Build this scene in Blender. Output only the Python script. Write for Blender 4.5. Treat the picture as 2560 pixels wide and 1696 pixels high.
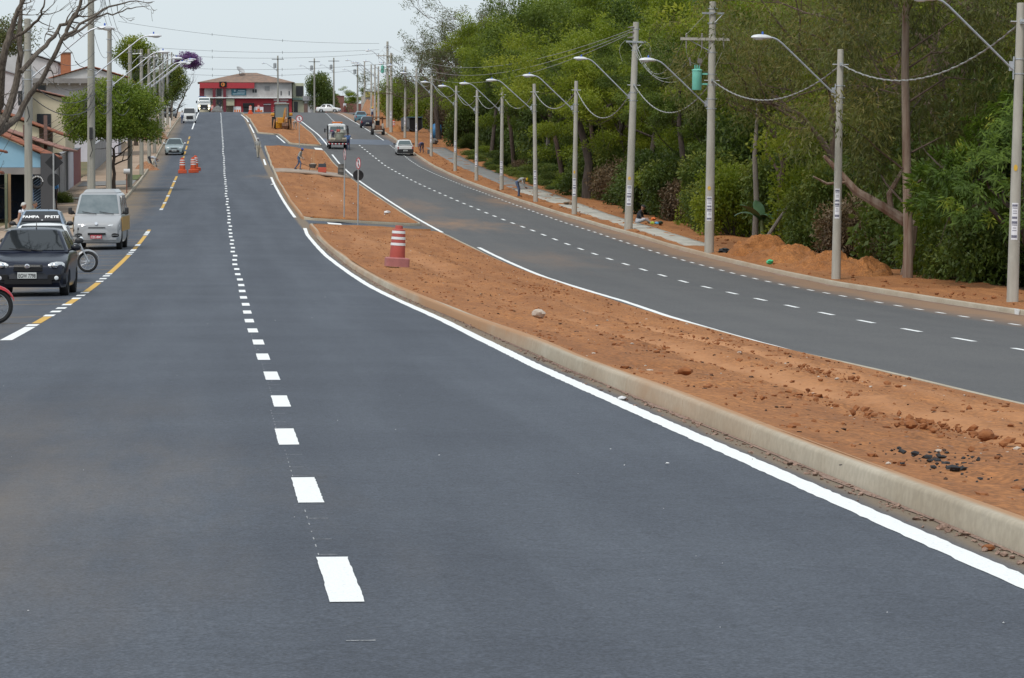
import bpy, bmesh, math, random
import numpy as np
from mathutils import Matrix, Vector
R = math.radians
for o in list(bpy.data.objects): bpy.data.objects.remove(o)
SC = bpy.context.scene
COL = SC.collection

# ---------------------------------------------------------------- camera, sky, sun, exposure
cd = bpy.data.cameras.new('camera'); cam = bpy.data.objects.new('camera', cd); COL.objects.link(cam)
cd.sensor_width = 36.0; cd.lens = 8500/2560*36.0; cd.clip_start = 0.5; cd.clip_end = 9000
cam.location = (-0.53, 0, 1.55)
cam.rotation_euler = (R(90-2.815), 0, -R(4.944))
SC.camera = cam
W = bpy.data.worlds.new('World'); SC.world = W; W.use_nodes = True
SUN_EL, SUN_AZ = 58.0, 215.0        # degrees; azimuth clockwise from +Y
wn = W.node_tree.nodes; wl = W.node_tree.links; wn.clear()
sky = wn.new('ShaderNodeTexSky'); sky.sky_type = 'NISHITA'; sky.sun_disc = False
sky.sun_elevation = R(SUN_EL); sky.sun_rotation = R(SUN_AZ)
sky.air_density = 1.0; sky.dust_density = 3.0; sky.ozone_density = 1.5
mixw = wn.new('ShaderNodeMix'); mixw.data_type = 'RGBA'; mixw.inputs[0].default_value = 0.72
cl = wn.new('ShaderNodeTexNoise'); cl.inputs['Scale'].default_value = 2.2; cl.inputs['Detail'].default_value = 5     # thin, faintly uneven cloud veil over the whole sky
tcw = wn.new('ShaderNodeTexCoord'); mpw = wn.new('ShaderNodeMapping'); mpw.inputs['Scale'].default_value = (1, 1, 3.5); wl.new(tcw.outputs['Generated'], mpw.inputs[0]); wl.new(mpw.outputs[0], cl.inputs['Vector'])
crw = wn.new('ShaderNodeValToRGB'); crw.color_ramp.elements[0].position = .3; crw.color_ramp.elements[1].position = .7
crw.color_ramp.elements[0].color = (.645, .725, .775, 1); crw.color_ramp.elements[1].color = (.715, .79, .83, 1)
wl.new(cl.outputs[0], crw.inputs[0]); vsc = wn.new('ShaderNodeVectorMath'); vsc.operation = 'SCALE'; vsc.inputs[3].default_value = 10.0; wl.new(crw.outputs[0], vsc.inputs[0]); wl.new(vsc.outputs[0], mixw.inputs[7])
bg = wn.new('ShaderNodeBackground'); bg.inputs[1].default_value = 0.1
wo = wn.new('ShaderNodeOutputWorld')
wl.new(sky.outputs[0], mixw.inputs[6]); wl.new(mixw.outputs[2], bg.inputs[0]); wl.new(bg.outputs[0], wo.inputs[0])
sd = bpy.data.lights.new('sun', 'SUN'); sun = bpy.data.objects.new('sun', sd); COL.objects.link(sun)
sd.energy = 1.5; sd.angle = R(14); sd.color = (1.0, 0.96, 0.9)
sun.rotation_euler = (R(90-SUN_EL), 0, R(180-SUN_AZ)); sun.location = (0, 0, 60)
SC.view_settings.view_transform = 'Standard'; SC.view_settings.look = 'None'
SC.view_settings.exposure = 0.38; SC.view_settings.gamma = 1.0
try: SC.view_settings.use_curve_mapping = False
except Exception: pass
SC.render.engine = 'CYCLES'

# ---------------------------------------------------------------- terrain function
KN = [(-80,1.27),(0,0),(20,-.312),(40,-.62),(60,-.92),(80,-1.11),(100,-1.17),(120,-1.13),(140,-.98),(160,-.70),(180,-.34),(200,.10),(220,.60),(240,1.11),(260,1.66),(280,2.28),(300,2.97),(320,3.72),(340,4.48),(360,5.24),(380,5.95),(400,6.6),(450,8.2),(500,9.75),(535,10.75),(570,11.5),(620,12.3),(700,13),(900,14.2),(4000,26)]
KX = np.array([k[0] for k in KN], float); KZ = np.array([k[1] for k in KN], float)
_dx = np.diff(KX); _sl = np.diff(KZ)/_dx
KM = np.empty(len(KX)); KM[0] = _sl[0]; KM[-1] = _sl[-1]
KM[1:-1] = (_sl[:-1]*_dx[1:]+_sl[1:]*_dx[:-1])/(_dx[:-1]+_dx[1:])
def zl(v):
    v = np.asarray(v, float)
    i = np.clip(np.searchsorted(KX, v)-1, 0, len(KX)-2); h = _dx[i]; t = (v-KX[i])/h
    return (2*t**3-3*t**2+1)*KZ[i]+(t**3-2*t*t+t)*h*KM[i]+(-2*t**3+3*t*t)*KZ[i+1]+(t**3-t*t)*h*KM[i+1]
CV = np.array([-80,60,110,140,165,200,300,370,450,600,4000], float)
CU = np.array([-60,-12,-5.7,0,3.4,10,14,19.3,23,40,80], float)
CT = np.array([[-.9,-.3,-.06,0,-.05,-.75,-.80,-.90,-.95,-1.6,-2.5],
[-.9,-.3,-.06,0,-.05,-.75,-.82,-.92,-.97,-1.6,-2.5],
[-.9,-.3,-.06,0,-.05,-.72,-.88,-1.02,-1.07,-1.8,-2.7],
[-.9,-.3,-.06,0,-.05,-.62,-.76,-.96,-1.0,-1.8,-2.7],
[-.9,-.3,-.06,0,-.05,-.57,-.66,-.86,-.9,-1.7,-2.6],
[-.9,-.3,-.06,0,-.05,-.57,-.66,-.86,-.9,-1.6,-2.5],
[-.9,-.3,-.06,0,-.06,-.72,-.86,-1.06,-1.1,-1.4,-2.2],
[-.9,-.3,-.06,0,-.05,-.38,-.45,-.56,-.6,-.8,-1.4],
[-.6,-.2,-.05,0,-.03,-.17,-.20,-.25,-.27,-.3,-.6],
[-.2,-.1,-.03,0,0,-.05,-.05,-.05,-.05,-.05,-.05],
[-.2,-.1,-.03,0,0,-.05,-.05,-.05,-.05,-.05,-.05]])
def gz(u, v):
    u = np.asarray(u, float); v = np.asarray(v, float)
    i = np.clip(np.searchsorted(CV, v)-1, 0, len(CV)-2); tv = np.clip((v-CV[i])/(CV[i+1]-CV[i]), 0, 1)
    uu = np.clip(u, CU[0], CU[-1])
    j = np.clip(np.searchsorted(CU, uu)-1, 0, len(CU)-2); tu = np.clip((uu-CU[j])/(CU[j+1]-CU[j]), 0, 1)
    a = CT[i, j]*(1-tu)+CT[i, j+1]*tu; b = CT[i+1, j]*(1-tu)+CT[i+1, j+1]*tu
    return zl(v)+a*(1-tv)+b*tv
def G(u, v): return float(gz(u, v))
def slope(u, v): return math.atan((G(u, v+2)-G(u, v-2))/4)
rng = np.random.default_rng(7); random.seed(7)
# smooth value noise in 2D for shaping soil
_NT = rng.random((257, 257))
def vnoise(x, y):
    x = np.asarray(x, float); y = np.asarray(y, float)
    xi = np.floor(x).astype(int); yi = np.floor(y).astype(int); fx = x-xi; fy = y-yi
    fx = fx*fx*(3-2*fx); fy = fy*fy*(3-2*fy)
    a = _NT[xi % 256, yi % 256]; b = _NT[(xi+1) % 256, yi % 256]; c = _NT[xi % 256, (yi+1) % 256]; d = _NT[(xi+1) % 256, (yi+1) % 256]
    return (a*(1-fx)+b*fx)*(1-fy)+(c*(1-fx)+d*fx)*fy-0.5

# ---------------------------------------------------------------- materials
MATS = {}
def mat(name, col, rough=0.7, col2=None, scale=6.0, detail=4.0, bump=0.0, bscale=None, metal=0.0, spec=0.5, coat=0.0, trans=0.0, coords='Object', stretch=None, lo=0.35, hi=0.65, emit=None):
    if name in MATS: return MATS[name]
    m = bpy.data.materials.new(name); m.use_nodes = True; MATS[name] = m
    n = m.node_tree.nodes; l = m.node_tree.links; n.clear()
    out = n.new('ShaderNodeOutputMaterial'); p = n.new('ShaderNodeBsdfPrincipled')
    p.inputs['Base Color'].default_value = (*col, 1); p.inputs['Roughness'].default_value = rough
    p.inputs['Metallic'].default_value = metal; p.inputs['Specular IOR Level'].default_value = spec
    if coat: p.inputs['Coat Weight'].default_value = coat; p.inputs['Coat Roughness'].default_value = 0.05
    if emit: p.inputs['Emission Color'].default_value = (*emit[0], 1); p.inputs['Emission Strength'].default_value = emit[1]
    if col2 is not None or bump:
        if coords == 'World':
            g = n.new('ShaderNodeNewGeometry'); src = g.outputs['Position']
        else:
            t = n.new('ShaderNodeTexCoord'); src = t.outputs[coords]
        if stretch:
            mp = n.new('ShaderNodeMapping'); mp.inputs['Scale'].default_value = stretch
            l.new(src, mp.inputs[0]); src = mp.outputs[0]
    if col2 is not None:
        nz = n.new('ShaderNodeTexNoise'); nz.inputs['Scale'].default_value = scale; nz.inputs['Detail'].default_value = detail
        nz.inputs['Roughness'].default_value = 0.65
        l.new(src, nz.inputs['Vector'])
        r = n.new('ShaderNodeValToRGB'); r.color_ramp.elements[0].position = lo; r.color_ramp.elements[1].position = hi
        r.color_ramp.elements[0].color = (*col, 1); r.color_ramp.elements[1].color = (*col2, 1)
        l.new(nz.outputs[0], r.inputs[0]); l.new(r.outputs[0], p.inputs['Base Color'])
    if bump:
        nb = n.new('ShaderNodeTexNoise'); nb.inputs['Scale'].default_value = bscale or scale*3; nb.inputs['Detail'].default_value = 5
        l.new(src, nb.inputs['Vector'])
        b = n.new('ShaderNodeBump'); b.inputs['Strength'].default_value = bump; b.inputs['Distance'].default_value = 0.02
        l.new(nb.outputs[0], b.inputs['Height']); l.new(b.outputs[0], p.inputs['Normal'])
    l.new(p.outputs[0], out.inputs[0])
    return m
def nodes_of(name):
    m = bpy.data.materials.new(name); m.use_nodes = True; MATS[name] = m
    n = m.node_tree.nodes; n.clear()
    return m, n, m.node_tree.links

# ---------------------------------------------------------------- mesh builder
class MB:
    def __init__(s): s.v = []; s.f = []; s.m = []
    def add(s, vs, fs, mat=0, M=None):
        o = len(s.v)
        if M is not None: vs = [M @ Vector(p) for p in vs]
        s.v.extend([tuple(p) for p in vs]); s.f.extend([tuple(o+i for i in f) for f in fs]); s.m.extend([mat]*len(fs)); return s
    def box(s, c, d, mat=0, M=None):
        x, y, z = c; a, b, e = d[0]/2, d[1]/2, d[2]/2
        vs = [(x+i*a, y+j*b, z+k*e) for k in (-1, 1) for j in (-1, 1) for i in (-1, 1)]
        return s.add(vs, [(0,2,3,1),(4,5,7,6),(0,1,5,4),(2,6,7,3),(0,4,6,2),(1,3,7,5)], mat, M)
    def loft(s, rings, mat=0, caps=True, closed=True, M=None):
        n = len(rings[0]); vs = [p for r in rings for p in r]; fs = []
        for i in range(len(rings)-1):
            for j in range(n if closed else n-1):
                k = (j+1) % n; fs.append((i*n+j, i*n+k, (i+1)*n+k, (i+1)*n+j))
        if caps and closed: fs.append(tuple(reversed(range(n)))); fs.append(tuple((len(rings)-1)*n+j for j in range(n)))
        return s.add(vs, fs, mat, M)
    def tube(s, pts, rad, n=8, mat=0, caps=True, M=None):
        pts = [Vector(p) for p in pts]
        if not hasattr(rad, '__len__'): rad = [rad]*len(pts)
        t0 = (pts[1]-pts[0]).normalized(); up = Vector((0,0,1)) if abs(t0.z) < 0.9 else Vector((0,1,0))
        x = t0.cross(up).normalized(); rings = []
        for i, p in enumerate(pts):
            t = (pts[min(i+1, len(pts)-1)]-pts[max(i-1, 0)])
            if t.length < 1e-9: t = t0
            t.normalize(); x = (x-t*x.dot(t))
            if x.length < 1e-6: x = t.orthogonal()
            x.normalize(); y = t.cross(x)
            rings.append([tuple(p+(x*math.cos(2*math.pi*k/n)+y*math.sin(2*math.pi*k/n))*rad[i]) for k in range(n)])
        return s.loft(rings, mat, caps, True, M)
    def lathe(s, prof, n=16, mat=0, M=None, caps=True):
        rings = [[(r*math.cos(2*math.pi*k/n), r*math.sin(2*math.pi*k/n), z) for k in range(n)] for r, z in prof]
        return s.loft(rings, mat, caps, True, M)
    def ball(s, c, r, nu=12, nv=8, mat=0, M=None):
        if not hasattr(r, '__len__'): r = (r, r, r)
        rings = []
        for i in range(nv+1):
            a = -math.pi/2+math.pi*(i+0.0)/nv; a = max(-1.5, min(1.5, a))
            rings.append([(c[0]+r[0]*math.cos(a)*math.cos(2*math.pi*k/nu), c[1]+r[1]*math.cos(a)*math.sin(2*math.pi*k/nu), c[2]+r[2]*math.sin(a)) for k in range(nu)])
        return s.loft(rings, mat, True, True, M)
    def slab(s, quad, th, mat=0, M=None):          # thin plate grown from a quad along its normal
        q = [Vector(p) for p in quad]; nrm = (q[1]-q[0]).cross(q[3]-q[0]).normalized()*th
        vs = q+[p+nrm for p in q]
        return s.add([tuple(p) for p in vs], [(3,2,1,0),(4,5,6,7),(0,1,5,4),(1,2,6,5),(2,3,7,6),(3,0,4,7)], mat, M)
    def poly(s, pts, th, mat=0, M=None):           # prism: pts in XZ plane, thickness along Y
        n = len(pts); a = [(p[0], 0, p[1]) for p in pts]; b = [(p[0], th, p[1]) for p in pts]
        return s.add(a+b, [tuple(range(n)), tuple(n+i for i in reversed(range(n)))]+[(i, n+i, n+(i+1) % n, (i+1) % n) for i in range(n)], mat, M)
    def mesh(s, name, mats, smooth=35):
        me = bpy.data.meshes.new(name); me.from_pydata(s.v, [], s.f)
        for m in (mats if isinstance(mats, (list, tuple)) else [mats]): me.materials.append(m)
        me.polygons.foreach_set('material_index', s.m)
        if smooth:
            me.polygons.foreach_set('use_smooth', [True]*len(s.f)); me.update(); me.set_sharp_from_angle(angle=R(smooth))
        me.update(); return me
    def build(s, name, mats, parent=None, loc=(0,0,0), rot=(0,0,0), smooth=35, bevel=0):
        o = bpy.data.objects.new(name, s.mesh(name, mats, smooth)); COL.objects.link(o)
        o.location = loc; o.rotation_euler = rot
        if parent: o.parent = parent
        if bevel:
            b = o.modifiers.new('bevel', 'BEVEL'); b.width = bevel; b.segments = 2; b.limit_method = 'ANGLE'; b.angle_limit = R(40)
        return o
def tag(o, label=None, cat=None, group=None, kind=None):
    if label: o['label'] = label
    if cat: o['category'] = cat
    if group: o['group'] = group
    if kind: o['kind'] = kind
    return o
def thing(name, label, cat, loc=(0,0,0), rotz=0.0, group=None, rotx=0.0, roty=0.0):
    o = bpy.data.objects.new(name, None); COL.objects.link(o); o.location = loc; o.rotation_euler = (rotx, roty, rotz)
    o.empty_display_size = 0.2
    return tag(o, label, cat, group)
def kids(o): return [c for c in bpy.data.objects if c.parent == o]
def copy_tree(o, parent=None):
    c = o.copy(); COL.objects.link(c); c.parent = parent
    for ch in CH.get(o.name, kids(o)): copy_tree(ch, c)
    return c
CH = {}
def link_mesh(name, me, parent=None, loc=(0,0,0), rot=(0,0,0)):
    o = bpy.data.objects.new(name, me); COL.objects.link(o); o.location = loc; o.rotation_euler = rot
    if parent: o.parent = parent
    return o
def text_obj(name, s, size, m, parent, loc, rot, bold=0.0, sx=1.0):
    c = bpy.data.curves.new(name, 'FONT'); c.body = s; c.size = size; c.align_x = 'CENTER'; c.align_y = 'CENTER'; c.offset = bold; c.extrude = 0.001
    t = bpy.data.objects.new(name, c); COL.objects.link(t)
    bpy.context.view_layer.update()
    me = bpy.data.meshes.new_from_object(t.evaluated_get(bpy.context.evaluated_depsgraph_get())); bpy.data.objects.remove(t); bpy.data.curves.remove(c)
    me.materials.clear(); me.materials.append(m)
    o = link_mesh(name, me, parent, loc, rot); o.scale = (sx, 1, 1); return o
# ================================================================ the setting
def stain_mat(name, c1, c2, rough, stains, edges, dust, grain=60.0, bump=0.35, streak=(0.9, 0.03, 1), gc=0.75):
    m, n, l = nodes_of(name)
    out = n.new('ShaderNodeOutputMaterial'); p = n.new('ShaderNodeBsdfPrincipled')
    p.inputs['Roughness'].default_value = rough; p.inputs['Specular IOR Level'].default_value = 0.4
    g = n.new('ShaderNodeNewGeometry'); pos = g.outputs['Position']
    def noise(scale, detail=4, st=None, rgh=0.6):
        src = pos
        if st:
            mp = n.new('ShaderNodeMapping'); mp.inputs['Scale'].default_value = st; l.new(pos, mp.inputs[0]); src = mp.outputs[0]
        z = n.new('ShaderNodeTexNoise'); z.inputs['Scale'].default_value = scale; z.inputs['Detail'].default_value = detail; z.inputs['Roughness'].default_value = rgh
        l.new(src, z.inputs['Vector']); return z.outputs[0]
    def ramp(src, a, b, ca, cb):
        r = n.new('ShaderNodeValToRGB'); e = r.color_ramp.elements; e[0].position = a; e[1].position = b; e[0].color = (*ca, 1); e[1].color = (*cb, 1)
        l.new(src, r.inputs[0]); return r.outputs[0]
    def mix(f, a, b, mode='MIX'):
        x = n.new('ShaderNodeMix'); x.data_type = 'RGBA'; x.blend_type = mode
        if isinstance(f, float): x.inputs[0].default_value = f
        else: l.new(f, x.inputs[0])
        for s_, i in ((a, 6), (b, 7)):
            if isinstance(s_, tuple): x.inputs[i].default_value = (*s_, 1)
            else: l.new(s_, x.inputs[i])
        return x.outputs[2]
    def math_(op, a, b=0.0, clamp=False):
        x = n.new('ShaderNodeMath'); x.operation = op; x.use_clamp = clamp
        for s_, i in ((a, 0), (b, 1)):
            if isinstance(s_, float): x.inputs[i].default_value = s_
            else: l.new(s_, x.inputs[i])
        return x.outputs[0]
    c = ramp(noise(1.0, 5, streak), 0.38, 0.63, c1, c2)
    c = mix(0.5, c, ramp(noise(0.35, 5), 0.3, 0.7, c1, c2))
    c = mix(gc, c, ramp(noise(grain, 3), 0.40, 0.62, (0.58,)*3, (1.42,)*3), 'MULTIPLY')
    c = mix(gc*.8, c, ramp(noise(grain*0.22, 4), 0.36, 0.66, (0.80,)*3, (1.20,)*3), 'MULTIPLY')
    spk = ramp(noise(grain*0.45, 1), 0.70, 0.76, (0,)*3, (1,)*3)
    c = mix(math_('MULTIPLY', spk, 0.45*gc), c, (0.16, 0.16, 0.165))
    pn = noise(0.8, 7, (1.3, .22, 1), .7)
    for (u0, v0, ru, rv, k) in stains:
        mp = n.new('ShaderNodeMapping'); mp.vector_type = 'TEXTURE'; mp.inputs['Location'].default_value = (u0, v0, 0); mp.inputs['Scale'].default_value = (ru, rv, 1e6)
        l.new(pos, mp.inputs[0]); ln = n.new('ShaderNodeVectorMath'); ln.operation = 'LENGTH'; l.new(mp.outputs[0], ln.inputs[0])
        f = math_('SUBTRACT', 1.0, ln.outputs['Value'], True); f = math_('ADD', f, math_('MULTIPLY', math_('SUBTRACT', pn, 0.58), 2.6)); f = math_('MULTIPLY', math_('MULTIPLY', f, math_('SUBTRACT', 1.15, ln.outputs['Value'], True), True), k*0.75, True)
        c = mix(f, c, dust)
    if edges:
        sx = n.new('ShaderNodeSeparateXYZ'); l.new(pos, sx.inputs[0])
        for (u0, w, k) in edges:
            f = math_('ABSOLUTE', math_('SUBTRACT', sx.outputs[0], u0)); f = math_('SUBTRACT', 1.0, math_('DIVIDE', f, w), True)
            f = math_('MULTIPLY', math_('MULTIPLY', f, noise(1.1, 6, (1, .3, 1))), k*2.2, True); c = mix(f, c, dust)
    l.new(c, p.inputs['Base Color'])
    b = n.new('ShaderNodeBump'); b.inputs['Strength'].default_value = bump; b.inputs['Distance'].default_value = 0.01
    l.new(noise(grain*0.8, 3), b.inputs['Height']); l.new(b.outputs[0], p.inputs['Normal'])
    l.new(p.outputs[0], out.inputs[0]); return m

M_ASPH = stain_mat('asphalt_fresh', (0.046, 0.053, 0.069), (0.080, 0.091, 0.111), 0.78,
    [(-2.4, 18, 3.6, 10, .55), (-2.6, 26, 3.4, 12, .35), (-4.6, 52, 1.8, 20, .6), (-4.9, 180, 1.6, 45, 1.2), (3.0, 245, 2.6, 10, 1.0)], [(-5.75, 1.3, 1.0), (3.40, .30, 2.2)], (0.18, 0.135, 0.09), bump=.8)
M_ASPR = stain_mat('asphalt_worn', (0.078, 0.077, 0.078), (0.103, 0.101, 0.099), 0.8,
    [(11.5, 172, 4.5, 16, 1.3), (11.0, 200, 3.0, 26, .8), (17.5, 215, 3.0, 24, 1.1), (12, 130, 4, 20, .5), (13, 380, 4, 25, .5)], [(19.2, 1.6, 1.2)], (0.24, 0.145, 0.085))
M_SOIL = stain_mat('red_earth', (0.225, 0.083, 0.022), (0.37, 0.153, 0.047), 0.95,
    [(5.6, 45, .55, 45, 1.5), (7.2, 60, .6, 60, 1.5), (6.0, 110, 1.0, 40, 1.1), (5.0, 130, 1.6, 30, .9), (6, 200, 2, 30, 1.0), (7, 260, 2, 40, .9)], [], (0.44, 0.205, 0.085), grain=22.0, bump=1.0, streak=(2.2, 0.10, 1))
M_SOILP = stain_mat('pale_earth', (0.28, 0.135, 0.07), (0.36, 0.19, 0.105), 0.95, [], [], (0.3, 0.2, 0.1), grain=25.0, bump=0.9)
M_GRAV = stain_mat('gutter_dust', (0.17, 0.11, 0.085), (0.32, 0.215, 0.165), 0.95, [], [], (0.3, 0.2, 0.1), grain=34.0, bump=1.0)
M_KERB = stain_mat('kerb_concrete', (0.33, 0.275, 0.20), (0.45, 0.40, 0.315), 0.9, [(3.4, 30, .6, 9, .9), (3.4, 58, .6, 12, 1.0), (3.4, 95, .6, 18, 1.0), (3.4, 120, .6, 16, .8), (19, 130, 1.5, 60, .9)], [(3.49, .10, 1.7)], (0.36, 0.20, 0.10), grain=16.0, bump=0.2, streak=(.7, 0.5, 1.5), gc=.16)
M_CONC = mat('walk_concrete', (0.33, 0.31, 0.265), 0.9, (0.45, 0.425, 0.37), 0.7, 6, 0.2, 18, coords='World')
M_CONCD = mat('walk_concrete_damp', (0.16, 0.155, 0.145), 0.85, (0.215, 0.21, 0.2), 0.7, 5, 0.2, 18, coords='World')
M_WALKL = mat('old_pavement', (0.27, 0.185, 0.125), 0.92, (0.37, 0.275, 0.195), 0.35, 6, 0.3, 9, coords='World')
M_FLOOR = mat('forest_litter', (0.05, 0.035, 0.02), 0.95, (0.14, 0.085, 0.045), 0.6, 6, 0.8, 5, coords='World')
M_LAND = mat('dry_grass_land', (0.11, 0.105, 0.045), 0.95, (0.2, 0.15, 0.075), 0.12, 6, 0.5, 2, coords='World')
M_PAINT = mat('white_road_paint', (0.79, 0.80, 0.79), 0.8, (0.42, 0.43, 0.43), 38, 8, 0.5, 70, coords='World', lo=.56, hi=.80)
M_PRE = mat('faint_paint', (0.42, 0.43, 0.44), 0.85, (0.12, 0.125, 0.13), 60, 6, coords='World', lo=.42, hi=.6)
M_YEL = mat('yellow_road_paint', (0.62, 0.36, 0.05), 0.75, (0.50, 0.30, 0.06), 5, 6, 0.1, 60, coords='World')
M_WET = mat('wet_asphalt', (0.045, 0.056, 0.08), 0.55, (0.085, 0.10, 0.135), 0.8, 5, 0.1, 30, coords='World')

def sheet(name, us, vs, m, dz=0.0, zf=None, kind='structure', parent=None):
    UU, VV = np.meshgrid(us, vs); Z = gz(UU, VV)+dz
    if zf is not None: Z = Z+zf(UU, VV)
    nv, nu = UU.shape
    me = bpy.data.meshes.new(name); me.from_pydata(np.stack([UU, VV, Z], -1).reshape(-1, 3).tolist(), [], [(i*nu+j, i*nu+j+1, (i+1)*nu+j+1, (i+1)*nu+j) for i in range(nv-1) for j in range(nu-1)])
    me.materials.append(m); me.polygons.foreach_set('use_smooth', [True]*len(me.polygons)); me.update()
    o = link_mesh(name, me, parent)
    if kind: o['kind'] = kind
    return o
def band(name, fl, fr, vs, m, dz, nu=2, zf=None, parent=None, kind=None):
    rows = []
    for v in vs:
        a, b = fl(v), fr(v)
        rows.append([(a+(b-a)*k/(nu-1), v) for k in range(nu)])
    P = np.array(rows); Z = gz(P[..., 0], P[..., 1])+dz
    if zf is not None: Z = Z+zf(P[..., 0], P[..., 1], np.linspace(0, 1, nu)[None, :])
    nv = len(vs)
    me = bpy.data.meshes.new(name); me.from_pydata(np.concatenate([P, Z[..., None]], -1).reshape(-1, 3).tolist(), [], [(i*nu+j, i*nu+j+1, (i+1)*nu+j+1, (i+1)*nu+j) for i in range(nv-1) for j in range(nu-1)])
    me.materials.append(m); me.polygons.foreach_set('use_smooth', [True]*len(me.polygons)); me.update()
    o = link_mesh(name, me, parent)
    if kind: o['kind'] = kind
    return o
ip = lambda xs, ys: (lambda v: float(np.interp(v, xs, ys)))
UKR = ip([0,80,100,135,160,190,230,300,345,400,475,560,700], [20.2,20.1,19.7,19.5,19.4,19.0,18.6,18.5,18.35,18.9,21.0,22.2,24])     # right kerb
UKL = ip([0,700], [-5.75,-5.75])
VS = np.concatenate([np.arange(-30, 120, 2.0), np.arange(120, 400, 2.5), np.arange(400, 720, 4)])

# one big land sheet to the horizon, dropped under the built strips
gu = np.concatenate([[-3000,-1500,-700,-350,-200,-120,-80], np.arange(-60, 81, 7), [100,140,220,400,800,1600,3000]])
gv = np.concatenate([[-400,-150,-80,-40], np.arange(-20, 720, 8), [740,780,840,900,1000,1300,1800,2600,4000]])
def landz(u, v):
    d = np.where((u > -13) & (u < 60) & (v < 700), -0.30, -0.06)
    return d+np.clip((np.abs(u)-90)/600, 0, 1)*vnoise(u/90, v/90)*16
sheet('ground', gu, gv, M_LAND, 0, landz)
road_l = sheet('road', np.array([-5.8,-4.5,-3,-1.5,0,1.7,3.4,5,6.6]), VS, M_ASPH)
rv = VS[VS < 716]
cols = [6.6, 8.3, 10.0, 12.0, 14.0, 16.5, 18.0]
rows_ = [[(c, v) for c in cols]+[(UKR(v)+.05, v)] for v in rv]; PR = np.array(rows_); ZR = gz(PR[..., 0], PR[..., 1]); nR = len(cols)+1
me_ = bpy.data.meshes.new('road'); me_.from_pydata(np.concatenate([PR, ZR[..., None]], -1).reshape(-1, 3).tolist(), [], [(i*nR+j, i*nR+j+1, (i+1)*nR+j+1, (i+1)*nR+j) for i in range(len(rv)-1) for j in range(nR-1)])
me_.materials.append(M_ASPR); me_.polygons.foreach_set('use_smooth', [True]*len(me_.polygons)); me_.update(); road_r = link_mesh('road', me_); road_r['kind'] = 'structure'
# cross street behind the crest
band('road', lambda v: -40.0, lambda v: 45.0, np.arange(556, 632, 4), M_ASPR, 0.012, 12, kind='structure')

# ---- median islands
def rounded(poly, r):
    out = []; n = len(poly)
    for i in range(n):
        p = Vector(poly[i]); a = Vector(poly[i-1]); b = Vector(poly[(i+1) % n]); rr = min(r, (a-p).length*.45, (b-p).length*.45)
        p0 = p+(a-p).normalized()*rr; p1 = p+(b-p).normalized()*rr
        for t in (0, .25, .5, .75, 1): out.append(p0*(1-t)**2+p*2*t*(1-t)+p1*t*t)
    res = []
    for i in range(len(out)):
        a = out[i]; b = out[(i+1) % len(out)]; k = max(1, int((b-a).length/1.2))
        res += [a+(b-a)*j/k for j in range(k)]
    return res
def sweep(path, prof, closed, base=0.0, wob=0.0):
    rings = []; n = len(path)
    for i, p in enumerate(path):
        a = path[i-1] if (i or closed) else path[i]; b = path[(i+1) % n] if (i < n-1 or closed) else path[i]
        t = (Vector(b)-Vector(a)).normalized(); nr = Vector((t.y, -t.x))
        w = vnoise(p[0]*.07+p[1]*.09, p[1]*.07)*wob; w2 = vnoise(p[0]*.05+5, p[1]*.12+9)*wob*2.2
        z0 = G(p[0], p[1])+base
        rings.append([(p[0]+nr.x*(d+w2*.7), p[1]+nr.y*(d+w2*.7), z0+h+(w if h > 0 else 0)) for d, h in prof])
    if closed: rings.append(rings[0])
    out_ = []; acc = 0.0; nxt = 3.0
    for i, r_ in enumerate(rings):
        out_.append(r_)
        if i < len(rings)-1:
            a = Vector(r_[0]); b = Vector(rings[i+1][0]); acc += (b-a).length
            if acc > nxt and (b-a).length > .3:
                acc = 0; nxt = random.choice((3.0, 5.0, 6.0, 9.0)); n2 = rings[i+1]; L_ = (b-a).length
                for f, ins in ((.5-.012/L_, 0), (.5-.008/L_, .03), (.5+.008/L_, .03), (.5+.012/L_, 0)):
                    q = [tuple(np.array(p)*(1-f)+np.array(q_)*f) for p, q_ in zip(r_, n2)]; c = np.mean(np.array(q), 0)
                    out_.append([tuple(np.array(p)+(c-np.array(p))*(ins/.09)*.6) for p in q])
    rings = out_
    mb = MB()
    mb.loft(rings, 0, False, False)
    return mb
KP = [(0,-.06),(.022,.115),(.034,.136),(.055,.143),(.135,.143),(.14,.05)]
def island(poly, r, rows_near):
    pth = rounded(poly, r)
    k = sweep(pth, KP, True, 0, .05).build('kerb', M_KERB, smooth=50); k['kind'] = 'structure'
    v0 = min(p[1] for p in pth)+.03; v1 = max(p[1] for p in pth)-.03
    vs = []; v = v0
    while v < v1: vs.append(v); v += .3 if v < 60 else (.6 if v < 120 else (1.0 if v < 200 else 2.0))
    vs.append(v1)
    def lim(v):
        xs = []
        for i in range(len(pth)):
            a = pth[i]; b = pth[(i+1) % len(pth)]
            if (a[1]-v)*(b[1]-v) <= 0 and a[1] != b[1]: xs.append(a[0]+(b[0]-a[0])*(v-a[1])/(b[1]-a[1]))
        return (min(xs), max(xs)) if xs else (pth[0][0], pth[0][0])
    def zf(U, V, s):
        e = np.clip(np.minimum(s, 1-s)*6, 0, 1)
        n_ = vnoise(U*.9, V*.5)*.10+vnoise(U*2.3+3, V*1.9)*.06+vnoise(U*6, V*5+7)*.035
        hump = .07*np.sin(np.pi*s)-.05*s-.08*np.exp(-((s-.40)/.06)**2)-.08*np.exp(-((s-.68)/.06)**2)+.03*np.exp(-((s-.54)/.05)**2)
        return e*(n_+hump)
    o = band('median_soil', lambda v: lim(v)[0]+.12, lambda v: lim(v)[1]-.12, vs, M_SOIL, .14, 34, zf, kind='structure')
    return pth
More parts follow.
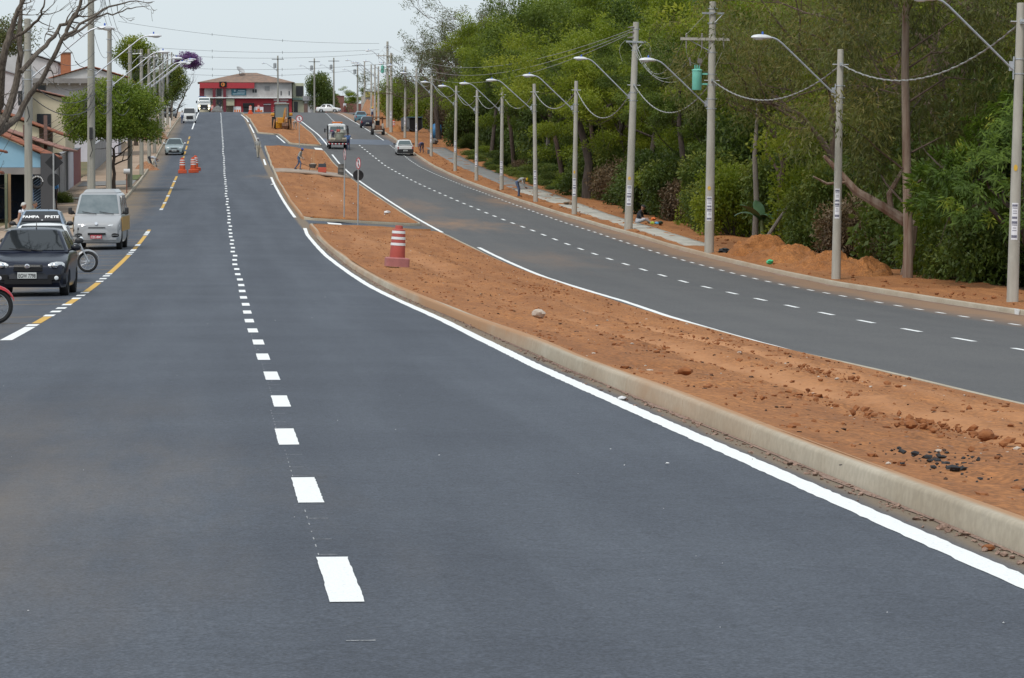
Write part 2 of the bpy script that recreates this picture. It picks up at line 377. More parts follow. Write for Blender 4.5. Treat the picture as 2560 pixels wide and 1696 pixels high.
IL1 = ip([0,38,57,80,112,140,152], [3.33,3.32,3.5,3.34,3.3,3.42,3.6]); IR1 = ip([0,37,60,90,115,145,156], [8.2,8.35,8.9,9.6,9.6,9.8,9.8])
vsI = [2,12,25,38,50,60,75,90,105,120,135]
I1 = island([(IL1(v), v) for v in vsI]+[(3.55,152.5),(9.7,156.5)]+[(IR1(v), v) for v in reversed(vsI)], 1.4, .3)
I2 = island([(3.45,161.5),(3.45,190),(3.5,225),(3.68,265),(3.85,300),(3.95,330),(9.75,329),(9.6,290),(9.55,255),(9.5,209),(9.45,166)], 1.6, 1)
I3 = island([(6.65,343),(6.1,374),(3.85,377),(3.85,420),(3.8,465),(3.3,515),(8.6,518),(10.0,472),(10.15,388),(9.95,343)], 1.2, 1)
# cement path being laid across the second island
band('path', ip([254,263],[3.8,3.8]), ip([254,263],[9.4,9.4]), np.arange(254.5, 262.6, 1.0), mat('wet_cement', (0.27,0.20,0.15), .9, (0.36,0.30,0.245), 1.2, 5, .3, 10, coords='World'), .20, 8, lambda U, V, s: .11*np.sin(np.pi*s)**.5, kind='structure')
# dust and gravel lying in the gutters
def gutter(name, path_f, side, v0, v1, w0, w1, m):
    vs = []; v = v0
    while v < v1: vs.append(v); v += .35 if v < 60 else (.8 if v < 150 else 2)
    rs = np.random.default_rng(int(v0*7)+3)
    ws = {v: w0+(w1-w0)*rs.random()*(.6+.4*math.sin(v*.7)) for v in vs}
    a = (lambda v: path_f(v)-ws[v]) if side < 0 else (lambda v: path_f(v)-.01)
    b = (lambda v: path_f(v)+.01) if side < 0 else (lambda v: path_f(v)+ws[v])
    o = band(name, a, b, vs, m, .005, 2, kind='stuff'); tag(o, 'pinkish dust and gravel lying along the kerb foot', 'gravel'); return o
gutter('gutter_gravel', IL1, -1, 12, 150, .015, .07, M_GRAV)
gutter('gutter_gravel', UKR, -1, 60, 330, .05, .25, M_GRAV)
# ---- outer kerbs
sweep([(UKR(v), v) for v in VS if v < 500], KP, False, 0, .04).build('kerb', M_KERB, smooth=50)['kind'] = 'structure'
sweep([(UKL(v), v) for v in reversed(VS) if v < 560], [(-d, h) for d, h in KP][0:0] or KP, False, 0, .03).build('kerb', M_KERB, smooth=50)['kind'] = 'structure'
# ---- right verge, footpath, forest floor
def vz(U, V, s): return np.clip(s*14, 0, 1)*(vnoise(U*1.1, V*.6)*.12+vnoise(U*3.3, V*2.1)*.06+.03)
band('verge', lambda v: UKR(v)+.16, lambda v: 24.6, [v for v in np.arange(10, 560, 1.0)], M_SOIL, .13, 20, vz, kind='structure')
WL = ip([147,160,205,234,279,307,345], [19.85,20.05,20.15,20.25,20.75,20.6,20.4]); WR = ip([147,154,170,192,235,286,345], [21.0,21.05,21.25,21.4,22.2,22.6,22.3])
band('pavement', WL, WR, np.arange(147, 240, 1.5), M_CONC, .20, 5, kind='structure')
band('pavement', WL, WR, np.arange(240.2, 345, 2.5), M_CONCD, .20, 5, kind='structure')
band('forest_floor', lambda v: 24.3, lambda v: 90.0, np.arange(-20, 560, 4.0), M_FLOOR, .10, 16, lambda U, V, s: vnoise(U*.2, V*.2)*.5-np.clip((U-24.3)/20, 0, 1)*1.2*(V < 330), kind='structure')
for o_ in bpy.data.objects:
    if o_.name.startswith(('pavement','path')):
        md = o_.modifiers.new('th', 'SOLIDIFY'); md.thickness = .14; md.offset = -1
# ---- left pavement
band('pavement', lambda v: -10.2, lambda v: UKL(v)-.17, np.arange(-20, 560, 2.0), M_WALKL, .135, 8, lambda U, V, s: vnoise(U*.5, V*.12)*.04, kind='structure')
for (a, b, c, d, mm) in ((-9.6,-6.0,222,232,M_CONCD), (-9.9,-6.1,196,199,M_CONC), (-9.6,-6.0,146,156,M_CONC)):
    band('pavement_slab', lambda v: a, lambda v: b, np.arange(c, d+.1, 1.0), mm, .175, 3, kind='structure')
band('grass_patch', lambda v: -6.8, lambda v: -5.95, np.arange(232, 246, 1.0), mat('short_grass', (.07,.10,.025), .9, (.12,.13,.04), 3, 5, .6, 12, coords='World'), .18, 4, lambda U, V, s: vnoise(U*4, V*3)*.05, kind='stuff')

# ---- painted markings: every dash is a piece of its road
def mark(name, parent, u0, u1, v0, v1, m, dz=.004, jit=0.0, du=0.0):
    n = max(1, int(math.ceil((v1-v0)/(.10 if jit else 1.0)))); vs = np.linspace(v0, v1, n+1); mb = MB(); pts = []
    for v in vs:
        j0, j1 = (random.uniform(-jit, jit), random.uniform(-jit, jit)) if jit else (0, 0); k = du*(v-v0)
        pts.append([(u0+j0+k, v, G(u0, v)+dz), (u1+j1+k, v, G(u1, v)+dz)])
    mb.loft(pts, 0, False, False); o = mb.build(name, m, parent, smooth=0); return o
for i in range(105):
    v = (14.8+5*i)*1.004-.95; w = .072
    du = random.uniform(-.035, .035)
    if v > 545: break
    mark('lane_dash', road_l, du-w, du+w, v, v+1.9, M_PAINT, dz=.004 if v < 90 else .008, jit=.0028 if i < 8 else 0)
    if i < 7:
        for t in (.12, .9, 2.1): mark('setting_out_mark', road_l, du-.05, du+.03+.02*(t > 1), v+1.9+t, v+1.9+t+.014, M_PRE, .003)
        for t in range(7): mark('setting_out_mark', road_l, du-.062, du-.056, v+2.0+t*.4, v+2.0+t*.4+.05+.1*random.random(), M_PRE, .003)
mark('setting_out_mark', road_l, -.06, .05, 12.6, 12.618, M_PRE, .003)
UD = ip([55,95,140,170,212,278,366,474,560], [14.45,14.7,14.8,14.75,14.5,14.3,13.9,15.4,17])
UO = ip([60,100,115,150,182,238,311,375,470,560], [18.25,17.95,17.85,17.95,17.84,17.75,17.2,17.3,17.95,19])
v = 12.8
while v < 552:
    mark('lane_dash', road_r, UD(v)-.07, UD(v)+.07, v, v+2.0, M_PAINT, du=(UD(v+4)-UD(v))/4); v += 5.4
v = 17.0
while v < 366:
    mark('parking_dash', road_r, UO(v)-.055, UO(v)+.055, v, v+1.05, M_PAINT, du=(UO(v+4)-UO(v))/4); v += 2.65
def line(name, parent, f, w, v0, v1, m=M_PAINT, step=1.0):
    vs = np.concatenate([np.arange(v0, min(v1, 45), .15), np.arange(max(v0, 45), v1+.01, step)]); mb = MB()
    jit = [random.uniform(-.007, .007) for _ in vs]
    mb.loft([[(f(v)-w/2+jit[i], v, G(f(v), v)+(.004 if v < 60 else .008)), (f(v)+w/2+random.uniform(-.007, .007), v, G(f(v), v)+(.004 if v < 60 else .008))] for i, v in enumerate(vs)], 0, False, False)
    return mb.build(name, m, parent, smooth=0)
line('edge_line', road_r, UO, .10, 366, 552)
line('edge_line', road_l, lambda v: IL1(v)-.29, .15, 10, 149.5)
line('edge_line', road_l, ip([163,200,225,246],[3.2,3.2,3.22,3.3]), .15, 165, 244)
line('edge_line', road_l, ip([276,330],[3.35,3.55]), .15, 276, 292)
line('edge_line', road_l, ip([377,465,515],[3.5,3.5,3.0]), .15, 378, 430); line('edge_line', road_l, ip([377,465,515],[3.5,3.5,3.0]), .15, 446, 512)
for k in range(9): mark('lane_dash', road_l, 3.42, 3.56, 338+k*4.2, 340+k*4.2, M_PAINT)
line('edge_line', road_l, ip([343,374],[6.35,5.8]), .15, 346, 371)
line('edge_line', road_r, lambda v: IR1(v)+(.66 if v < 85 else (.66-.16*min(1, (v-85)/25))), .16, 12, 141)
line('edge_line', road_r, ip([163,209,255,290,330],[9.95,10.0,10.05,10.15,10.3]), .15, 159, 322)
line('edge_line', road_r, ip([340,388,472,515],[10.6,10.8,10.7,9.3]), .15, 345, 470)
mark('stop_bar', road_l, 4.6, 5.25, 156.6, 160.6, M_PAINT); mark('stop_bar', road_r, 9.0, 9.75, 333, 338, M_PAINT)
for a, b in [(55.2,59.0),(66.9,70.6),(76.1,83.9),(92.4,112.6),(120.3,123.6),(127.0,138.2),(144.7,146.8),(180.5,188),(192,201),(205,217),(221,231),(236,246),(284,290),(294,299),(303,313),(318,330),(336,346),(352,362)]:
    mark('kerbside_line', road_l, -3.53, -3.38, a, b, M_YEL)
for a in [54.3,59.7,62.1,64.3,66.7,71.1,73.4,75.6,85.1,87.6,90.2,92.2,113.9,116.1,118.3,119.6,124.9,126.0,139.6,141.1,142.8,143.9,178,179.4,189,190.4,202,203.4,218.3,219.7,232.5,234]:
    mark('parking_dash', road_l, -3.55, -3.37, a-.55, a+.45, M_PAINT)
mark('edge_line', road_l, -3.53, -3.36, 47.2, 53.3, M_PAINT); mark('edge_line', road_l, -3.53, -3.38, 398, 545, M_PAINT)
for a in [70.0,67.1,58.9,55.4,83.9,79.3,92.7,96.5,100.8,104.8,108.9,112.6,123.6,127.0,130.4,133.2,139.6,143.9,146.1,184,190,196,202,208,215,222,230,238,246]:
    mark('bay_line', road_l, -5.6, -3.55, a-.03, a+.03, M_YEL)
wet = band('wet_patch', lambda v: 10.2, lambda v: 17.9, np.arange(352, 369, 1.0), M_WET, .006, 8, parent=road_r)
# tar by the crossing
tar = MB(); tar.add([(4.9+.95*math.cos(a), 162.0+.7*math.sin(a)*(1+.3*math.sin(2*a)), G(4.9, 162.0)+.012) for a in np.linspace(0, 2*math.pi, 18, endpoint=False)], [tuple(range(18))])
tar.build('tar_stain', mat('tar', (0.018,0.018,0.02), .6), road_l, smooth=0)
# ================================================================ poles, lamps, wires, signs
M_POLE = mat('pole_concrete', (0.34,0.325,0.28), .9, (0.45,0.43,0.38), 1.2, 5, .15, 14, stretch=(3,3,.6))
M_POLEO = mat('pole_concrete_old', (0.24,0.235,0.215), .9, (0.39,0.37,0.31), 1.0, 5, .2, 10, stretch=(4,4,.25))
M_GALV = mat('galvanised_steel', (0.55,0.57,0.60), .42, (0.45,0.47,0.50), 5, 3, metal=.75)
M_LAMP = mat('lamp_housing', (0.62,0.64,0.66), .4)
M_LENS = mat('lamp_lens', (0.68,0.72,0.76), .15, spec=.6)
M_CELL = mat('photocell_blue', (0.05,0.12,0.5), .4)
M_DARK = mat('dark_plastic', (0.02,0.02,0.022), .5)
M_POST = mat('poster_paper', (0.74,0.74,0.78), .8)
M_INK = mat('poster_ink', (0.10,0.10,0.16), .8)
M_YSP = mat('yellow_spray', (0.62,0.38,0.05), .8)
M_WIRE = mat('wire_grey', (0.30,0.30,0.29), .6)
M_WIRED = mat('wire_dark', (0.05,0.05,0.055), .6)
M_TRAF = mat('transformer_green', (0.16,0.50,0.40), .45, (0.19,0.55,0.45), 2, 3)
M_CERA = mat('ceramic', (0.20,0.18,0.17), .3)
def arm_lamp(t, side, z0, L=2.3, H=1.85, lens=True, az=0.0):
    """bracket arm rising to one side with a cobra-head lamp on the end"""
    a = MB(); s = side
    pts = [(s*.16,0,z0),(s*.30,0,z0+.12),(s*(L*.86),0,z0+H*.90),(s*(L*.93),0,z0+H*.965),(s*L*1.0,0,z0+H),(s*(L+.1),0,z0+H+.005)]
    Mz = Matrix.Rotation(az, 4, 'Z')
    a.tube(pts, .030, 8, M=Mz); arm = a.build('lamp_arm', M_GALV, t)
    b = MB(); b.box((s*.155,0,z0+.05),(.02,.09,.62)); b.box((s*.22,0,z0+.10),(.12,.015,.26)); b.build('arm_bracket', M_GALV, t)
    h = MB(); rings = []
    for x, w, zt, zb in ((0,.05,.035,-.035),(.08,.09,.07,-.05),(.22,.13,.105,-.055),(.45,.14,.11,-.05),(.60,.11,.085,-.035),(.68,.05,.04,-.01)):
        rings.append([(s*(L+.05+x), w*math.cos(q)*s, z0+H+((zt if math.sin(q) > 0 else -zb)*math.sin(q))) for q in np.linspace(0, 2*math.pi, 14, endpoint=False)])
    h.loft(rings, M=Mz); hd = h.build('lamp_head', M_LAMP, t)
    g = MB(); g.ball((s*(L+.46),0,z0+H-.035),(.19,.105,.055),12,6,M=Mz); g.build('lamp_lens', M_LENS, hd)
    c = MB(); c.lathe([(.035,0),(.035,.08),(.02,.1)],10,M=Mz@Matrix.Translation((s*(L+.35),0,z0+H+.1))); c.build('photocell', M_CELL, hd)
def pole_shaft(t, h, r0, r1, m, seg=5):
    p = MB(); prof = [(r0+(r1-r0)*k/seg, -.35+(h+.35)*k/seg) for k in range(seg+1)]+[(r1*.6, h+.01)]
    p.lathe(prof, 18); p.build('shaft', m, t, smooth=40)
def bands_(t, zs, r, w=.03):
    for z in zs:
        b = MB(); b.lathe([(r,z),(r+.012,z),(r+.012,z+w),(r,z+w)],16); b.box((-r-.03,0,z+w/2),(.05,.04,.035)); b.box((r+.03,0,z+w/2),(.05,.04,.035)); b.build('band_clamp', M_GALV, t)
def curved_patch(r, a0, a1, z0, z1, n=6, dr=.006):
    rings = [[((r+dr)*math.sin(a), -(r+dr)*math.cos(a), z) for a in np.linspace(a0, a1, n)] for z in (z0, z1)]
    return rings
def poster(t, r, z0, seed, h=1.0, w=1.15, a=-.25):
    p = MB(); p.loft(curved_patch(r, a-w/2, a+w/2, z0, z0+h), 0, False, False); o = p.build('poster', M_POST, t)
    k = MB(); rows = [(.93,.06,.82),(.86,.02,.75),(.78,.015,.6),(.72,.015,.66),(.60,.06,.8),(.47,.07,.85),(.40,.02,.8),(.32,.015,.5),(.25,.015,.62),(.09,.075,.85)]
    for (c, hh, ww) in rows:
        n = 5 if hh > .05 else 1
        for q in range(n):
            x0 = a-w*ww/2+w*ww*q/n; x1 = x0+w*ww/n*(.78 if n > 1 else 1)
            k.loft(curved_patch(r, x0, x1, z0+h*(c-hh/2), z0+h*(c+hh/2), 3, .011), 0, False, False)
    k.build('printed_lines', M_INK, o)['kind'] = 'stuff'
def spray(t, r, z, a=-.2):
    p = MB(); n = 12
    pts = [((r+.006)*math.sin(a+.38*math.cos(q)), -(r+.006)*math.cos(a+.38*math.cos(q)), z+.09*math.sin(q)) for q in np.linspace(0, 2*math.pi, n, endpoint=False)]
    p.add(pts, [tuple(range(n))]); p.build('paint_spot', M_YSP, t)
def insulator_wire_clamp(t, z, r):
    c = MB(); c.box((0,-r-.04,z),(.10,.08,.12)); c.tube([(-r-.16,-.02,z),(r+.16,-.02,z)],.02,6); c.build('wire_clamp', M_GALV, t)
# right hand row; (u, v, height, r0, lean x, lean y, kind, poster_z)
RP = [(20.97,90.8,8.15,.165,.022,0,'std',1.75),(20.15,112.8,7.7,.16,.016,0,'std',2.05),(19.77,139.8,10.4,.205,.012,0,'trafo',1.35),
 (19.70,167.1,10.25,.215,.036,0,'prim',1.2),(19.46,190.4,7.5,.155,.014,0,'std',1.05),(19.33,212.4,7.4,.15,-.012,0,'std',1.0),(19.37,238.6,7.2,.15,.008,0,'std',1.05),
 (19.34,261.6,7.0,.15,.01,0,'std',1.1),(19.45,286.7,7.2,.15,.016,0,'std',1.6),(19.62,321.7,7.6,.15,.008,0,'std',1.3),(19.6,345,8.0,.15,0,0,'std',1.5),
 (19.9,372,7.8,.15,.01,0,'std',1.4),(19.5,394,9.2,.21,.004,0,'std',1.6),(20.3,418,10.6,.2,0,0,'trafo',1.2),(20.5,446,7.4,.15,0,0,'std',1.2),(21.3,474,7.6,.15,.006,0,'std',1.3),(22.0,500,7.6,.15,0,0,'std',1.3),(22.3,530,8.0,.15,0,0,'std',1.3)]
RTOP = []
POLELAB = {4:'round concrete lamp pole with an orange spot, beside the big forked dark tree', 5:'round concrete lamp pole just in front of the bending yellow-helmet worker', 6:'round concrete lamp pole right behind the bending yellow-helmet worker', 7:'round concrete lamp pole where the pale pavement meets the damp grey pavement', 8:'round concrete lamp pole on the damp pavement before the pickup worker', 9:'yellow-spotted lamp pole right behind the worker bending by the white pickup', 10:'round concrete lamp pole past the white pickup, opposite the wet road patch', 11:'round concrete lamp pole near the blue tarpaulin', 12:'thick lamp pole beside the dark steel container'}
for i, (u, v, h, r0, lx, ly, kind, pz) in enumerate(RP):
    if kind == 'trafo': lab = 'tall concrete power pole carrying a green transformer and lamp'+(' beside the soil heaps' if i == 2 else ' near the parked black hatchback'); cat = 'power pole'
    elif kind == 'prim': lab = 'tall concrete power pole with short steel crossarm, where the three overhead wires end'; cat = 'power pole'
    else: lab = 'round concrete lamp pole with slanting arm on the forest side verge'; cat = 'street lamp'
    if kind == 'std' and i < 2: lab = ('round concrete lamp pole beside the glossy long-leaved mango tree', 'round concrete lamp pole between the red soil heaps and the mango tree')[i]
    if i in POLELAB: lab = POLELAB[i]
    t = thing('street_lamp' if kind == 'std' else 'power_pole', lab, cat, (u, v, G(u, v)+.12), 0, 'lamp poles along the forest side', 0, lx)
    rt = r0*.66
    pole_shaft(t, h, r0, rt, M_POLE, 6)
    z0 = {0:6.35,1:6.2,2:6.1,3:6.5}.get(i, h-1.6 if kind == 'std' else 6.3)
    arm_lamp(t, -1, z0, 2.3, 1.85)
    rr = lambda z: r0+(rt-r0)*z/h
    bands_(t, (z0-.12, z0+.28), rr(z0))
    zc = (h-.5) if kind == 'std' else 7.15
    insulator_wire_clamp(t, zc, rr(zc))
    RTOP.append((u+lx*zc, v-rr(zc)-.05, G(u, v)+.12+zc))
    if i < 13: poster(t, rr(pz+.5), pz, i, 1.0 if i < 9 else .9)
    if i in (0,2,3,4,9): spray(t, rr(pz+1.5), pz+(1.35 if i else 1.95), -.35)
    if kind == 'trafo':
        b = MB(); b.box((-.32,-.16,8.85),(2.05,.10,.11)); ca = b.build('crossarm', M_POLE, t)
        for x in (-1.1,-.45,.45):
            q = MB(); q.lathe([(.02,0),(.05,.02),(.03,.05),(.05,.07),(.03,.10),(.045,.13),(.015,.18)],10,M=Matrix.Translation((x,-.16,8.91))); q.build('insulator', M_CERA, ca)
            q = MB(); q.tube([(x,-.16,8.8),(x,-.18,8.45)],.03,8); q.build('fuse_cutout', M_CERA, ca)
        b = MB(); b.tube([(-.95,-.12,8.8),(-.1,-.1,8.35)],.02,6); b.build('brace', M_GALV, t)
        b = MB(); b.box((0,-.16,9.92),(.92,.06,.08)); b.tube([(.42,-.16,9.9),(.1,-.12,9.55)],.022,6); b.build('top_bracket', M_GALV, t)
        k = MB(); M0 = Matrix.Translation((-.62,-.02,6.75)); k.lathe([(.02,0),(.19,.0),(.2,.02),(.2,.78),(.215,.79),(.215,.83),(.17,.86),(.02,.87)],20,M=M0)
        for q in range(3): k.tube([(-.62-.08+.08*q,-.05,7.6),(-.62-.1+.1*q,-.08,7.78)],.028,8)
        k.box((-.31,0,7.0),(.26,.10,.07)); k.box((-.31,0,7.42),(.26,.10,.07)); k.build('transformer', M_TRAF, t)
        q = MB(); q.tube([(-.9,-.1,7.75),(-.95,-.1,8.1)],.035,8); q.build('surge_arrester', M_CERA, t); q = MB(); q.tube([(-.5,-.1,7.75),(-.48,-.1,8.05)],.035,8); q.box((-.52,-.1,7.95),(.16,.12,.2)); q.build('surge_arrester', M_CERA, t)
        for (a, b_) in (((-1.1,-.18,8.45),(-.62,-.08,7.8)),((-.45,-.18,8.45),(-.54,-.08,7.8)),((.45,-.18,8.45),(.05,-.2,7.3)),((-.35,-.2,9.85),(-1.1,-.2,9.05))):
            w = MB(); A = Vector(a); B = Vector(b_); w.tube([A.lerp(B, k/6)+Vector((-.12*math.sin(math.pi*k/6),0,-.15*math.sin(math.pi*k/6))) for k in range(7)],.008,5); w.build('jumper_wire', M_WIRE, t)
        bands_(t, (6.95,7.4,8.3,9.5,10.1), rr(8))
    if kind == 'prim':
        b = MB(); b.box((0,-.14,9.28),(.95,.08,.09)); b.tube([(-.38,-.12,9.25),(-.06,-.1,8.9)],.018,6); b.tube([(.38,-.12,9.25),(.06,-.1,8.9)],.018,6); b.build('crossarm', M_GALV, t)
        for z in (10.0,9.75,9.5): q = MB(); q.tube([(-.12,-.1,z),(-.42,-.14,z-.03)],[.05,.02],8); q.build('insulator', M_CERA, t)
        for k_, (x, dx) in enumerate(((.42,.5),(-.5,-.45),(.2,.9))):
            w = MB(); A = Vector((x,-.16,9.35)); B = Vector((x+dx*.3,-.2,8.5-.2*k_)); w.tube([A.lerp(B, q/6)+Vector((dx*.5*math.sin(math.pi*q/6),0,.1*math.sin(math.pi*q/6))) for q in range(7)],.009,5); w.build('jumper_wire', M_WIRE, t)
        bands_(t, (8.85,9.9), rr(9.3))
def span(name, a, b, sag, r, m, label, cat='cable', group=None, n=22, twist=False):
    A = Vector(a); B = Vector(b); w = MB()
    pts = [A.lerp(B, k/n)-Vector((0,0,4*sag*(k/n)*(1-k/n))) for k in range(n+1)]
    w.tube(pts, r, 6)
    if twist:
        L = (B-A).length; N = int(L*5)
        pt = []
        for k in range(N+1):
            f = k/N; p = A.lerp(B, f)-Vector((0,0,4*sag*f*(1-f))); q = k*1.25
            pt.append(p+Vector((math.cos(q)*r*1.2, 0, math.sin(q)*r*1.2)))
        w.tube(pt, r*.8, 4)
    o = w.build(name, m); tag(o, label, cat, group); return o
for i in range(len(RTOP)-1):
    span('twisted_cable', RTOP[i], RTOP[i+1], (1.0,1.0,1.35,1.6,1.05,1.0,.95,.9)[i] if i < 8 else .9, .020, M_WIRE, 'grey twisted cable sagging between neighbouring lamp poles on the forest side', 'cable', 'cables between the lamp poles', twist=i < 6)
# cable running on from the first pole past the frame
span('twisted_cable', RTOP[0], (21.2,62,RTOP[0][2]+.4), 1.0, .02, M_WIRE, 'grey twisted cable sagging between neighbouring lamp poles on the forest side', 'cable', 'cables between the lamp poles', twist=True)
# three primary conductors from the power pole back along the road
P4 = RP[3]; z4 = G(P4[0], P4[1])+.12; P14 = RP[13]; z14 = G(P14[0], P14[1])+.12
for k, (za, xo, zb) in enumerate(((9.95,-.05,10.3),(9.75,-.3,9.9),(9.6,-.45,9.5))):
    span('overhead_wire', (P4[0]+.36+xo, P4[1]-.12, z4+za), (P14[0]+xo*1.5, P14[1]-.2, z14+zb), 2.4+.35*k, .014, M_WIRE, 'pale overhead wire running from the short-crossarm power pole along the trees', 'wire', 'overhead wires along the trees', 40)
    P3 = RP[2]; z3 = G(P3[0], P3[1])+.12
    span('overhead_wire', (P4[0]+.36+xo*.3, P4[1]-.2, z4+za-.75), (P3[0]-1.1+.7*k, P3[1]-.1, z3+8.9), 1.5+.1*k, .013, M_WIRE, 'pale wire looping between the transformer pole and the short-crossarm pole', 'wire', 'wires looping between the two tall power poles', 26)
# ---- left hand row
LP = [(-7.66,130,8.4,.17,0,0),(-6.41,160,11.4,.20,.004,1),(-6.45,187,9.4,.165,.01,0),(-6.04,216,9.0,.16,.006,1),(-5.95,245,9.0,.155,.004,1),(-5.95,272,9.2,.15,.004,1),(-6.1,305,9.0,.15,0,1),(-6.1,335,9,.15,0,1),(-6.3,365,9,.15,0,0),(-6.6,420,9,.15,0,1),(-6.6,460,9,.15,0,1)]
LTOP = []
for i, (u, v, h, r0, lx, prim) in enumerate(LP):
    lab = ('weathered concrete pole standing before the tyre shop', 'tall yellow-stained concrete pole behind the silver van', 'concrete lamp pole close beside the round-crowned street tree')[i] if i < 3 else 'grey concrete lamp pole in the row along the house side pavement'
    t = thing('power_pole', lab, 'power pole', (u, v, G(u, v)+.13), 0, 'poles along the house side', 0, lx)
    pole_shaft(t, h, r0, r0*.72, M_POLEO, 6)
    zl_ = (6.2,6.7,6.4,6.3,6.2,6.2)[i] if i < 6 else 6.2
    arm_lamp(t, 1, zl_, 2.55, 1.85)
    bands_(t, (zl_-.1, zl_+.25, h-1.2, h-.5), r0*.8)
    if prim:
        b = MB(); b.tube([(.1,0,h-.6),(.75,0,h-.55)],.025,6); b.tube([(.1,0,h-1.2),(.7,0,h-.6)],.018,6); b.build('side_bracket', M_GALV, t)
        for k in range(3):
            q = MB(); q.lathe([(.02,0),(.06,.03),(.03,.06),(.06,.10),(.03,.13),(.05,.17),(.01,.22)],10,M=Matrix.Translation((.3+.22*k,0,h-.52))); q.build('insulator', M_CERA, t)
        for k in range(4):
            q = MB(); q.tube([(.15,0,h-2.0-.12*k),(.42+.1*k,-.1,h-1.6),(.55,-.1,h-1.1+.1*k),(.75,-.05,h-.7)],.010,5); q.build('jumper_wire', M_WIRED, t)
    if i in (0,1):
        b = MB(); b.box((.0 if i else -.28,-r0-.05,(4.0 if i else 5.4)),(.16,.14,.55)); b.tube([(-.02,-r0-.05,3.7 if i else 5.1),(.06,-r0-.06,3.2 if i else 4.7),(-.05,-r0-.03,2.9 if i else 4.5)],.02,6); b.build('splice_box', M_DARK, t, bevel=.03)
    if i in (1,2,3):
        q = MB(); rq = random.Random(i)
        for k in range(7):
            a = rq.random()*6; q.tube([(.02*k,-r0-.02,5.6+.1*k),(.25*math.cos(a),-r0-.25-.1*rq.random(),5.2+.15*k),(.12*math.sin(a)-.2,-r0-.1,4.7+.1*k)],.010,4)
        q.build('tangled_cables', M_WIRED, t)
    LTOP.append((u, v, G(u, v)+.13, h))
rq = random.Random(4)
for i in range(len(LTOP)-1):
    a = LTOP[i]; b = LTOP[i+1]
    for k in range(4):
        f = (5.4,5.9,6.6,min(a[3], b[3])-.8)[k]
        span('overhead_wire', (a[0]+.2, a[1], a[2]+f), (b[0]+.2, b[1], b[2]+f+rq.uniform(-.2,.2)), .5+.35*rq.random(), .018 if k < 2 else .010, M_WIRED, 'dark overhead wire strung along the poles on the house side', 'wire', 'wires along the house side poles', 14)
    if i and i < 8:
        for k in range(3): span('overhead_wire', (a[0]+.3+.22*k, a[1], a[2]+a[3]-.32), (b[0]+.3+.22*k, b[1], b[2]+b[3]-.32), .5, .010, M_WIRED, 'dark overhead wire strung along the poles on the house side', 'wire', 'wires along the house side poles', 14)
a = LTOP[0]
for k in range(6):
    span('service_wire', (a[0]-.1, a[1], a[2]+5.2+.25*k), (-10.5-1.2*k, 150+14*k, G(-10, 150+14*k)+2.8+.5*(k % 3)), .35, .010, M_WIRED, 'thin black service wire running from the tyre shop pole to the houses', 'wire', 'service wires to the houses', 12)
a = LTOP[1]
for k in range(6):
    span('service_wire', (a[0]-.1, a[1], a[2]+5.0+.2*k), (-10.6-1.6*(k % 3), 178+12*k, G(-10, 178+12*k)+3.0+.5*(k % 2)), .5, .010, M_WIRED, 'thin black service wire running from the stained pole to the houses', 'wire', 'service wires from the stained pole', 12)
# wires crossing high over the road
for k, (za, zb, s) in enumerate(((25.2,22.6,.9),(21.7,21.6,.8),(20.9,21.0,1.0),(18.9,19.2,.9),(18.2,18.6,1.2))):
    o = span('overhead_wire', (-16, 540+4*k, za), (26, 560, zb), s, .022, M_WIRED, 'dark overhead wire crossing high above the far end of the road', 'wire', 'wires crossing the road far off', 24)
    for x in (.35, .62):
        q = MB(); p = Vector((-16, 540+4*k, za)).lerp(Vector((26, 560, zb)), x)-Vector((0,0,4*s*x*(1-x))); q.box(tuple(p),(.06,.06,.45)); q.build('spacer', M_DARK, o)
# far poles by the red building
for (u, v, h, lab) in ((9.6,572,9.5,'pale concrete lamp pole in front of the red shop building'),(16.5,600,9.5,'dark concrete pole with a grey transformer right of the red shop building'),(20.6,620,10,'distant power pole before the brick wall building'),(24.5,610,9,'distant power pole beside the distant round sign tree')):
    t = thing('power_pole', lab, 'power pole', (u, v, G(u, v)), 0)
    pole_shaft(t, h, .17, .12, M_POLEO); arm_lamp(t, -1, h-2.5, 2.0, 1.2)
    b = MB(); b.box((0,-.12,h-.6),(2.0,.1,.1)); b.build('crossarm', M_DARK, t)
    q = MB(); q.lathe([(.05,0),(.26,.02),(.26,.8),(.1,.9)],12,M=Matrix.Translation((-.5,-.1,h-2.1))); q.build('transformer', mat('transformer_grey',(.3,.32,.33),.5), t)

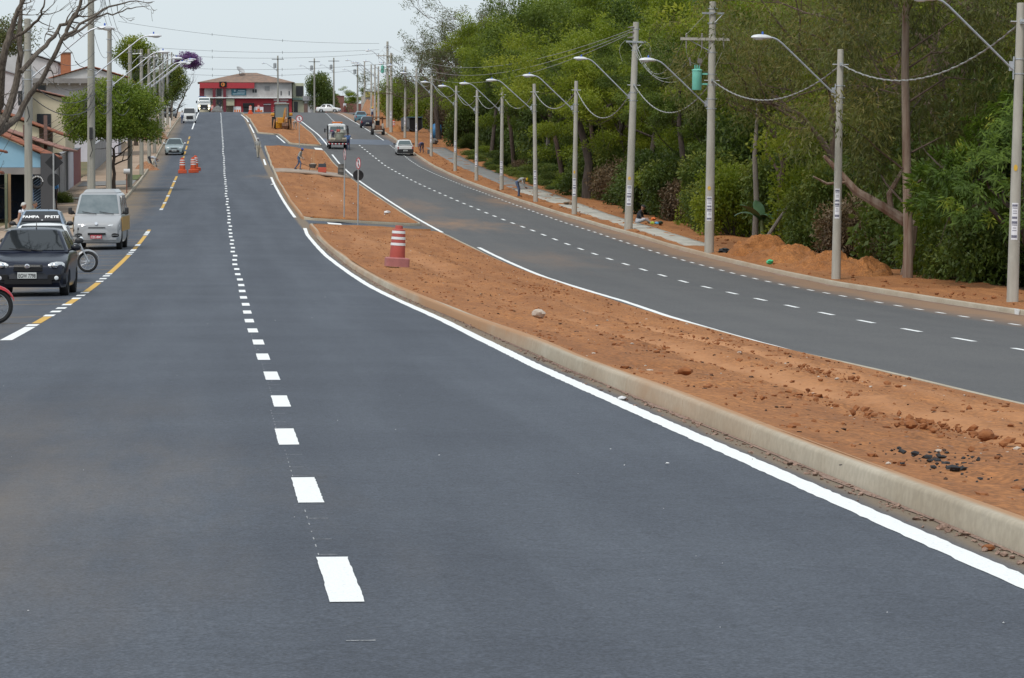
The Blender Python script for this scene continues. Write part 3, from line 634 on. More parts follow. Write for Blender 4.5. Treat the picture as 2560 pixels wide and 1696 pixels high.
# ---- road signs
M_SIGNB = mat('sign_back_black', (0.012,0.012,0.014), .55)
M_SIGNR = mat('sign_red', (0.45,0.03,0.04), .45); M_SIGNW = mat('sign_white', (0.75,0.73,0.74), .45); M_GREYP = mat('sign_post_grey', (0.30,0.31,0.31), .6, (.38,.38,.38), 3, 3)
def disc(t, name, z, r, rot, y, mats):
    Mx = Matrix.Translation((0,y,z)) @ Matrix.Rotation(rot, 4, 'Z') @ Matrix.Rotation(R(90), 4, 'X')
    d = MB(); d.lathe([(r,-.003),(r,.003)],28,0,Mx); pl = d.build(name, mats[0], t); return pl, Mx
def no_turn_sign(label, u, v, h, rot, r=.27, back_disc=None, lean=0.0, zoff=.16):
    t = thing('road_sign', label, 'road sign', (u, v, G(u, v)+zoff), 0, None, 0, lean)
    p = MB(); p.tube([(0,0,-.3),(0,0,h)],.032,10); p.build('post', M_GREYP, t)
    pl, Mx = disc(t, 'sign_plate', h-r, r, rot, -.045, [M_SIGNB])
    d = MB(); d.lathe([(r*.995,.005),(r*.78,.006)],28,0,Mx,caps=False); d.build('red_rim', M_SIGNR, pl)
    d = MB(); d.lathe([(r*.78,.0045),(.001,.0045)],28,0,Mx,caps=False); d.build('white_face', M_SIGNW, pl)
    d = MB(); X = Mx
    d.add([(-.03,-.16,.008),(.03,-.16,.008),(.03,.06,.008),(-.03,.06,.008)],[(0,1,2,3)],0,X); d.add([(-.09,.05,.008),(.09,.05,.008),(0,.19,.008)],[(0,1,2)],0,X); d.build('arrow', M_SIGNB, pl)
    d = MB(); d.add([(-.17,.13,.010),(-.13,.17,.010),(.17,-.13,.010),(.13,-.17,.010)],[(0,1,2,3)],0,X); d.build('red_slash', M_SIGNR, pl)
    if back_disc:
        disc(t, 'sign_plate_back', back_disc, .245, 0, .045, [M_SIGNB])
    return t
no_turn_sign('round red and white sign turned edge-on on a grey post in the median', 5.58, 165.2, 3.35, R(-80), .28, lean=.012)
no_turn_sign('slim grey post with a red-rimmed round sign above a black disc at the crossing', 5.84, 155.2, 3.08, R(-70), .28, back_disc=2.26, lean=.01)
no_turn_sign('round red and white arrow sign on a post beside the backhoe', 7.54, 337.5, 2.95, 0, .34, lean=.0)
t = thing('road_sign', 'grey post holding a black diamond plate above a black disc on the house side pavement', 'road sign', (-8.05, 158, G(-8.05, 158)+.14))
p = MB(); p.tube([(0,-.02,-.2),(0,-.02,3.15)],.04,10); p.build('post', M_GREYP, t)
d = MB(); d.lathe([(.42,-.003),(.42,.003)],4,0,Matrix.Translation((.02,.04,2.72))@Matrix.Rotation(R(90),4,'X')); d.build('diamond_plate', M_SIGNB, t)
disc(t, 'disc_plate', 1.92, .30, 0, .04, [M_SIGNB])
# ================================================================ vehicles (local: front at y=0 facing -Y, tail at y=L)
M_GLASS = mat('car_glass', (0.018,0.022,0.025), .04, spec=.9)
M_GLASSL = mat('car_glass_pale', (0.09,0.12,0.125), .06, spec=.8)
M_TYRE = mat('tyre_rubber', (0.016,0.016,0.017), .85)
M_RIM = mat('wheel_rim', (0.42,0.43,0.45), .35, metal=.7)
M_CHROME = mat('chrome', (0.7,0.71,0.73), .15, metal=1.0)
M_UNDER = mat('underbody', (0.008,0.008,0.009), .9)
M_HEAD = mat('headlight_glass', (0.55,0.58,0.60), .1, (0.75,0.77,0.78), 9, 2, spec=.8)
M_TAIL = mat('tail_light', (0.32,0.02,0.02), .25)
M_PLATE = mat('plate_grey', (0.55,0.57,0.56), .5); M_PLATER = mat('plate_red', (0.42,0.02,0.04), .5)
M_TXTD = mat('lettering_dark', (0.02,0.02,0.025), .6); M_TXTW = mat('lettering_white', (0.8,0.8,0.8), .6)
def paint(name, c, c2=None): return mat(name, c, .28, c2, 1.5, 3, coat=.25, spec=.3)
def interp(y, ys, zs): return float(np.interp(y, ys, zs))
def wheel(t, x, y, r, w=.19, rim=M_RIM, side=1):
    Mx = Matrix.Translation((x,y,r)) @ Matrix.Rotation(R(90), 4, 'Y')
    o = MB(); o.lathe([(r*.62,-w/2),(r*.93,-w/2),(r,-w/2+.03),(r,w/2-.03),(r*.93,w/2),(r*.62,w/2)],22,0,Mx,caps=False); o.lathe([(r*.62,w/2),(r*.62,-w/2)],22,0,Mx,caps=False)
    ob = o.build('wheel', M_TYRE, t)
    k = MB(); k.lathe([(.02,-w*.36),(r*.63,-w*.30),(r*.63,w*.30),(.02,w*.36)],18,0,Mx); k.build('rim', rim, ob); return ob
def rrect(cx, hw, y0, y1, z, r, n=3):
    pts = []
    for (sx, yy, a0) in ((1, y1, 0), (-1, y1, 90), (-1, y0, 180), (1, y0, 270)):
        for k in range(n+1):
            a = R(a0+90*k/n); px = sx*(hw-r); py = yy+(-r if yy == y1 else r)
            pts.append((cx+px+r*math.cos(a), py+r*math.sin(a), z))
    return pts
def car(name, label, cat, u, v, paintm, P, rz=0.0, group=None, dz=0.0, glass=None, plate=None, detail=2, tilt=None):
    L, Wd, H = P['L'], P['W'], P['H']; hw = Wd/2; r = P.get('r', .29); wb0, wb1 = P['ax']
    t = thing(name, label, cat, (u, v, G(u, v)+dz), rz, group, (slope(u, v) if tilt is None else tilt)*(1 if abs(rz) < 1.6 else -1))
    glass = glass or M_GLASS
    # lower body
    ys = sorted(set([0,.02,.06,.14,.3,.55,.9]+[L-.02,L,L-.08,L-.2,L-.45]+[wb+d for wb in (wb0, wb1) for d in (-r-.075,-r-.05,-.30,-.22,-.1,0,.1,.22,.30,r+.05,r+.075)]+list(np.arange(1.2, L-.4, .35))))
    rings = []
    for y in ys:
        zt = interp(y, *P['top']); zb = P.get('zb', .2)+ (.10 if y < .05 or y > L-.05 else 0)
        for wb in (wb0, wb1):
            d = abs(y-wb)
            if d < r+.06: zb = max(zb, r+math.sqrt(max(0, (r+.06)**2-d*d)))
        e = min(y, L-y); w = hw*(1-.16*max(0, 1-e/.5)**2.2)
        zm = min(zt-.10, P.get('zm', .62)); zb = min(zb, zm-.05)
        rings.append([(-w*.45,y,zb),(-w*.93,y,zb),(-w*.99,y,zb+(zm-zb)*.35),(-w,y,zm),(-w*.985,y,zt-.07),(-w*.95,y,zt-.02),(-w*.86,y,zt),(-w*.4,y,zt+.015),(w*.4,y,zt+.015),(w*.86,y,zt),(w*.95,y,zt-.02),(w*.985,y,zt-.07),(w,y,zm),(w*.99,y,zb+(zm-zb)*.35),(w*.93,y,zb),(w*.45,y,zb)])
    b = MB(); b.loft(rings); body = b.build('body', paintm, t, smooth=38)
    ub = MB(); ub.box((0,L/2,.27+r*.3),(Wd*.80,L-.35,.26)); ub.build('underbody', M_UNDER, t)
    # cabin
    c = P['cab']            # belt y0,y1 ; roof y0,y1 ; belt z ; roof z ; roof half width
    yb0, yb1, yr0, yr1, zb, zr, rw = c; bw = hw*.955
    def rng_(f, inset=0): return (bw+(rw-bw)*f-inset, yb0+(yr0-yb0)*f+inset, yb1+(yr1-yb1)*f-inset, zb+(zr-zb)*f)
    rg = []
    for f, ins in ((0,0),(.5,0),(.88,0)):
        a = rng_(f); rg.append(rrect(0, a[0]-ins, a[1]+ins, a[2]-ins, a[3], .09))
    a = rng_(1.0, .05); rg.append(rrect(0, a[0], a[1], a[2], zr-.012, .12)); a = rng_(1.0, .16); rg.append(rrect(0, a[0], a[1], a[2], zr+.012, .14)); a = rng_(1.0, .4); rg.append(rrect(0, a[0], a[1], a[2], zr+.028, .15))
    cb = MB(); cb.loft(rg); cab = cb.build('cabin', paintm, t, smooth=42)
    def cor(f, s, front): q = rng_(f); return Vector((s*q[0], q[1] if front else q[2], q[3]))
    def pane(nm, A, B, C, D, th=.012, parent=t, m=glass):
        p = MB(); p.slab([A, B, C, D], th); return p.build(nm, m, parent, smooth=0)
    i0, i1 = .08, .93
    def lerp_in(f, s, front, inx): q = cor(f, s, front); q.x -= s*inx; return q
    ws = pane('windshield', lerp_in(i0,-1,True,.07), lerp_in(i0,1,True,.07), lerp_in(i1,1,True,.08), lerp_in(i1,-1,True,.08))
    rw_ = pane('rear_window', lerp_in(i0+.06,1,False,.10), lerp_in(i0+.06,-1,False,.10), lerp_in(i1-.03,-1,False,.10), lerp_in(i1-.03,1,False,.10))
    for s in (-1, 1):
        segs = P.get('win', [(.04,.48),(.53,.95)])
        for (a0, a1) in segs:
            def pt(f, k):
                q = rng_(f); return Vector((s*(q[0]-.002), q[1]+(q[2]-q[1])*k, q[3]))
            k0, k1 = a0+.06, a1
            A, B, C, D = pt(.08, k0), pt(.08, k1), pt(.88, min(k1, .97)), pt(.88, a0+.05)
            (pane('side_window', A, B, C, D) if s > 0 else pane('side_window', B, A, D, C))
        m = MB(); m.ball((s*(hw+.10), yb0+.32, zb+.10),(.11,.06,.075),10,7); m.tube([(s*(hw-.05),yb0+.36,zb+.05),(s*(hw+.06),yb0+.33,zb+.07)],.03,6); m.build('mirror', P.get('mirm', M_DARK), t)
        for wb in (wb0, wb1): wheel(t, s*(hw-.115), wb, r, .185, side=s)
    # lights, bumper trims, plates
    zt0 = interp(.10, *P['top'])
    for s in (-1, 1):
        hl = P.get('head', (.20,.34,.13,.62))  # width, x, height, z
        h = MB(); w2, xx, hh, zz = hl; rin = []
        for k, (fx, fh) in enumerate(((0,.25),(.15,.7),(.5,1),(.85,.95),(1,.45))):
            x = s*(hw-.06-w2*2*(1-fx)); yy = .015+.16*fx**2.2; rin.append([(x,yy,zz-hh*fh/2),(x,yy-.03,zz),(x,yy,zz+hh*fh/2),(x,yy+.14,zz)])
        h.loft(rin); hd = h.build('headlight', P.get('headm', M_HEAD), t)
        tl = MB(); tw, tz0, tz1 = P.get('tail', (.14,.62,.92)); tl.box((s*(hw-.12-tw/2*.0), L-.025, (tz0+tz1)/2),(tw,.07,tz1-tz0)); tl.build('tail_light', M_TAIL, t, bevel=.015)
    if P.get('bump', True):
        for yy, nm in ((-.012,'front_bumper'),(L-.04,'rear_bumper')):
            q = MB(); z0, z1 = P.get('bz', (.26,.50)); rin = []
            for k in np.linspace(-1, 1, 11):
                d = .17*abs(k)**3*(1 if yy < 1 else -1); rin.append([(k*hw*.97,yy+d,z0),(k*hw*.97,yy+d+(-.04 if yy < 1 else .09),(z0+z1)/2),(k*hw*.97,yy+d,z1),(k*hw*.97,yy+d+.05,z1)])
            q.loft(rin); q.build(nm, P.get('bm', M_DARK) if yy < 1 else P.get('bmr', M_DARK), t)
    if detail > 1:
        g = MB(); gz0, gz1, gw = P.get('grille', (.58,.66,.30)); g.box((0,.02,(gz0+gz1)/2),(gw*2,.06,gz1-gz0)); gr = g.build('grille', M_DARK, t, bevel=.01)
    if plate:
        txt, pm, tm, side, zz, xx = plate
        yy = -.085 if side < 0 else L+.10
        p = MB(); p.box((xx,yy,zz),(.40,.012,.13)); po = p.build('licence_plate', pm, t)
        if txt: text_obj('plate_text', txt, .115, tm, po, (xx, yy-.008 if side < 0 else yy+.008, zz-.012), (R(90),0,0 if side < 0 else R(180)), .002, .70)
        else:
            q = MB(); q.box((xx,yy+.008*side,zz-.01),(.30,.004,.05)); q.build('plate_text', M_TXTD, po)
    t['_'] = 1; del t['_']
    return t
HATCH = dict(L=3.83, W=1.64, H=1.43, r=.295, ax=(.80,3.17), top=([0,.03,.10,.25,.6,1.05,1.2,3.4,3.75,3.83],[.60,.66,.71,.755,.84,.925,.94,.96,.93,.80]), cab=(1.02,3.72,1.62,3.25,.93,1.43,.56), zm=.6, head=(.17,.3,.17,.66), grille=(.595,.685,.30), bm=paint('paint_black',(.010,.011,.016)), bmr=paint('paint_black',(.010,.011,.016)))
# black hatchback close to the yellow line
P = dict(HATCH); P['mirm'] = MATS['paint_black']
blk = car('parked_car', 'black hatchback parked by the yellow line, a grey licence plate on its bumper', 'car', -4.55, 72.9, paint('paint_black_blue',(.006,.009,.022)), P, R(-1.5), plate=('EGW 7798', M_PLATE, M_TXTD, -1, .455, -.02))
e = MB(); e.lathe([(.055,0),(.055,.012),(.04,.018)],20,0,Matrix.Translation((-.02,-.03,.645))@Matrix.Rotation(R(90),4,'X')); em = e.build('emblem', M_CHROME, blk)
e = MB(); e.lathe([(.036,0),(.036,.006)],16,0,Matrix.Translation((-.02,-.047,.645))@Matrix.Rotation(R(90),4,'X')); e.build('emblem_centre', mat('emblem_wine',(.18,.16,.2),.4), em)
e = MB(); e.box((-.02,-.05,.655),(.56,.02,.012)); e.build('grille_bar', M_CHROME, blk); e = MB(); e.box((0,-.062,.57),(.62,.03,.055)); e.build('air_intake', M_UNDER, blk); e = MB(); e.box((0,-.062,.32),(1.0,.03,.10)); e.build('lower_intake', M_UNDER, blk)
for s in (-1,1):
    e = MB(); e.box((s*.56,-.045,.41),(.28,.03,.13)); fg = e.build('fog_recess', M_UNDER, blk, bevel=.02)
    e = MB(); e.lathe([(.045,0),(.045,.02),(.03,.03)],14,0,Matrix.Translation((s*.60,-.058,.40))@Matrix.Rotation(R(90),4,'X')); e.build('fog_lamp', M_HEAD, fg)
    e = MB(); e.tube([(s*.12+.1,1.02,.965),(s*.12-.38,1.10,1.01)],.012,5); e.build('wiper', M_DARK, blk)
    e = MB(); e.ball((s*.56,-.02,.66),(.075,.05,.06),12,8); e.build('lamp_reflector', M_CHROME, blk)
e = MB(); e.tube([(.04,1.75,1.44),(.04,1.85,1.60)],[.014,.004],6); e.build('antenna', M_DARK, blk)
# white hatchback behind it
P = dict(HATCH); P['bm'] = M_DARK; P['bmr'] = M_DARK
wht = car('parked_car', 'white car parked between the black hatchback and the lettered grey pickup', 'car', -4.86, 83.8, paint('paint_white',(.70,.71,.70)), P, R(1.0))
# grey pickup with the lettering on its windscreen
PAMPA = dict(L=4.35, W=1.64, H=1.43, r=.30, ax=(.80,3.35), top=([0,.04,.12,.3,1.1,1.25,2.7,2.85,4.3,4.35],[.62,.68,.73,.77,.90,.92,.93,.93,.93,.85]), cab=(1.15,2.85,1.75,2.62,.92,1.44,.57), win=[(.02,.92)], zm=.6, head=(.14,.3,.15,.66))
pam = car('parked_pickup', 'blue-grey pickup parked at the pavement with white lettering on its windscreen', 'pickup', -6.2, 109.2, paint('paint_bluegrey',(.20,.26,.34)), PAMPA, R(0), dz=.11)
b = MB(); b.slab([(-.62,1.33,1.085),(.62,1.33,1.085),(.585,1.545,1.27),(-.585,1.545,1.27)],.03); bn = b.build('windscreen_banner', M_TXTD, pam, smooth=0)
tilt = math.atan2(.185,.215)
for s_, x in (('PAMPA',-.335),('FRETE',.335)): text_obj('banner_text', s_, .165, M_TXTW, bn, (x,1.33+.135-.028,1.085+.115+.03), (tilt,0,0), .006, 1.02)
b = MB(); b.box((.03,1.33+.02-.026,1.085+.02+.024),(.06,.004,.03)); b.build('sticker', M_TXTW, pam)
e = MB(); e.tube([(.22,1.9,1.45),(.22,1.95,1.62)],[.012,.004],6); e.build('antenna', M_DARK, pam)
# silver van with a yellow flank band
VAN = dict(L=4.70, W=1.70, H=2.0, r=.31, ax=(.72,3.35), top=([0,.03,.1,.25,.5,.75,4.5,4.7],[.80,.90,.97,1.06,1.16,1.24,1.24,1.15]), cab=(.62,4.66,1.38,4.52,1.20,1.97,.68), win=[(.02,.20),(.24,.46),(.49,.70),(.73,.93)], zm=.68, zb=.26, head=(.20,.3,.15,.84), grille=(.76,.80,.30), bz=(.34,.70), bm=paint('paint_silver',(.36,.37,.38)), bmr=MATS['paint_silver'], tail=(.14,.9,1.3))
van = car('parked_van', 'silver passenger van with an orange-yellow flank and a red licence plate', 'van', -4.74, 119.6, MATS['paint_silver'], VAN, R(-2.2), glass=mat('van_glass',(.10,.13,.14),.08,(.16,.19,.20),1.5,3,spec=.8), plate=('CZC-0047', M_PLATER, M_TXTW, -1, .465, -.02))
b = MB(); b.box((.858,2.4,.90),(.012,4.1,.50)); b.build('yellow_flank', mat('van_yellow',(.52,.30,.07),.4), van); b = MB(); b.box((-.858,2.4,.90),(.012,4.1,.50)); b.build('yellow_flank', MATS['van_yellow'], van)
b = MB(); b.box((0,-.055,.565),(.62,.03,.07)); b.build('air_intake', M_UNDER, van)
for s in (-1,1):
    b = MB(); b.ball((s*.62,.03,.52),(.15,.06,.085),12,7); b.build('fog_recess', M_UNDER, van)
    b = MB(); b.box((s*.62,-.045,.52),(.24,.012,.012)); b.build('intake_bar', MATS['paint_silver'], van)
    b = MB(); b.tube([(s*.30+.25,.60,1.245),(s*.30-.25,.66,1.33)],.014,5); b.build('wiper', M_DARK, van)
    b = MB(); b.box((s*.99,.86,1.36),(.13,.08,.24)); b.build('mirror_head', M_DARK, van, bevel=.03)
b = MB(); rin = [rrect(0, .60-.05*k, 1.5+.05*k, 4.4-.05*k, 1.985+.055*k, .16) for k in range(3)]; b.loft(rin); b.build('high_roof', MATS['paint_silver'], van)
b = MB(); b.lathe([(.055,0),(.055,.01)],16,0,Matrix.Translation((-.02,.0,.93))@Matrix.Rotation(R(70),4,'X')); b.build('emblem', M_CHROME, van)
# silver saloon coming after the barrels
SEDAN = dict(L=4.15, W=1.66, H=1.42, r=.29, ax=(.80,3.2), top=([0,.03,.10,.25,.6,1.1,1.25,3.3,4.0,4.15],[.58,.65,.70,.75,.83,.90,.92,.94,.92,.80]), cab=(1.05,3.45,1.65,2.95,.92,1.42,.56), zm=.6, head=(.17,.3,.15,.64))
P = dict(SEDAN); P['mirm'] = M_LAMP
sed = car('parked_car', 'silver-green saloon car parked beyond the orange barrels', 'car', -4.35, 302.4, paint('paint_silvergreen',(.27,.33,.34)), P, R(-1), glass=mat('glass_teal',(.04,.06,.065),.06,spec=.8), plate=('', M_PLATE, M_TXTD, -1, .42, 0))
# white minibus near the crest
KOMBI = dict(L=4.4, W=1.72, H=1.95, r=.32, ax=(.95,3.35), top=([0,.03,.1,.2,4.3,4.4],[1.10,1.16,1.20,1.22,1.22,1.1]), cab=(.04,4.36,.42,4.2,1.2,1.93,.70), win=[(.01,.22),(.26,.48),(.52,.72),(.76,.95)], zm=.75, zb=.3, head=(.10,.5,.2,.78), grille=(.6,.62,.01), bm=M_PAINT)
kom = car('parked_van', 'white boxy minibus parked near the crest of the road', 'van', -4.1, 437.5, MATS['paint_white'], KOMBI, 0)
b = MB(); b.box((.05,-.07,.72),(.85,.05,.42)); b.build('dark_grille', M_DARK, kom)
drk = car('parked_car', 'dark grey car under the trees past the white posts', 'car', -7.6, 470, paint('paint_darkgrey',(.06,.07,.075)), HATCH, R(-12), dz=.14, detail=1)
# white truck cresting the hill, lamps lit
M_LIT = mat('lit_headlamp', (.9,.85,.6), .2, emit=((1,.86,.5), 6.0))
trk = thing('truck', 'white cab truck with lit headlamps coming over the crest', 'truck', (-2.8, 594, G(-2.8, 594)), 0)
b = MB(); rin = []
for y, zb, zt, w in ((0,.5,1.9,1.05),(.08,.45,2.0,1.12),(.35,.45,2.45,1.12),(.6,.45,2.62,1.08),(1.5,.45,2.65,1.08),(1.65,.5,2.55,1.08)):
    rin.append([(-w,y,zb),(-w,y,(zb+zt)*.55),(-w*.88,y,zt-.08),(-w*.7,y,zt),(w*.7,y,zt),(w*.88,y,zt-.08),(w,y,(zb+zt)*.55),(w,y,zb)])
b.loft(rin); b.build('cab', MATS['paint_white'], trk)
b = MB(); b.slab([(-.92,-.02,1.72),(.92,-.02,1.72),(.84,.33,2.42),(-.84,.33,2.42)],.03); b.build('windshield', M_GLASSL, trk)
b = MB(); b.box((0,-.04,1.0),(1.3,.06,.55)); b.build('grille', M_DARK, trk); b = MB(); b.box((0,-.08,.58),(2.2,.14,.28)); b.build('bumper', M_DARK, trk, bevel=.03)
b = MB(); b.box((0,4.0,1.35),(2.3,4.6,.9)); b.box((0,3.2,.75),(.9,5.6,.3)); b.build('cargo_bed', mat('truck_dark_bed',(.03,.035,.04),.7), trk)
b = MB(); b.box((-.3,3.2,2.3),(1.3,2.4,1.0)); b.build('blue_load', mat('blue_load',(.08,.14,.3),.7), trk)
b = MB(); b.box((0,-.16,.62),(.42,.012,.13)); b.build('licence_plate', M_PLATE, trk)
for s in (-1,1):
    b = MB(); b.lathe([(.12,0),(.12,.03),(.05,.05)],14,0,Matrix.Translation((s*.85,-.06,1.05))@Matrix.Rotation(R(90),4,'X')); b.build('headlight', M_LIT, trk)
    b = MB(); b.lathe([(.09,0),(.09,.03),(.04,.05)],14,0,Matrix.Translation((s*.8,-.15,.58))@Matrix.Rotation(R(90),4,'X')); b.build('fog_lamp', M_LIT, trk)
    b = MB(); b.box((s*1.32,.2,1.75),(.2,.1,.45)); b.tube([(s*1.05,.25,1.9),(s*1.3,.2,1.9)],.03,6); b.build('mirror', M_DARK, trk, bevel=.03)
    for y in (.85,4.8): wheel(trk, s*.98, y, .46, .3)
# ---- right carriageway, seen from behind (rz = pi)
PICK = dict(L=4.2, W=1.63, H=1.42, r=.29, ax=(.8,3.2), top=([0,.04,.12,.3,1.1,1.25,4.1,4.2],[.62,.68,.73,.77,.90,.94,.95,.90]), cab=(1.1,2.75,1.7,2.62,.94,1.44,.57), win=[(.02,.93)], zm=.6, tail=(.12,.60,.88), bz=(.28,.58))
pk = car('parked_pickup', 'small white pickup parked beside the bending worker in purple overalls', 'pickup', 17.35, 329.0, MATS['paint_white'], PICK, R(180), glass=mat('glass_mid',(.12,.16,.165),.06,spec=.8), plate=('', M_PLATE, M_TXTD, 1, .50, 0))
b = MB(); b.box((0,4.25,.45),(1.5,.08,.40)); b.build('lower_rear_panel', M_DARK, pk, bevel=.03); b = MB(); b.box((0,3.45,.962),(1.36,1.3,.02)); b.build('cargo_cover', M_DARK, pk); b = MB(); b.box((.0,4.215,.75),(1.2,.02,.3)); b.build('tailgate_panel', MATS['paint_white'], pk)
hb = car('parked_car', 'black hatchback parked ahead of the rusty loader', 'car', 17.95, 424.8, paint('paint_navy',(.012,.014,.03)), HATCH, R(180), plate=('', M_PLATE, M_TXTD, 1, .62, 0), detail=1)
bc = car('parked_car', 'blue-green car half hidden ahead of the black hatchback', 'car', 18.75, 462.0, paint('paint_teal',(.10,.20,.25)), SEDAN, R(180), detail=1)
fc = car('parked_car', 'white car side-on on the cross street before the brick wall', 'car', 20.6, 588, MATS['paint_white'], SEDAN, R(75), detail=1, tilt=0)
# rusty compact loader with its bonnet open
ld = thing('loader', 'old rusty compact loader with an open rear and small cab roof', 'loader', (17.72, 387.6, G(17.72, 387.6)), 0)
M_RUST = mat('rusty_iron', (.06,.035,.025), .8, (.22,.10,.05), 4, 5, .3, 12); M_LW = mat('loader_white', (.45,.44,.42), .6, (.3,.26,.2), 3, 4)
b = MB(); b.box((0,1.4,.75),(1.15,2.4,.55)); b.build('chassis', M_RUST, ld, bevel=.04)
b = MB(); b.box((-.52,.5,1.0),(.22,.9,.6)); b.box((.52,.5,1.0),(.22,.9,.6)); b.box((0,.4,.45),(1.25,.6,.2)); b.build('rear_frame', M_LW, ld, bevel=.05)
b = MB(); b.box((0,.55,.85),(.7,.5,.5)); b.build('engine_block', M_RUST, ld, bevel=.05)
b = MB(); b.box((0,1.4,2.06),(1.25,1.5,.09)); b.build('cab_roof', M_RUST, ld, bevel=.03)
for s in (-1,1):
    for y in (.75,2.05): p = MB(); p.tube([(s*.55,y,1.0),(s*.55,y,2.05)],.04,6); p.build('cab_post', M_RUST, ld)
    for y in (.45,2.2): wheel(ld, s*.62, y, .38, .28)
b = MB(); b.box((0,1.6,1.35),(.5,.12,.6)); b.box((0,1.4,1.05),(.5,.5,.1)); b.build('seat', M_DARK, ld)
# ---- line marking truck
lt = thing('work_truck', 'white road marking truck with paint tank, rails and orange beacon bar', 'truck', (11.36, 336.4, G(11.36, 336.4)), 0, None, slope(11.4, 337))
b = MB(); rin = []
for y, zb, zt, w in ((3.9,.55,2.1,.94),(4.0,.5,2.32,.97),(5.2,.5,2.36,.97),(5.7,.5,1.6,.97),(5.9,.5,1.2,.93)):
    rin.append([(-w,y,zb),(-w,y,(zb+zt)*.55),(-w*.86,y,zt-.06),(-w*.7,y,zt),(w*.7,y,zt),(w*.86,y,zt-.06),(w,y,(zb+zt)*.55),(w,y,zb)])
b.loft(rin); b.build('cab', MATS['paint_white'], lt)
b = MB(); b.slab([(.72,3.88,1.62),(-.72,3.88,1.62),(-.66,3.93,2.12),(.66,3.93,2.12)],-.03); b.build('rear_window', M_GLASSL, lt)
b = MB(); b.box((0,2.0,.82),(2.0,3.9,.12)); b.build('deck', mat('deck_steel',(.12,.11,.10),.7,(.2,.17,.14),3,4), lt); b = MB(); b.box((0,2.6,.58),(.8,4.8,.25)); b.build('chassis', M_UNDER, lt)
b = MB(); b.box((0,.05,.56),(2.06,.08,.22)); rb = b.build('rear_bumper', M_UNDER, lt)
for k in range(12): q = MB(); q.box((-.94+.171*k,.0,.55),(.15,.012,.10)); q.build('reflector_stripe', M_SIGNR if k % 2 else M_SIGNW, rb)
b = MB(); b.lathe([(.06,0),(.42,.03),(.46,.15),(.46,.75),(.35,.9),(.1,.95)],18,0,Matrix.Translation((.15,.85,.88))); b.build('paint_tank', mat('paint_tank',(.42,.43,.36),.6,(.3,.3,.24),3,4), lt)
b = MB(); b.tube([(-.15,.7,1.75),(.2,.68,1.75)],.22,14); b.build('red_reel', mat('red_reel',(.45,.06,.03),.5), lt)
b = MB(); b.box((.55,1.6,1.4),(.5,.8,1.0)); b.box((-.35,2.2,1.3),(.6,.8,.8)); b.build('pump_cabinet', mat('cabinet_grey',(.33,.33,.31),.6,(.22,.2,.18),3,4), lt, bevel=.03)
b = MB(); b.tube([(-.75,.35,.95),(-.6,.3,1.0),(-.3,.28,.95)],.16,10); b.tube([(.4,.3,1.0),(.75,.3,1.0)],.13,10); b.build('sacks', mat('sacking',(.42,.38,.3),.9,(.3,.26,.2),5,4), lt)
rl = MB()
for x in (-.98,.98):
    for y in (.2,1.9,3.7): rl.tube([(x,y,.85),(x,y,2.32)],.028,6)
    rl.tube([(x,.2,2.3),(x,3.7,2.3)],.028,6)
for z in (2.3,1.6): rl.tube([(-.98,.2,z),(.98,.2,z)],.028,6)
for x in (-.1,.1): rl.tube([(x,.2,1.6),(x,.2,2.3)],.02,6)
rl.build('guard_rail', M_DARK, lt)
b = MB(); b.box((.05,4.4,2.52),(1.05,.3,.15)); bb = b.build('beacon_bar', mat('beacon_orange',(.6,.16,.03),.3), lt, bevel=.03); b = MB(); b.box((.0,4.35,2.41),(.8,.3,.07)); b.build('beacon_base', M_SIGNW, bb)
for s in (-1,1):
    b = MB(); b.box((s*1.16,5.3,1.7),(.14,.08,.4)); b.tube([(s*.95,5.3,1.8),(s*1.16,5.3,1.8)],.025,6); b.build('mirror', M_DARK, lt, bevel=.02)
    for y in (.95,5.0): wheel(lt, s*.82, y, .38, .26)
    b = MB(); b.box((s*.9,.06,.72),(.14,.05,.10)); b.build('tail_light', M_TAIL, lt)
# ---- backhoe
bk = thing('backhoe', 'yellow backhoe loader with folded digging arm on the far median', 'backhoe', (6.98, 398.8, G(6.98, 398.8)+.17), 0)
M_JCB = mat('digger_yellow', (.62,.30,.02), .5, (.5,.24,.03), 3, 3); M_ARM = mat('digger_arm', (.40,.20,.08), .7, (.25,.12,.06), 3, 4)
b = MB(); b.box((0,2.1,1.0),(.95,3.4,.7)); b.box((0,3.6,1.35),(.9,1.4,.5)); b.build('chassis', M_JCB, bk, bevel=.05)
for s in (-1,1):
    cp = MB(); cp.tube([(s*.82,.55,1.3),(s*.80,.6,2.9)],.05,6); cp.build('cab_post', M_DARK, bk); cp = MB(); cp.tube([(s*.82,2.2,1.3),(s*.78,2.1,2.9)],.05,6); cp.build('cab_post', M_DARK, bk)
b = MB(); b.box((0,1.35,2.96),(1.75,1.85,.14)); b.build('cab_roof', mat('digger_roof',(.28,.29,.27),.6), bk, bevel=.04)
b = MB(); b.slab([(-.78,.60,1.35),(.78,.60,1.35),(.76,.63,2.85),(-.76,.63,2.85)],.02); b.build('rear_window', mat('cab_glass',(.16,.19,.18),.1,spec=.7), bk)
b = MB(); b.box((-.1,1.5,1.75),(.5,.35,.9)); b.build('seat', M_DARK, bk)
for s in (-1,1):
    b = MB(); b.box((s*1.02,1.1,1.72),(.5,1.0,.35)); b.build('fender', M_JCB, bk, bevel=.08)
    wheel(bk, s*.92, 1.15, .72, .46, M_JCB); wheel(bk, s*.85, 3.7, .46, .34, M_JCB)
    b = MB(); b.tube([(s*.85,.45,1.1),(s*1.0,.2,.1)],.09,8); b.box((s*1.02,.18,.06),(.4,.3,.08)); b.build('stabiliser', M_ARM, bk)
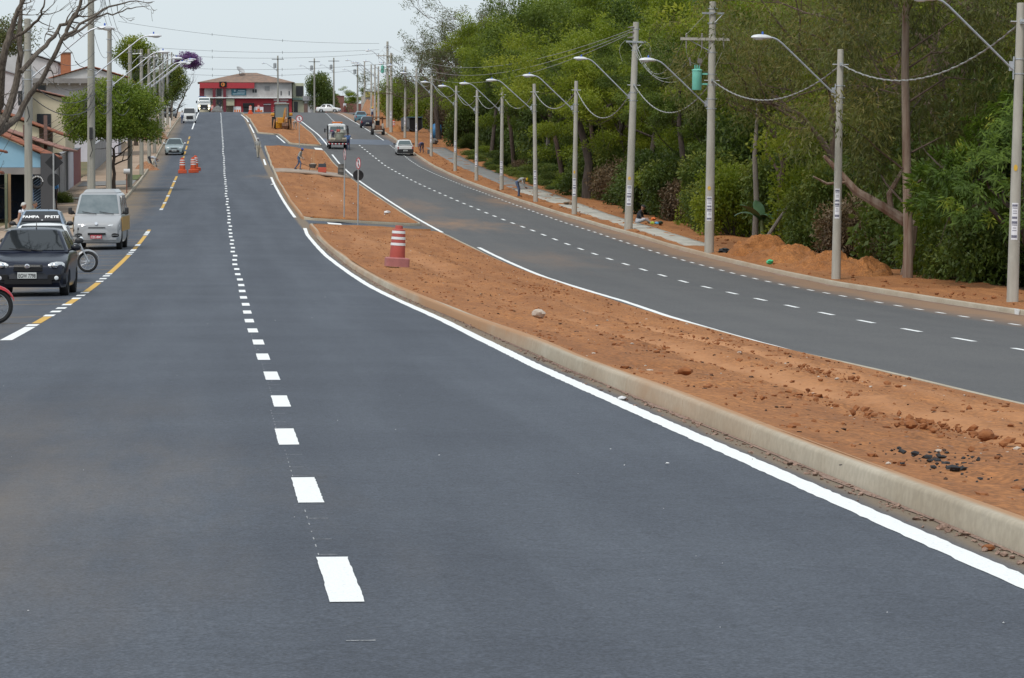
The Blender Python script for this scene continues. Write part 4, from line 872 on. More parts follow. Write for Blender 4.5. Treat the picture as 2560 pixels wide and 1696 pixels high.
b = MB(); b.tube([(.25,.35,1.0),(.35,-.2,1.9),(.45,-.25,2.45)],[.16,.14,.11],6); b.build('boom', M_JCB, bk); b = MB(); b.tube([(.45,-.25,2.45),(.42,-.65,1.5),(.38,-.7,.75)],[.12,.12,.09],6); b.build('dipper_arm', M_ARM, bk); b = MB(); b.tube([(.44,-.38,2.2),(.46,-.75,1.2)],.06,8); b.build('hydraulic_ram', M_GALV, bk)
b = MB(); rin = [[(x,-.5,.08),(x,-.95,.05),(x,-1.05,.35),(x,-.9,.62),(x,-.5,.75)] for x in (.0,.72)]; b.loft(rin); b.build('bucket', M_RUST, bk)
b = MB(); b.box((0,4.9,.55),(2.1,.6,.8)); b.build('front_shovel', M_JCB, bk, bevel=.05)
# ---- motorcycles (local: front toward +X)
def moto(label, u, v, rz, bodym, steer=0.0, lean=R(-8), dz=0.0, rimm=M_GALV):
    t = thing('motorcycle', label, 'motorcycle', (u, v, G(u, v)+dz), rz, None, lean)
    r = .29
    def mw(x, nm, ang):
        Mx = Matrix.Translation((x,0,r)) @ Matrix.Rotation(ang, 4, 'Z') @ Matrix.Rotation(R(90), 4, 'X')
        o = MB(); n = 30; rings = []
        for k in range(n+1):
            a = 2*math.pi*k/n; rings.append([((r-.042+.042*math.cos(q))*math.cos(a), (r-.042+.042*math.cos(q))*math.sin(a), .042*math.sin(q)) for q in np.linspace(0, 2*math.pi, 8, endpoint=False)])
        o.loft(rings, 0, False, True, Mx); w = o.build('wheel', M_TYRE, t)
        o = MB(); o.lathe([(r-.085,-.022),(r-.07,-.022),(r-.07,.022),(r-.085,.022)],30,0,Mx,caps=False); o.build('rim', rimm, w)
        o = MB(); o.lathe([(.01,-.06),(.06,-.05),(.06,.05),(.01,.06)],14,0,Mx); o.build('hub', rimm, w)
        o = MB()
        for k in range(18): a = 2*math.pi*k/18; o.tube([(.05*math.cos(a),.05*math.sin(a),.03*(-1)**k),((r-.08)*math.cos(a+.25*(-1)**k),(r-.08)*math.sin(a+.25*(-1)**k),0)],.004,3,M=Mx)
        o.build('spokes', rimm, w); return w
    mw(.64, 'wheel', steer); mw(-.64, 'wheel', 0)
    b = MB(); b.tube([(.64,-.075,r),(.42,-.075,.80),(.38,-.07,.92)],.022,8); b.build('fork_leg', M_GALV, t); b = MB(); b.tube([(.64,.075,r),(.42,.075,.80),(.38,.07,.92)],.022,8); b.build('fork_leg', M_GALV, t)
    b = MB(); rings = []
    for a in np.linspace(R(20), R(140), 10): rings.append([(.64+(r+.035)*math.cos(a), s, r+(r+.035)*math.sin(a)+zz) for s, zz in ((-.06,-.03),(-.035,.012),(0,.022),(.035,.012),(.06,-.03))])
    b.loft(rings, 0, False, False); b.build('front_fender', bodym, t)
    b = MB(); b.loft([[(x, w*math.cos(q), z+h*math.sin(q)) for q in np.linspace(0, 2*math.pi, 10, endpoint=False)] for x, w, z, h in ((.36,.06,.80,.06),(.25,.13,.82,.11),(.02,.13,.80,.11),(-.12,.09,.76,.07))]); b.build('tank', bodym, t)
    b = MB(); b.loft([[(x, w*math.cos(q), z+h*math.sin(q)) for q in np.linspace(0, 2*math.pi, 10, endpoint=False)] for x, w, z, h in ((-.05,.10,.78,.04),(-.3,.13,.79,.05),(-.65,.12,.83,.05),(-.8,.06,.85,.04))]); b.build('seat', M_DARK, t)
    b = MB(); b.box((.02,0,.45),(.36,.2,.3)); b.build('engine', mat('engine_metal',(.16,.16,.17),.5,metal=.5), t, bevel=.03)
    b = MB(); b.tube([(.38,0,.85),(.2,0,.5),(-.1,0,.32),(-.64,0,.29)],.025,6); b.tube([(.2,.05,.7),(-.35,.1,.66),(-.64,.1,.29)],.02,6); b.build('frame', M_DARK, t)
    b = MB(); b.tube([(.1,-.13,.35),(-.3,-.15,.28),(-.75,-.16,.36)],[.025,.035,.045],8); b.build('exhaust', M_CHROME, t)
    b = MB(); b.tube([(.30,-.34,1.02),(.36,-.15,1.0),(.38,0,.95),(.36,.15,1.0),(.30,.34,1.02)],.014,6); hb_ = b.build('handlebar', M_DARK, t)
    for s in (-1,1):
        b = MB(); b.ball((.33,s*.36,1.18),(.02,.065,.045),10,6); b.tube([(.33,s*.27,1.02),(.33,s*.35,1.16)],.007,5); b.build('mirror', M_DARK, t)
    b = MB(); b.ball((.47,0,.90),(.07,.09,.09),12,8); b.build('headlight', M_HEAD, t)
    b = MB(); b.tube([(-.05,.12,.3),(-.05,.32,.02)],.014,5); b.build('kickstand', M_DARK, t)
    return t
moto('silver motorcycle nosing out towards the yellow line behind the white car', -4.72, 94.0, R(12), mat('moto_silver',(.33,.34,.36),.35), R(-22), R(-4))
moto('red motorcycle at the kerb in front of the black hatchback', -4.75, 55.2, R(6), mat('moto_red',(.42,.02,.03),.35), R(0), R(4))
# ================================================================ people and small street things
M_SKIN = mat('skin', (.33,.17,.11), .6); M_SKIND = mat('skin_dark', (.10,.055,.038), .6)
M_SHOE = mat('shoe_dark', (.03,.027,.025), .7)
def jn(**k): return {a: Vector(b) for a, b in k.items()}
def base_pose():
    return dict(pel=(0,0,.95), chs=(0,0,1.28), nck=(0,.01,1.47), hed=(0,-.015,1.60), shl=(-.185,0,1.41), shr=(.185,0,1.41), ell=(-.24,.03,1.12), elr=(.24,.03,1.12), wrl=(-.25,-.06,.87), wrr=(.25,-.06,.87),
        hil=(-.09,0,.92), hir=(.09,0,.92), knl=(-.10,-.02,.50), knr=(.10,-.02,.50), anl=(-.105,.02,.08), anr=(.105,.02,.08))
POSES = {}
POSES['stand'] = base_pose()
p = base_pose(); p.update(knl=(-.09,-.14,.52), anl=(-.09,-.22,.09), knr=(.09,.06,.50), anr=(.09,.30,.10), wrl=(-.22,.16,.90), ell=(-.24,.12,1.13), wrr=(.22,-.22,.92), elr=(.24,-.03,1.13)); POSES['walk'] = p
p = base_pose(); p.update(pel=(0,.14,.94), chs=(0,-.14,1.13), nck=(0,-.32,1.19), hed=(0,-.45,1.15), shl=(-.18,-.26,1.15), shr=(.18,-.26,1.15), ell=(-.2,-.32,.87), elr=(.2,-.32,.87), wrl=(-.10,-.45,.64), wrr=(.12,-.47,.62), hil=(-.09,.14,.91), hir=(.09,.14,.91), knl=(-.11,.0,.49), knr=(.11,.0,.49)); POSES['bend'] = p
p = base_pose(); p.update(pel=(0,.25,.92), chs=(0,-.08,.92), nck=(0,-.28,.86), hed=(0,-.38,.74), shl=(-.18,-.2,.86), shr=(.18,-.2,.86), ell=(-.2,-.24,.58), elr=(.2,-.24,.58), wrl=(-.10,-.3,.32), wrr=(.12,-.32,.30), hil=(-.09,.25,.89), hir=(.09,.25,.89), knl=(-.13,.08,.48), knr=(.13,.08,.48), anl=(-.15,.1,.08), anr=(.15,.1,.08)); POSES['stoop'] = p
p = base_pose(); p.update(pel=(0,.10,.90), chs=(0,-.04,1.22), nck=(0,-.11,1.39), hed=(0,-.17,1.51), shl=(-.185,-.08,1.34), shr=(.185,-.08,1.34), ell=(-.23,-.02,1.05), elr=(.23,-.02,1.05), wrl=(-.22,-.26,.84), wrr=(.22,-.26,.84), knl=(-.09,-.12,.50), anl=(-.09,-.05,.09), knr=(.09,.14,.48), anr=(.09,.44,.11), hil=(-.09,.10,.87), hir=(.09,.10,.87)); POSES['push'] = p
p = base_pose(); p.update(pel=(0,0,.13), chs=(0,-.10,.46), nck=(0,-.18,.64), hed=(0,-.25,.76), shl=(-.18,-.14,.58), shr=(.18,-.14,.58), ell=(-.22,-.22,.32), elr=(.22,-.22,.32), wrl=(-.10,-.42,.24), wrr=(.10,-.42,.24), hil=(-.10,-.02,.12), hir=(.10,-.02,.12), knl=(-.26,-.40,.24), knr=(.26,-.40,.24), anl=(-.02,-.62,.08), anr=(.06,-.56,.09)); POSES['sit'] = p
p = base_pose(); p.update(ell=(-.36,-.05,1.40), wrl=(-.42,-.10,1.66), elr=(.36,-.05,1.40), wrr=(.42,-.1,1.66)); POSES['armsup'] = p
p = base_pose(); p.update(elr=(.30,-.18,1.34), wrr=(.22,-.40,1.42), ell=(-.3,-.18,1.3), wrl=(-.2,-.4,1.35)); POSES['reach'] = p
def capsule_dirs(): pass
def person(label, u, v, z, rz, pose, shirt, trousers, hat=None, hair=(.03,.025,.02), skin=None, scale=1.0, sleeves='long', vox=.021, shorts=False, cap_kind='cap', group=None):
    skin = skin or M_SKIN; J = {k: Vector(q) for k, q in POSES[pose].items()}
    t = thing('person', label, 'person', (u, v, z), rz, group)
    caps = []   # a,b,ra,rb,mat index : 0 skin 1 shirt 2 trousers 3 shoe
    def c(a, b, ra, rb, m): caps.append((Vector(a), Vector(b), ra, rb, m))
    mid = J['pel'].lerp(J['chs'], .45)
    for s in (-1, 1):
        o = Vector((s*.065, 0, 0)); c(J['pel']+o, mid+o*.9, .105, .098, 2 if True else 1); c(mid+o*.9, J['chs']+o*1.35, .10, .112, 1)
        sh, el, wr = (J['shl'], J['ell'], J['wrl']) if s < 0 else (J['shr'], J['elr'], J['wrr'])
        c(J['chs']+o, sh, .09, .068, 1); c(sh, el, .058, .046, 1 if sleeves != 'none' else 0); c(el, wr, .043, .032, 1 if sleeves == 'long' else 0)
        d = (wr-el).normalized(); c(wr, wr+d*.075, .034, .036, 0)
        for k in range(4):
            q = wr+d*.085+Vector((0, (k-1.5)*.018, 0)); caps.append((q, q+d*(.065+.012*(1.5-abs(k-1.5)))+Vector((0,-.012,-.008)), .0115, .009, 0))
        caps.append((wr+d*.03, wr+d*.075+Vector((-s*.035,-.02,0)), .013, .010, 0))
        hp, kn, an = (J['hil'], J['knl'], J['anl']) if s < 0 else (J['hir'], J['knr'], J['anr'])
        c(hp, kn, .088, .062, 2); c(kn, an, .058, .042, 0 if shorts else 2)
        fd = Vector((s*.02, -.16, -.035)) if pose != 'sit' else Vector((s*.08,-.12,-.02)); c(an+Vector((0,.03,-.03)), an+fd, .042, .034, 3)
    c(J['chs']+Vector((0,0,.06)), J['nck'], .075, .056, 1); c(J['nck']-Vector((0,0,.02)), J['hed']-(J['hed']-J['nck'])*.3, .05, .05, 0)
    hd = J['hed']; up = (hd-J['nck']).normalized(); fw = Vector((0,-1,0)); fw = (fw-up*fw.dot(up)).normalized(); sd_ = up.cross(fw)
    c(hd+up*.035+fw*-.015, hd+up*.04+fw*.01, .088, .086, 0); c(hd-up*.05+fw*.015, hd-up*.02+fw*.03, .06, .07, 0)
    c(hd+fw*.085-up*.005, hd+fw*.105-up*.02, .013, .016, 0)            # nose
    for s in (-1, 1): c(hd+sd_*s*.083-up*.01, hd+sd_*s*.085+up*.02, .018, .02, 0)   # ears
    mb = MB()
    for a, b, ra, rb, m in caps:
        d = b-a; n = 4
        if d.length < 1e-4: d = Vector((0,0,.001)); b = a+d
        e = d.normalized()
        pts = [a-e*ra*.96, a-e*ra*.6, a, b, b+e*rb*.6, b+e*rb*.96]; rr = [ra*.25, ra*.8, ra, rb, rb*.8, rb*.25]
        mb.tube(pts, rr, 10)
    me = mb.mesh('body_src', [skin], 0); tmp = bpy.data.objects.new('body_src', me); COL.objects.link(tmp)
    rm = tmp.modifiers.new('r', 'REMESH'); rm.mode = 'VOXEL'; rm.voxel_size = vox; sm = tmp.modifiers.new('s', 'SMOOTH'); sm.factor = .5; sm.iterations = 2
    bpy.context.view_layer.update()
    me2 = bpy.data.meshes.new_from_object(tmp.evaluated_get(bpy.context.evaluated_depsgraph_get())); bpy.data.objects.remove(tmp)
    me2.name = 'body'; me2.materials.clear()
    for m in (skin, shirt, trousers, M_SHOE): me2.materials.append(m)
    n = len(me2.polygons); cen = np.empty(n*3); me2.polygons.foreach_get('center', cen); cen = cen.reshape(-1, 3)
    best = np.full(n, 1e9); idx = np.zeros(n, int)
    for a, b, ra, rb, m in caps:
        A = np.array(a); D = np.array(b)-A; L2 = max(D@D, 1e-9); tt = np.clip((cen-A)@D/L2, 0, 1); q = np.linalg.norm(cen-(A+tt[:, None]*D), axis=1)-(ra+(rb-ra)*tt)
        k = q < best; best[k] = q[k]; idx[k] = m
    me2.polygons.foreach_set('material_index', idx); me2.polygons.foreach_set('use_smooth', [True]*n); me2.update()
    link_mesh('body', me2, t)
    hm = mat('hair_%d' % int(hair[0]*1000), hair, .8)
    Mh = Matrix.Translation(hd+up*.04) @ Matrix((( *sd_, 0), (*fw, 0), (*up, 0), (0,0,0,1))).transposed()
    k = MB(); rings = []
    for a in np.linspace(R(-5), R(86), 7): rings.append([(.094*math.cos(a)*math.cos(q), .10*math.cos(a)*math.sin(q)-.012, .098*math.sin(a)-(.05 if math.sin(q) < -.2 and a < .2 else 0)) for q in np.linspace(0, 2*math.pi, 16, endpoint=False)])
    k.loft(rings, 0, True, True, Mh)
    if hat is None: k.build('hair', hm, t)
    else:
        h = MB(); rings = []
        for a in np.linspace(R(0), R(86), 7): rings.append([(.108*math.cos(a)*math.cos(q), .118*math.cos(a)*math.sin(q), .02+.105*math.sin(a)) for q in np.linspace(0, 2*math.pi, 16, endpoint=False)])
        h.loft(rings, 0, True, True, Mh); ho = h.build('helmet' if cap_kind == 'helmet' else 'cap', hat, t)
        br = MB(); br.add([(x, y, .022-abs(x)*.12) for x, y in ((-.08,.07),(.08,.07),(.065,.17),(0,.195),(-.065,.17))], [(0,1,2,3,4)], 0, Mh); br.build('brim', hat, ho)
    eyes = MB()
    for s in (-1, 1):
        ey = MB(); ey.ball(tuple(hd+up*.015+fw*.088+sd_*s*.032), .009, 8, 6); ey.build('eye', mat('eye', (.02,.015,.012), .3), t)
    mo = MB(); mo.tube([tuple(hd-up*.055+fw*.092-sd_*.022), tuple(hd-up*.057+fw*.097), tuple(hd-up*.055+fw*.092+sd_*.022)], .006, 5); mo.build('mouth', mat('lips', (.22,.08,.06), .6), t)
    t.scale = (scale,)*3
    return t
C = lambda n, c, c2=None: mat('cloth_'+n, c, .9, c2, 6, 4)
JEANS = C('jeans', (.055,.085,.16), (.09,.13,.22)); GREY = C('greyshirt', (.27,.275,.265), (.36,.36,.34)); NAVY = C('navy', (.025,.035,.085), (.04,.05,.11)); BEIGE = C('beige', (.30,.27,.21), (.38,.34,.27)); WHT = C('white', (.62,.63,.68), (.7,.7,.74)); BLK = C('black', (.02,.022,.03), (.03,.032,.04)); LGREY = C('ltgrey', (.36,.37,.40), (.44,.45,.48)); BLUE = C('blue', (.05,.20,.45), (.07,.25,.5)); OLIVE = C('olive', (.17,.18,.13), (.22,.22,.17))
YHEL = mat('helmet_yellow', (.68,.48,.02), .35); BCAP = mat('cap_blue', (.04,.08,.35), .8); WCAP = mat('cap_grey', (.4,.4,.42), .8); BKCAP = mat('cap_black', (.02,.02,.02), .8)
def PZ(u, v, dz): return G(u, v)+dz
person('man in white sleeveless shirt with grey hair standing behind the lettered pickup', -7.05, 115.6, PZ(-7.05,115.6,.135), R(55), 'stand', WHT, JEANS, hair=(.5,.49,.46), scale=.95, sleeves='none')
person('man in olive shirt with short dark grey hair facing the white-shirted man', -6.72, 116.6, PZ(-6.72,116.6,.135), R(40), 'stand', OLIVE, JEANS, hair=(.07,.065,.06), scale=.96)
person('person in blue shirt and dark shorts walking by the tyre shop', -9.0, 178, PZ(-9,178,.135), R(170), 'walk', BLUE, BLK, hair=(.03,.02,.02), skin=M_SKIND, shorts=True, sleeves='short', vox=.03)
person('worker in pale grey clothes and cap walking along the median kerb', 2.95, 294.5, PZ(2.95,294.5,.005), R(10), 'walk', GREY, BEIGE, WCAP, skin=M_SKIND, vox=.03)
person('worker in blue jeans pushing a wheelbarrow on the median', 5.75, 261.0, PZ(5.75,261.0,.29), R(68), 'push', GREY, JEANS, BCAP, skin=M_SKIND, vox=.03)
person('worker in yellow helmet and jeans bending at the forest side kerb', 19.05, 221.0, PZ(19.05,221,.20), R(68), 'bend', GREY, JEANS, YHEL, cap_kind='helmet', skin=M_SKIND, vox=.025)
person('person in black shirt and cap sitting on the pavement behind a power pole', 20.95, 173.5, PZ(20.95,173.5,.21), R(70), 'sit', BLK, LGREY, BKCAP, sleeves='short', scale=1.1, vox=.025)
person('worker in grey stooping over the trench on the house side', -5.55, 264.5, PZ(-5.55,264.5,.01), R(85), 'stoop', LGREY, BLK, WCAP, skin=M_SKIND, vox=.03)
person('man in white shirt and jeans beside the white minibus', -4.95, 431.5, PZ(-4.95,431.5,.01), R(30), 'stand', WHT, JEANS, WCAP, vox=.04)
person('worker in grey stooping beside the backhoe', 8.5, 397.8, PZ(8.5,397.8,.2), R(190), 'stoop', LGREY, GREY, vox=.04)
person('worker in blue with red-striped vest crouching on the marking truck deck', 10.85, 336.9, PZ(11.36,336.9,.88), R(215), 'bend', C('vest',(.35,.08,.10),(.05,.05,.13)), NAVY, BCAP, scale=.82, vox=.035)
person('worker in navy overalls standing at the back corner of the marking truck', 12.28, 334.8, PZ(12.28,334.8,.0), R(200), 'reach', C('bluevest',(.10,.2,.42),(.05,.08,.2)), NAVY, vox=.03)
person('worker in purple-navy overalls bending beside the white pickup', 19.05, 327.5, PZ(19.05,327.5,.22), R(195), 'stoop', C('purple',(.06,.05,.14),(.3,.2,.3)), NAVY, vox=.03)
person('worker in yellow helmet with raised arms behind the black hatchback', 20.6, 466, PZ(20.6,466,.2), 0, 'armsup', LGREY, NAVY, YHEL, cap_kind='helmet', vox=.04)
person('pedestrian in white shirt and red trousers at the far kerb', 20.2, 556, PZ(20.2,556,.15), R(10), 'stand', WHT, C('redt',(.25,.04,.06)), vox=.045)
person('dark-clothed person standing before the red shop wall', -.15, 606, PZ(-.15,606,.02), R(20), 'stand', BLK, BLK, vox=.045)

# ---- barrels
M_BARO = mat('barrel_orange', (.62,.10,.03), .55, (.52,.08,.03), 3, 3); M_BARR = mat('barrel_faded_red', (.44,.085,.065), .6, (.36,.075,.06), 3, 4); M_BASEP = mat('barrel_base_pink', (.40,.15,.14), .75, (.31,.12,.115), 5, 4); M_TAPE = mat('reflective_tape', (.70,.73,.74), .5)
def barrel(label, u, v, z, s=1.0, bm=M_BARO, basem=None, rz=0.0, lean=0.0, roll=0.0):
    t = thing('traffic_barrel', label, 'traffic barrel', (u, v, z), rz, 'traffic barrels', roll, lean)
    b = MB(); w = .285; prof = []
    rings = []
    for zz, hw, r in ((0,w,.05),(.20,w,.05),(.225,w-.03,.05),(.23,.215,.08)): rings.append(rrect(0, hw, -hw*.9, hw*.9, zz, r))
    b.loft(rings); 
    b.build('base', basem or bm, t)
    d = MB(); d.lathe([(.235,.20),(.24,.22),(.225,.48),(.225,.53),(.222,.58),(.215,.66),(.212,.72),(.205,.80),(.20,.88),(.19,.93),(.12,.945),(.115,1.02),(.10,1.03),(.02,1.032)],22,0,Matrix.Diagonal((.82,.82,1,1))); dr = d.build('drum', bm, t)
    for z0 in (.53,.68,.83):
        r0 = .229-(z0-.53)*.075; q = MB(); q.lathe([(r0*.825,z0),(r0*.825-.004,z0+.065)],22,caps=False); q.build('reflective_band', M_TAPE, dr)
    t.scale = (s,)*3; return t
barrel('faded red striped barrel on a pink base standing alone on the near median', 4.52, 96.3, G(4.52,96.3)+.20, 1.13, M_BARR, M_BASEP, R(6), R(3.5))
barrel('orange striped barrel upright on the yellow kerbside line', -3.12, 253.2, G(-3.12,253.2)+.012, 1.12)
barrel('orange striped barrel nearest the lane beside the upright one', -2.3, 254.4, G(-2.3,254.4)+.012, 1.12, rz=R(20), lean=R(-2))
barrel('orange striped barrel half hidden behind the other kerbside two', -2.2, 259.5, G(-2.2,259.5)+.012, 1.12, rz=R(40))
barrel('orange barrel on the far tip of the median', 4.4, 510, G(4.4,510)+.16, 1.25)
barrel('orange barrel standing at the red shop doorway', 6.7, 600, G(6.7,600)+.05, 1.2)
barrel('orange barrel at the foot of the red shop pillar', -1.4, 606, G(-1.4,606)+.05, 1.2)
barrel('orange barrel among red pipes before the dark container', 20.3, 404, G(20.3,404)+.16, 1.2)
# ---- wheelbarrow, drums, bucket
wb = thing('wheelbarrow', 'dark wheelbarrow with a load of cement being pushed across the median', 'wheelbarrow', (6.72, 261.0, G(6.72,261.0)+.31), R(-90+68+90-70))
b = MB(); rin = [rrect(0,.20,-.25,.25,.22,.06), rrect(.02,.32,-.33,.33,.50,.08)]; b.loft(rin, 0, False); b.loft([rrect(.02,.30,-.31,.31,.47,.08), rrect(0,.19,-.24,.24,.23,.06)],0,True); b.build('tray', mat('barrow_tray',(.05,.05,.055),.6,(.12,.1,.09),5,4), wb)
for s in (-1,1): b = MB(); b.tube([(.55,s*.06,.18),(0,s*.25,.22),(-.85,s*.28,.55)],.018,6); b.tube([(-.2,s*.25,.24),(-.25,s*.25,.0)],.016,6); b.build('handle', M_DARK, wb)
Mx = Matrix.Translation((.55,0,.18))@Matrix.Rotation(R(90),4,'X'); b = MB(); b.lathe([(.05,-.04),(.18,-.04),(.18,.04),(.05,.04)],18,0,Mx); b.build('wheel', M_TYRE, wb)
b = MB(); b.ball((.03,0,.46),(.26,.26,.12),14,8); b.build('cement_load', MATS['wet_cement'], wb)
def drum(name, label, u, v, z, r, h, m, cat, topm=None):
    t = thing(name, label, cat, (u, v, z), 0)
    b = MB(); b.lathe([(r*.98,0),(r,.02),(r,h*.32),(r*1.03,h*.335),(r,h*.35),(r,h*.65),(r*1.03,h*.665),(r,h*.68),(r,h-.02),(r*1.02,h),(r*.94,h),(r*.94,h-.04),(.02,h-.045)],20); b.build('shell', m, t)
    if topm: q = MB(); q.box((0,0,h+.12),(r*1.7,r*1.2,.24)); q.build('engine', topm, t, bevel=.03)
    return t
drum('oil_drum', 'dark rusty steel drum at the right edge of the median', 8.85, 258.5, G(8.85,258.5)+.2, .29, .88, mat('drum_dark',(.06,.065,.065),.6,(.16,.14,.12),5,4,.2,10), 'drum')
mx = thing('concrete_mixer', 'small red machine with a dark engine on top next to the steel drum', 'mixer', (7.4,259.0,G(7.4,259.0)+.2))
b = MB(); b.box((0,0,.28),(.62,.5,.40)); b.build('red_body', mat('mixer_red',(.50,.09,.05),.6), mx, bevel=.04); b = MB(); b.box((0,0,.62),(.58,.45,.28)); b.tube([(.1,-.1,.72),(.25,-.1,.85)],.03,6); b.build('engine', mat('mixer_engine',(.05,.055,.065),.5), mx, bevel=.05); b = MB(); b.box((0,0,.04),(.5,.4,.09)); b.build('skid', M_DARK, mx)
drum('bucket', 'grey bucket on the ground beside the bending worker by the pickup', 19.75, 326.5, G(19.75,326.5)+.19, .20, .38, mat('bucket_grey',(.10,.11,.12),.5), 'bucket')
# thin timber stakes on the median, white posts on the house side
for (u, v, h, lab) in ((6.75,264.5,1.25,'thin timber stake leaning on the median by the cement path'),(7.0,268,1.5,'thin pale rod stuck in the median soil')):
    o = MB().tube([(0,0,-.2),(.03,0,h)],.022,6).build('stake', mat('stake_wood',(.45,.30,.17),.8), None, (u,v,G(u,v)+.22)); tag(o, lab, 'stake')
for k, (u, v) in enumerate(((-6.65,406),(-6.05,403))):
    o = MB().lathe([(.09,-.1),(.09,1.05),(.06,1.10)],12).build('white_post', mat('white_post',(.62,.6,.55),.7), None, (u,v,G(u,v)+.14)); tag(o, ('white concrete post beside the tree trunks past the saloon', 'white concrete post with the green weeds at its foot')[k], 'post')
# pail on a stand, house side pavement
t = thing('mailbox', 'white round box on a thin rusty post on the house side pavement', 'mailbox', (-5.95, 205, G(-5.95,205)+.14))
b = MB(); b.tube([(0,0,-.1),(0,0,1.15)],.035,8); b.build('post', mat('rust_post',(.2,.09,.06),.8), t); b = MB(); b.tube([(-.18,-.02,1.28),(.20,-.02,1.28)],.16,14); b.build('box', mat('mailbox_white',(.5,.5,.5),.6), t)
# blue-grey container lying open, blue sheet
ct = thing('container', 'dark blue steel container with an open black end on the forest side', 'container', (21.6, 396, G(21.6,396)+.18), R(8))
b = MB(); pts = [(-.75,.35),(-.85,1.65),(.75,1.7),(.8,.45),(.15,.0)]; rin = [[(x+.9,y,z) for x, z in pts] for y in (0,2.6)]; b.loft(rin); b.build('shell', mat('container_blue',(.10,.13,.16),.6,(.07,.10,.13),2,4), ct)
b = MB(); b.loft([[(x*.93+.9,-.012,z*.96+.04) for x, z in pts],[(x*.93+.9,-.002,z*.96+.04) for x, z in pts]]); b.build('open_end', M_UNDER, ct)
b = MB(); b.box((-.35,.0,1.0),(1.0,.04,1.3)); b.box((-.35,.0,.35),(.9,.04,.5)); b.build('side_panel', mat('container_grey',(.16,.18,.20),.6), ct); b = MB(); b.box((.8,1.2,1.74),(1.8,2.7,.07)); b.build('lid', mat('container_lid',(.10,.22,.30),.5), ct)
sh = MB(); rin = []
for k in range(9): x = -.55+1.1*k/8; rin.append([(x,.06*math.sin(k*1.7),0),(x,.06*math.sin(k*1.7+.5)+.05,.9),(x*.92,.05*math.sin(k*1.3)+.12,1.75-.25*abs(k-4)/4)])
sh.loft(rin,0,False,False); o = sh.build('tarpaulin', mat('tarpaulin_blue',(.03,.16,.36),.5,(.04,.2,.42),2,3), None, (23.3,371,G(23.3,371)+.12)); tag(o, 'bright blue tarpaulin sheet hung behind the dark leaning trunk', 'tarpaulin'); o.modifiers.new('th','SOLIDIFY').thickness = .01
# seated person's bags, rubbish, green and black plastic bags
def crumple(name, label, cat, u, v, z, r, m, seed, sq=.6):
    rs = random.Random(seed); b = MB(); rings = []
    for a in np.linspace(R(-80), R(85), 9): rings.append([(r*(1+.35*rs.uniform(-1,1))*math.cos(a)*math.cos(q), r*(1+.35*rs.uniform(-1,1))*math.cos(a)*math.sin(q), r*sq*math.sin(a)*(1+.2*rs.uniform(-1,1))+r*sq*.9) for q in np.linspace(0, 2*math.pi, 12, endpoint=False)])
    b.loft(rings); o = b.build(name, m, None, (u, v, z), smooth=25); return tag(o, label, cat)
crumple('plastic_bag', 'bright green plastic bag dropped before the soil heaps', 'bag', 20.2, 126.8, G(20.2,126.8)+.17, .15, mat('bag_green',(.05,.50,.22),.35), 3)
crumple('plastic_bag', 'black plastic bag at the foot of the transformer pole', 'bag', 20.25, 138.6, G(20.25,138.6)+.17, .26, mat('bag_black',(.012,.013,.015),.4), 5, .45)
for k, (du, dv, c, r, n) in enumerate(((.62,-.3,(.45,.6,.08),.12,'lime green bag'),(.85,-.2,(.12,.42,.72),.11,'light blue bag'),(.75,.25,(.75,.18,.04),.13,'orange bag'),(1.05,-.1,(.02,.04,.03),.14,'dark green bag'))):
    crumple('small_bag', n+' lying beside the person seated on the pavement', 'bag', 21.05+du, 173.4+dv, G(21.8,173.4)+(.22 if k != 2 else .42), r, mat('bag_'+n.replace(' ','_'), c, .5), 20+k)
crumple('garbage_sack', 'white and dark rubbish sack left on the red soil by the pavement', 'bag', 21.9, 352, G(21.9,352)+.17, .35, mat('sack_pale',(.25,.24,.22),.7,(.05,.05,.05),4,3), 31, .9)
crumple('tool_pile', 'low pile of tools and wood on the concrete pavement', 'pile', 20.75, 206, G(20.75,206)+.20, .32, mat('tool_pile',(.05,.04,.03),.8,(.3,.18,.1),6,4), 33, .3)
# ================================================================ buildings
M_TILE = mat('roof_tile_red', (.34,.115,.06), .85, (.24,.10,.065), 2.5, 5, .3, 12); M_TILEO = mat('roof_tile_old', (.17,.125,.10), .9, (.27,.17,.12), 1.2, 5, .3, 10); M_TILEP = mat('roof_tile_pink', (.36,.19,.15), .85, (.28,.15,.12), 2, 5)
M_CREAM = mat('wall_cream', (.62,.55,.40), .9, (.52,.46,.33), .6, 5, .1, 10); M_WWALL = mat('wall_white', (.56,.55,.56), .9, (.45,.44,.44), .5, 5, .1, 10); M_GWALL = mat('wall_grey', (.34,.34,.35), .9, (.25,.25,.26), .8, 5, .15, 10); M_BLUEW = mat('wall_light_blue', (.28,.47,.60), .9, (.23,.41,.54), .7, 4); M_NAVYW = mat('wall_navy', (.03,.05,.09), .8, (.05,.07,.11), 2, 4); M_BRICK = mat('brick_orange', (.42,.17,.08), .9, (.32,.13,.07), 4, 5); M_SLAB = mat('slab_concrete', (.20,.185,.18), .9, (.28,.26,.25), .8, 5); M_WIN = mat('window_dark', (.02,.022,.028), .15)
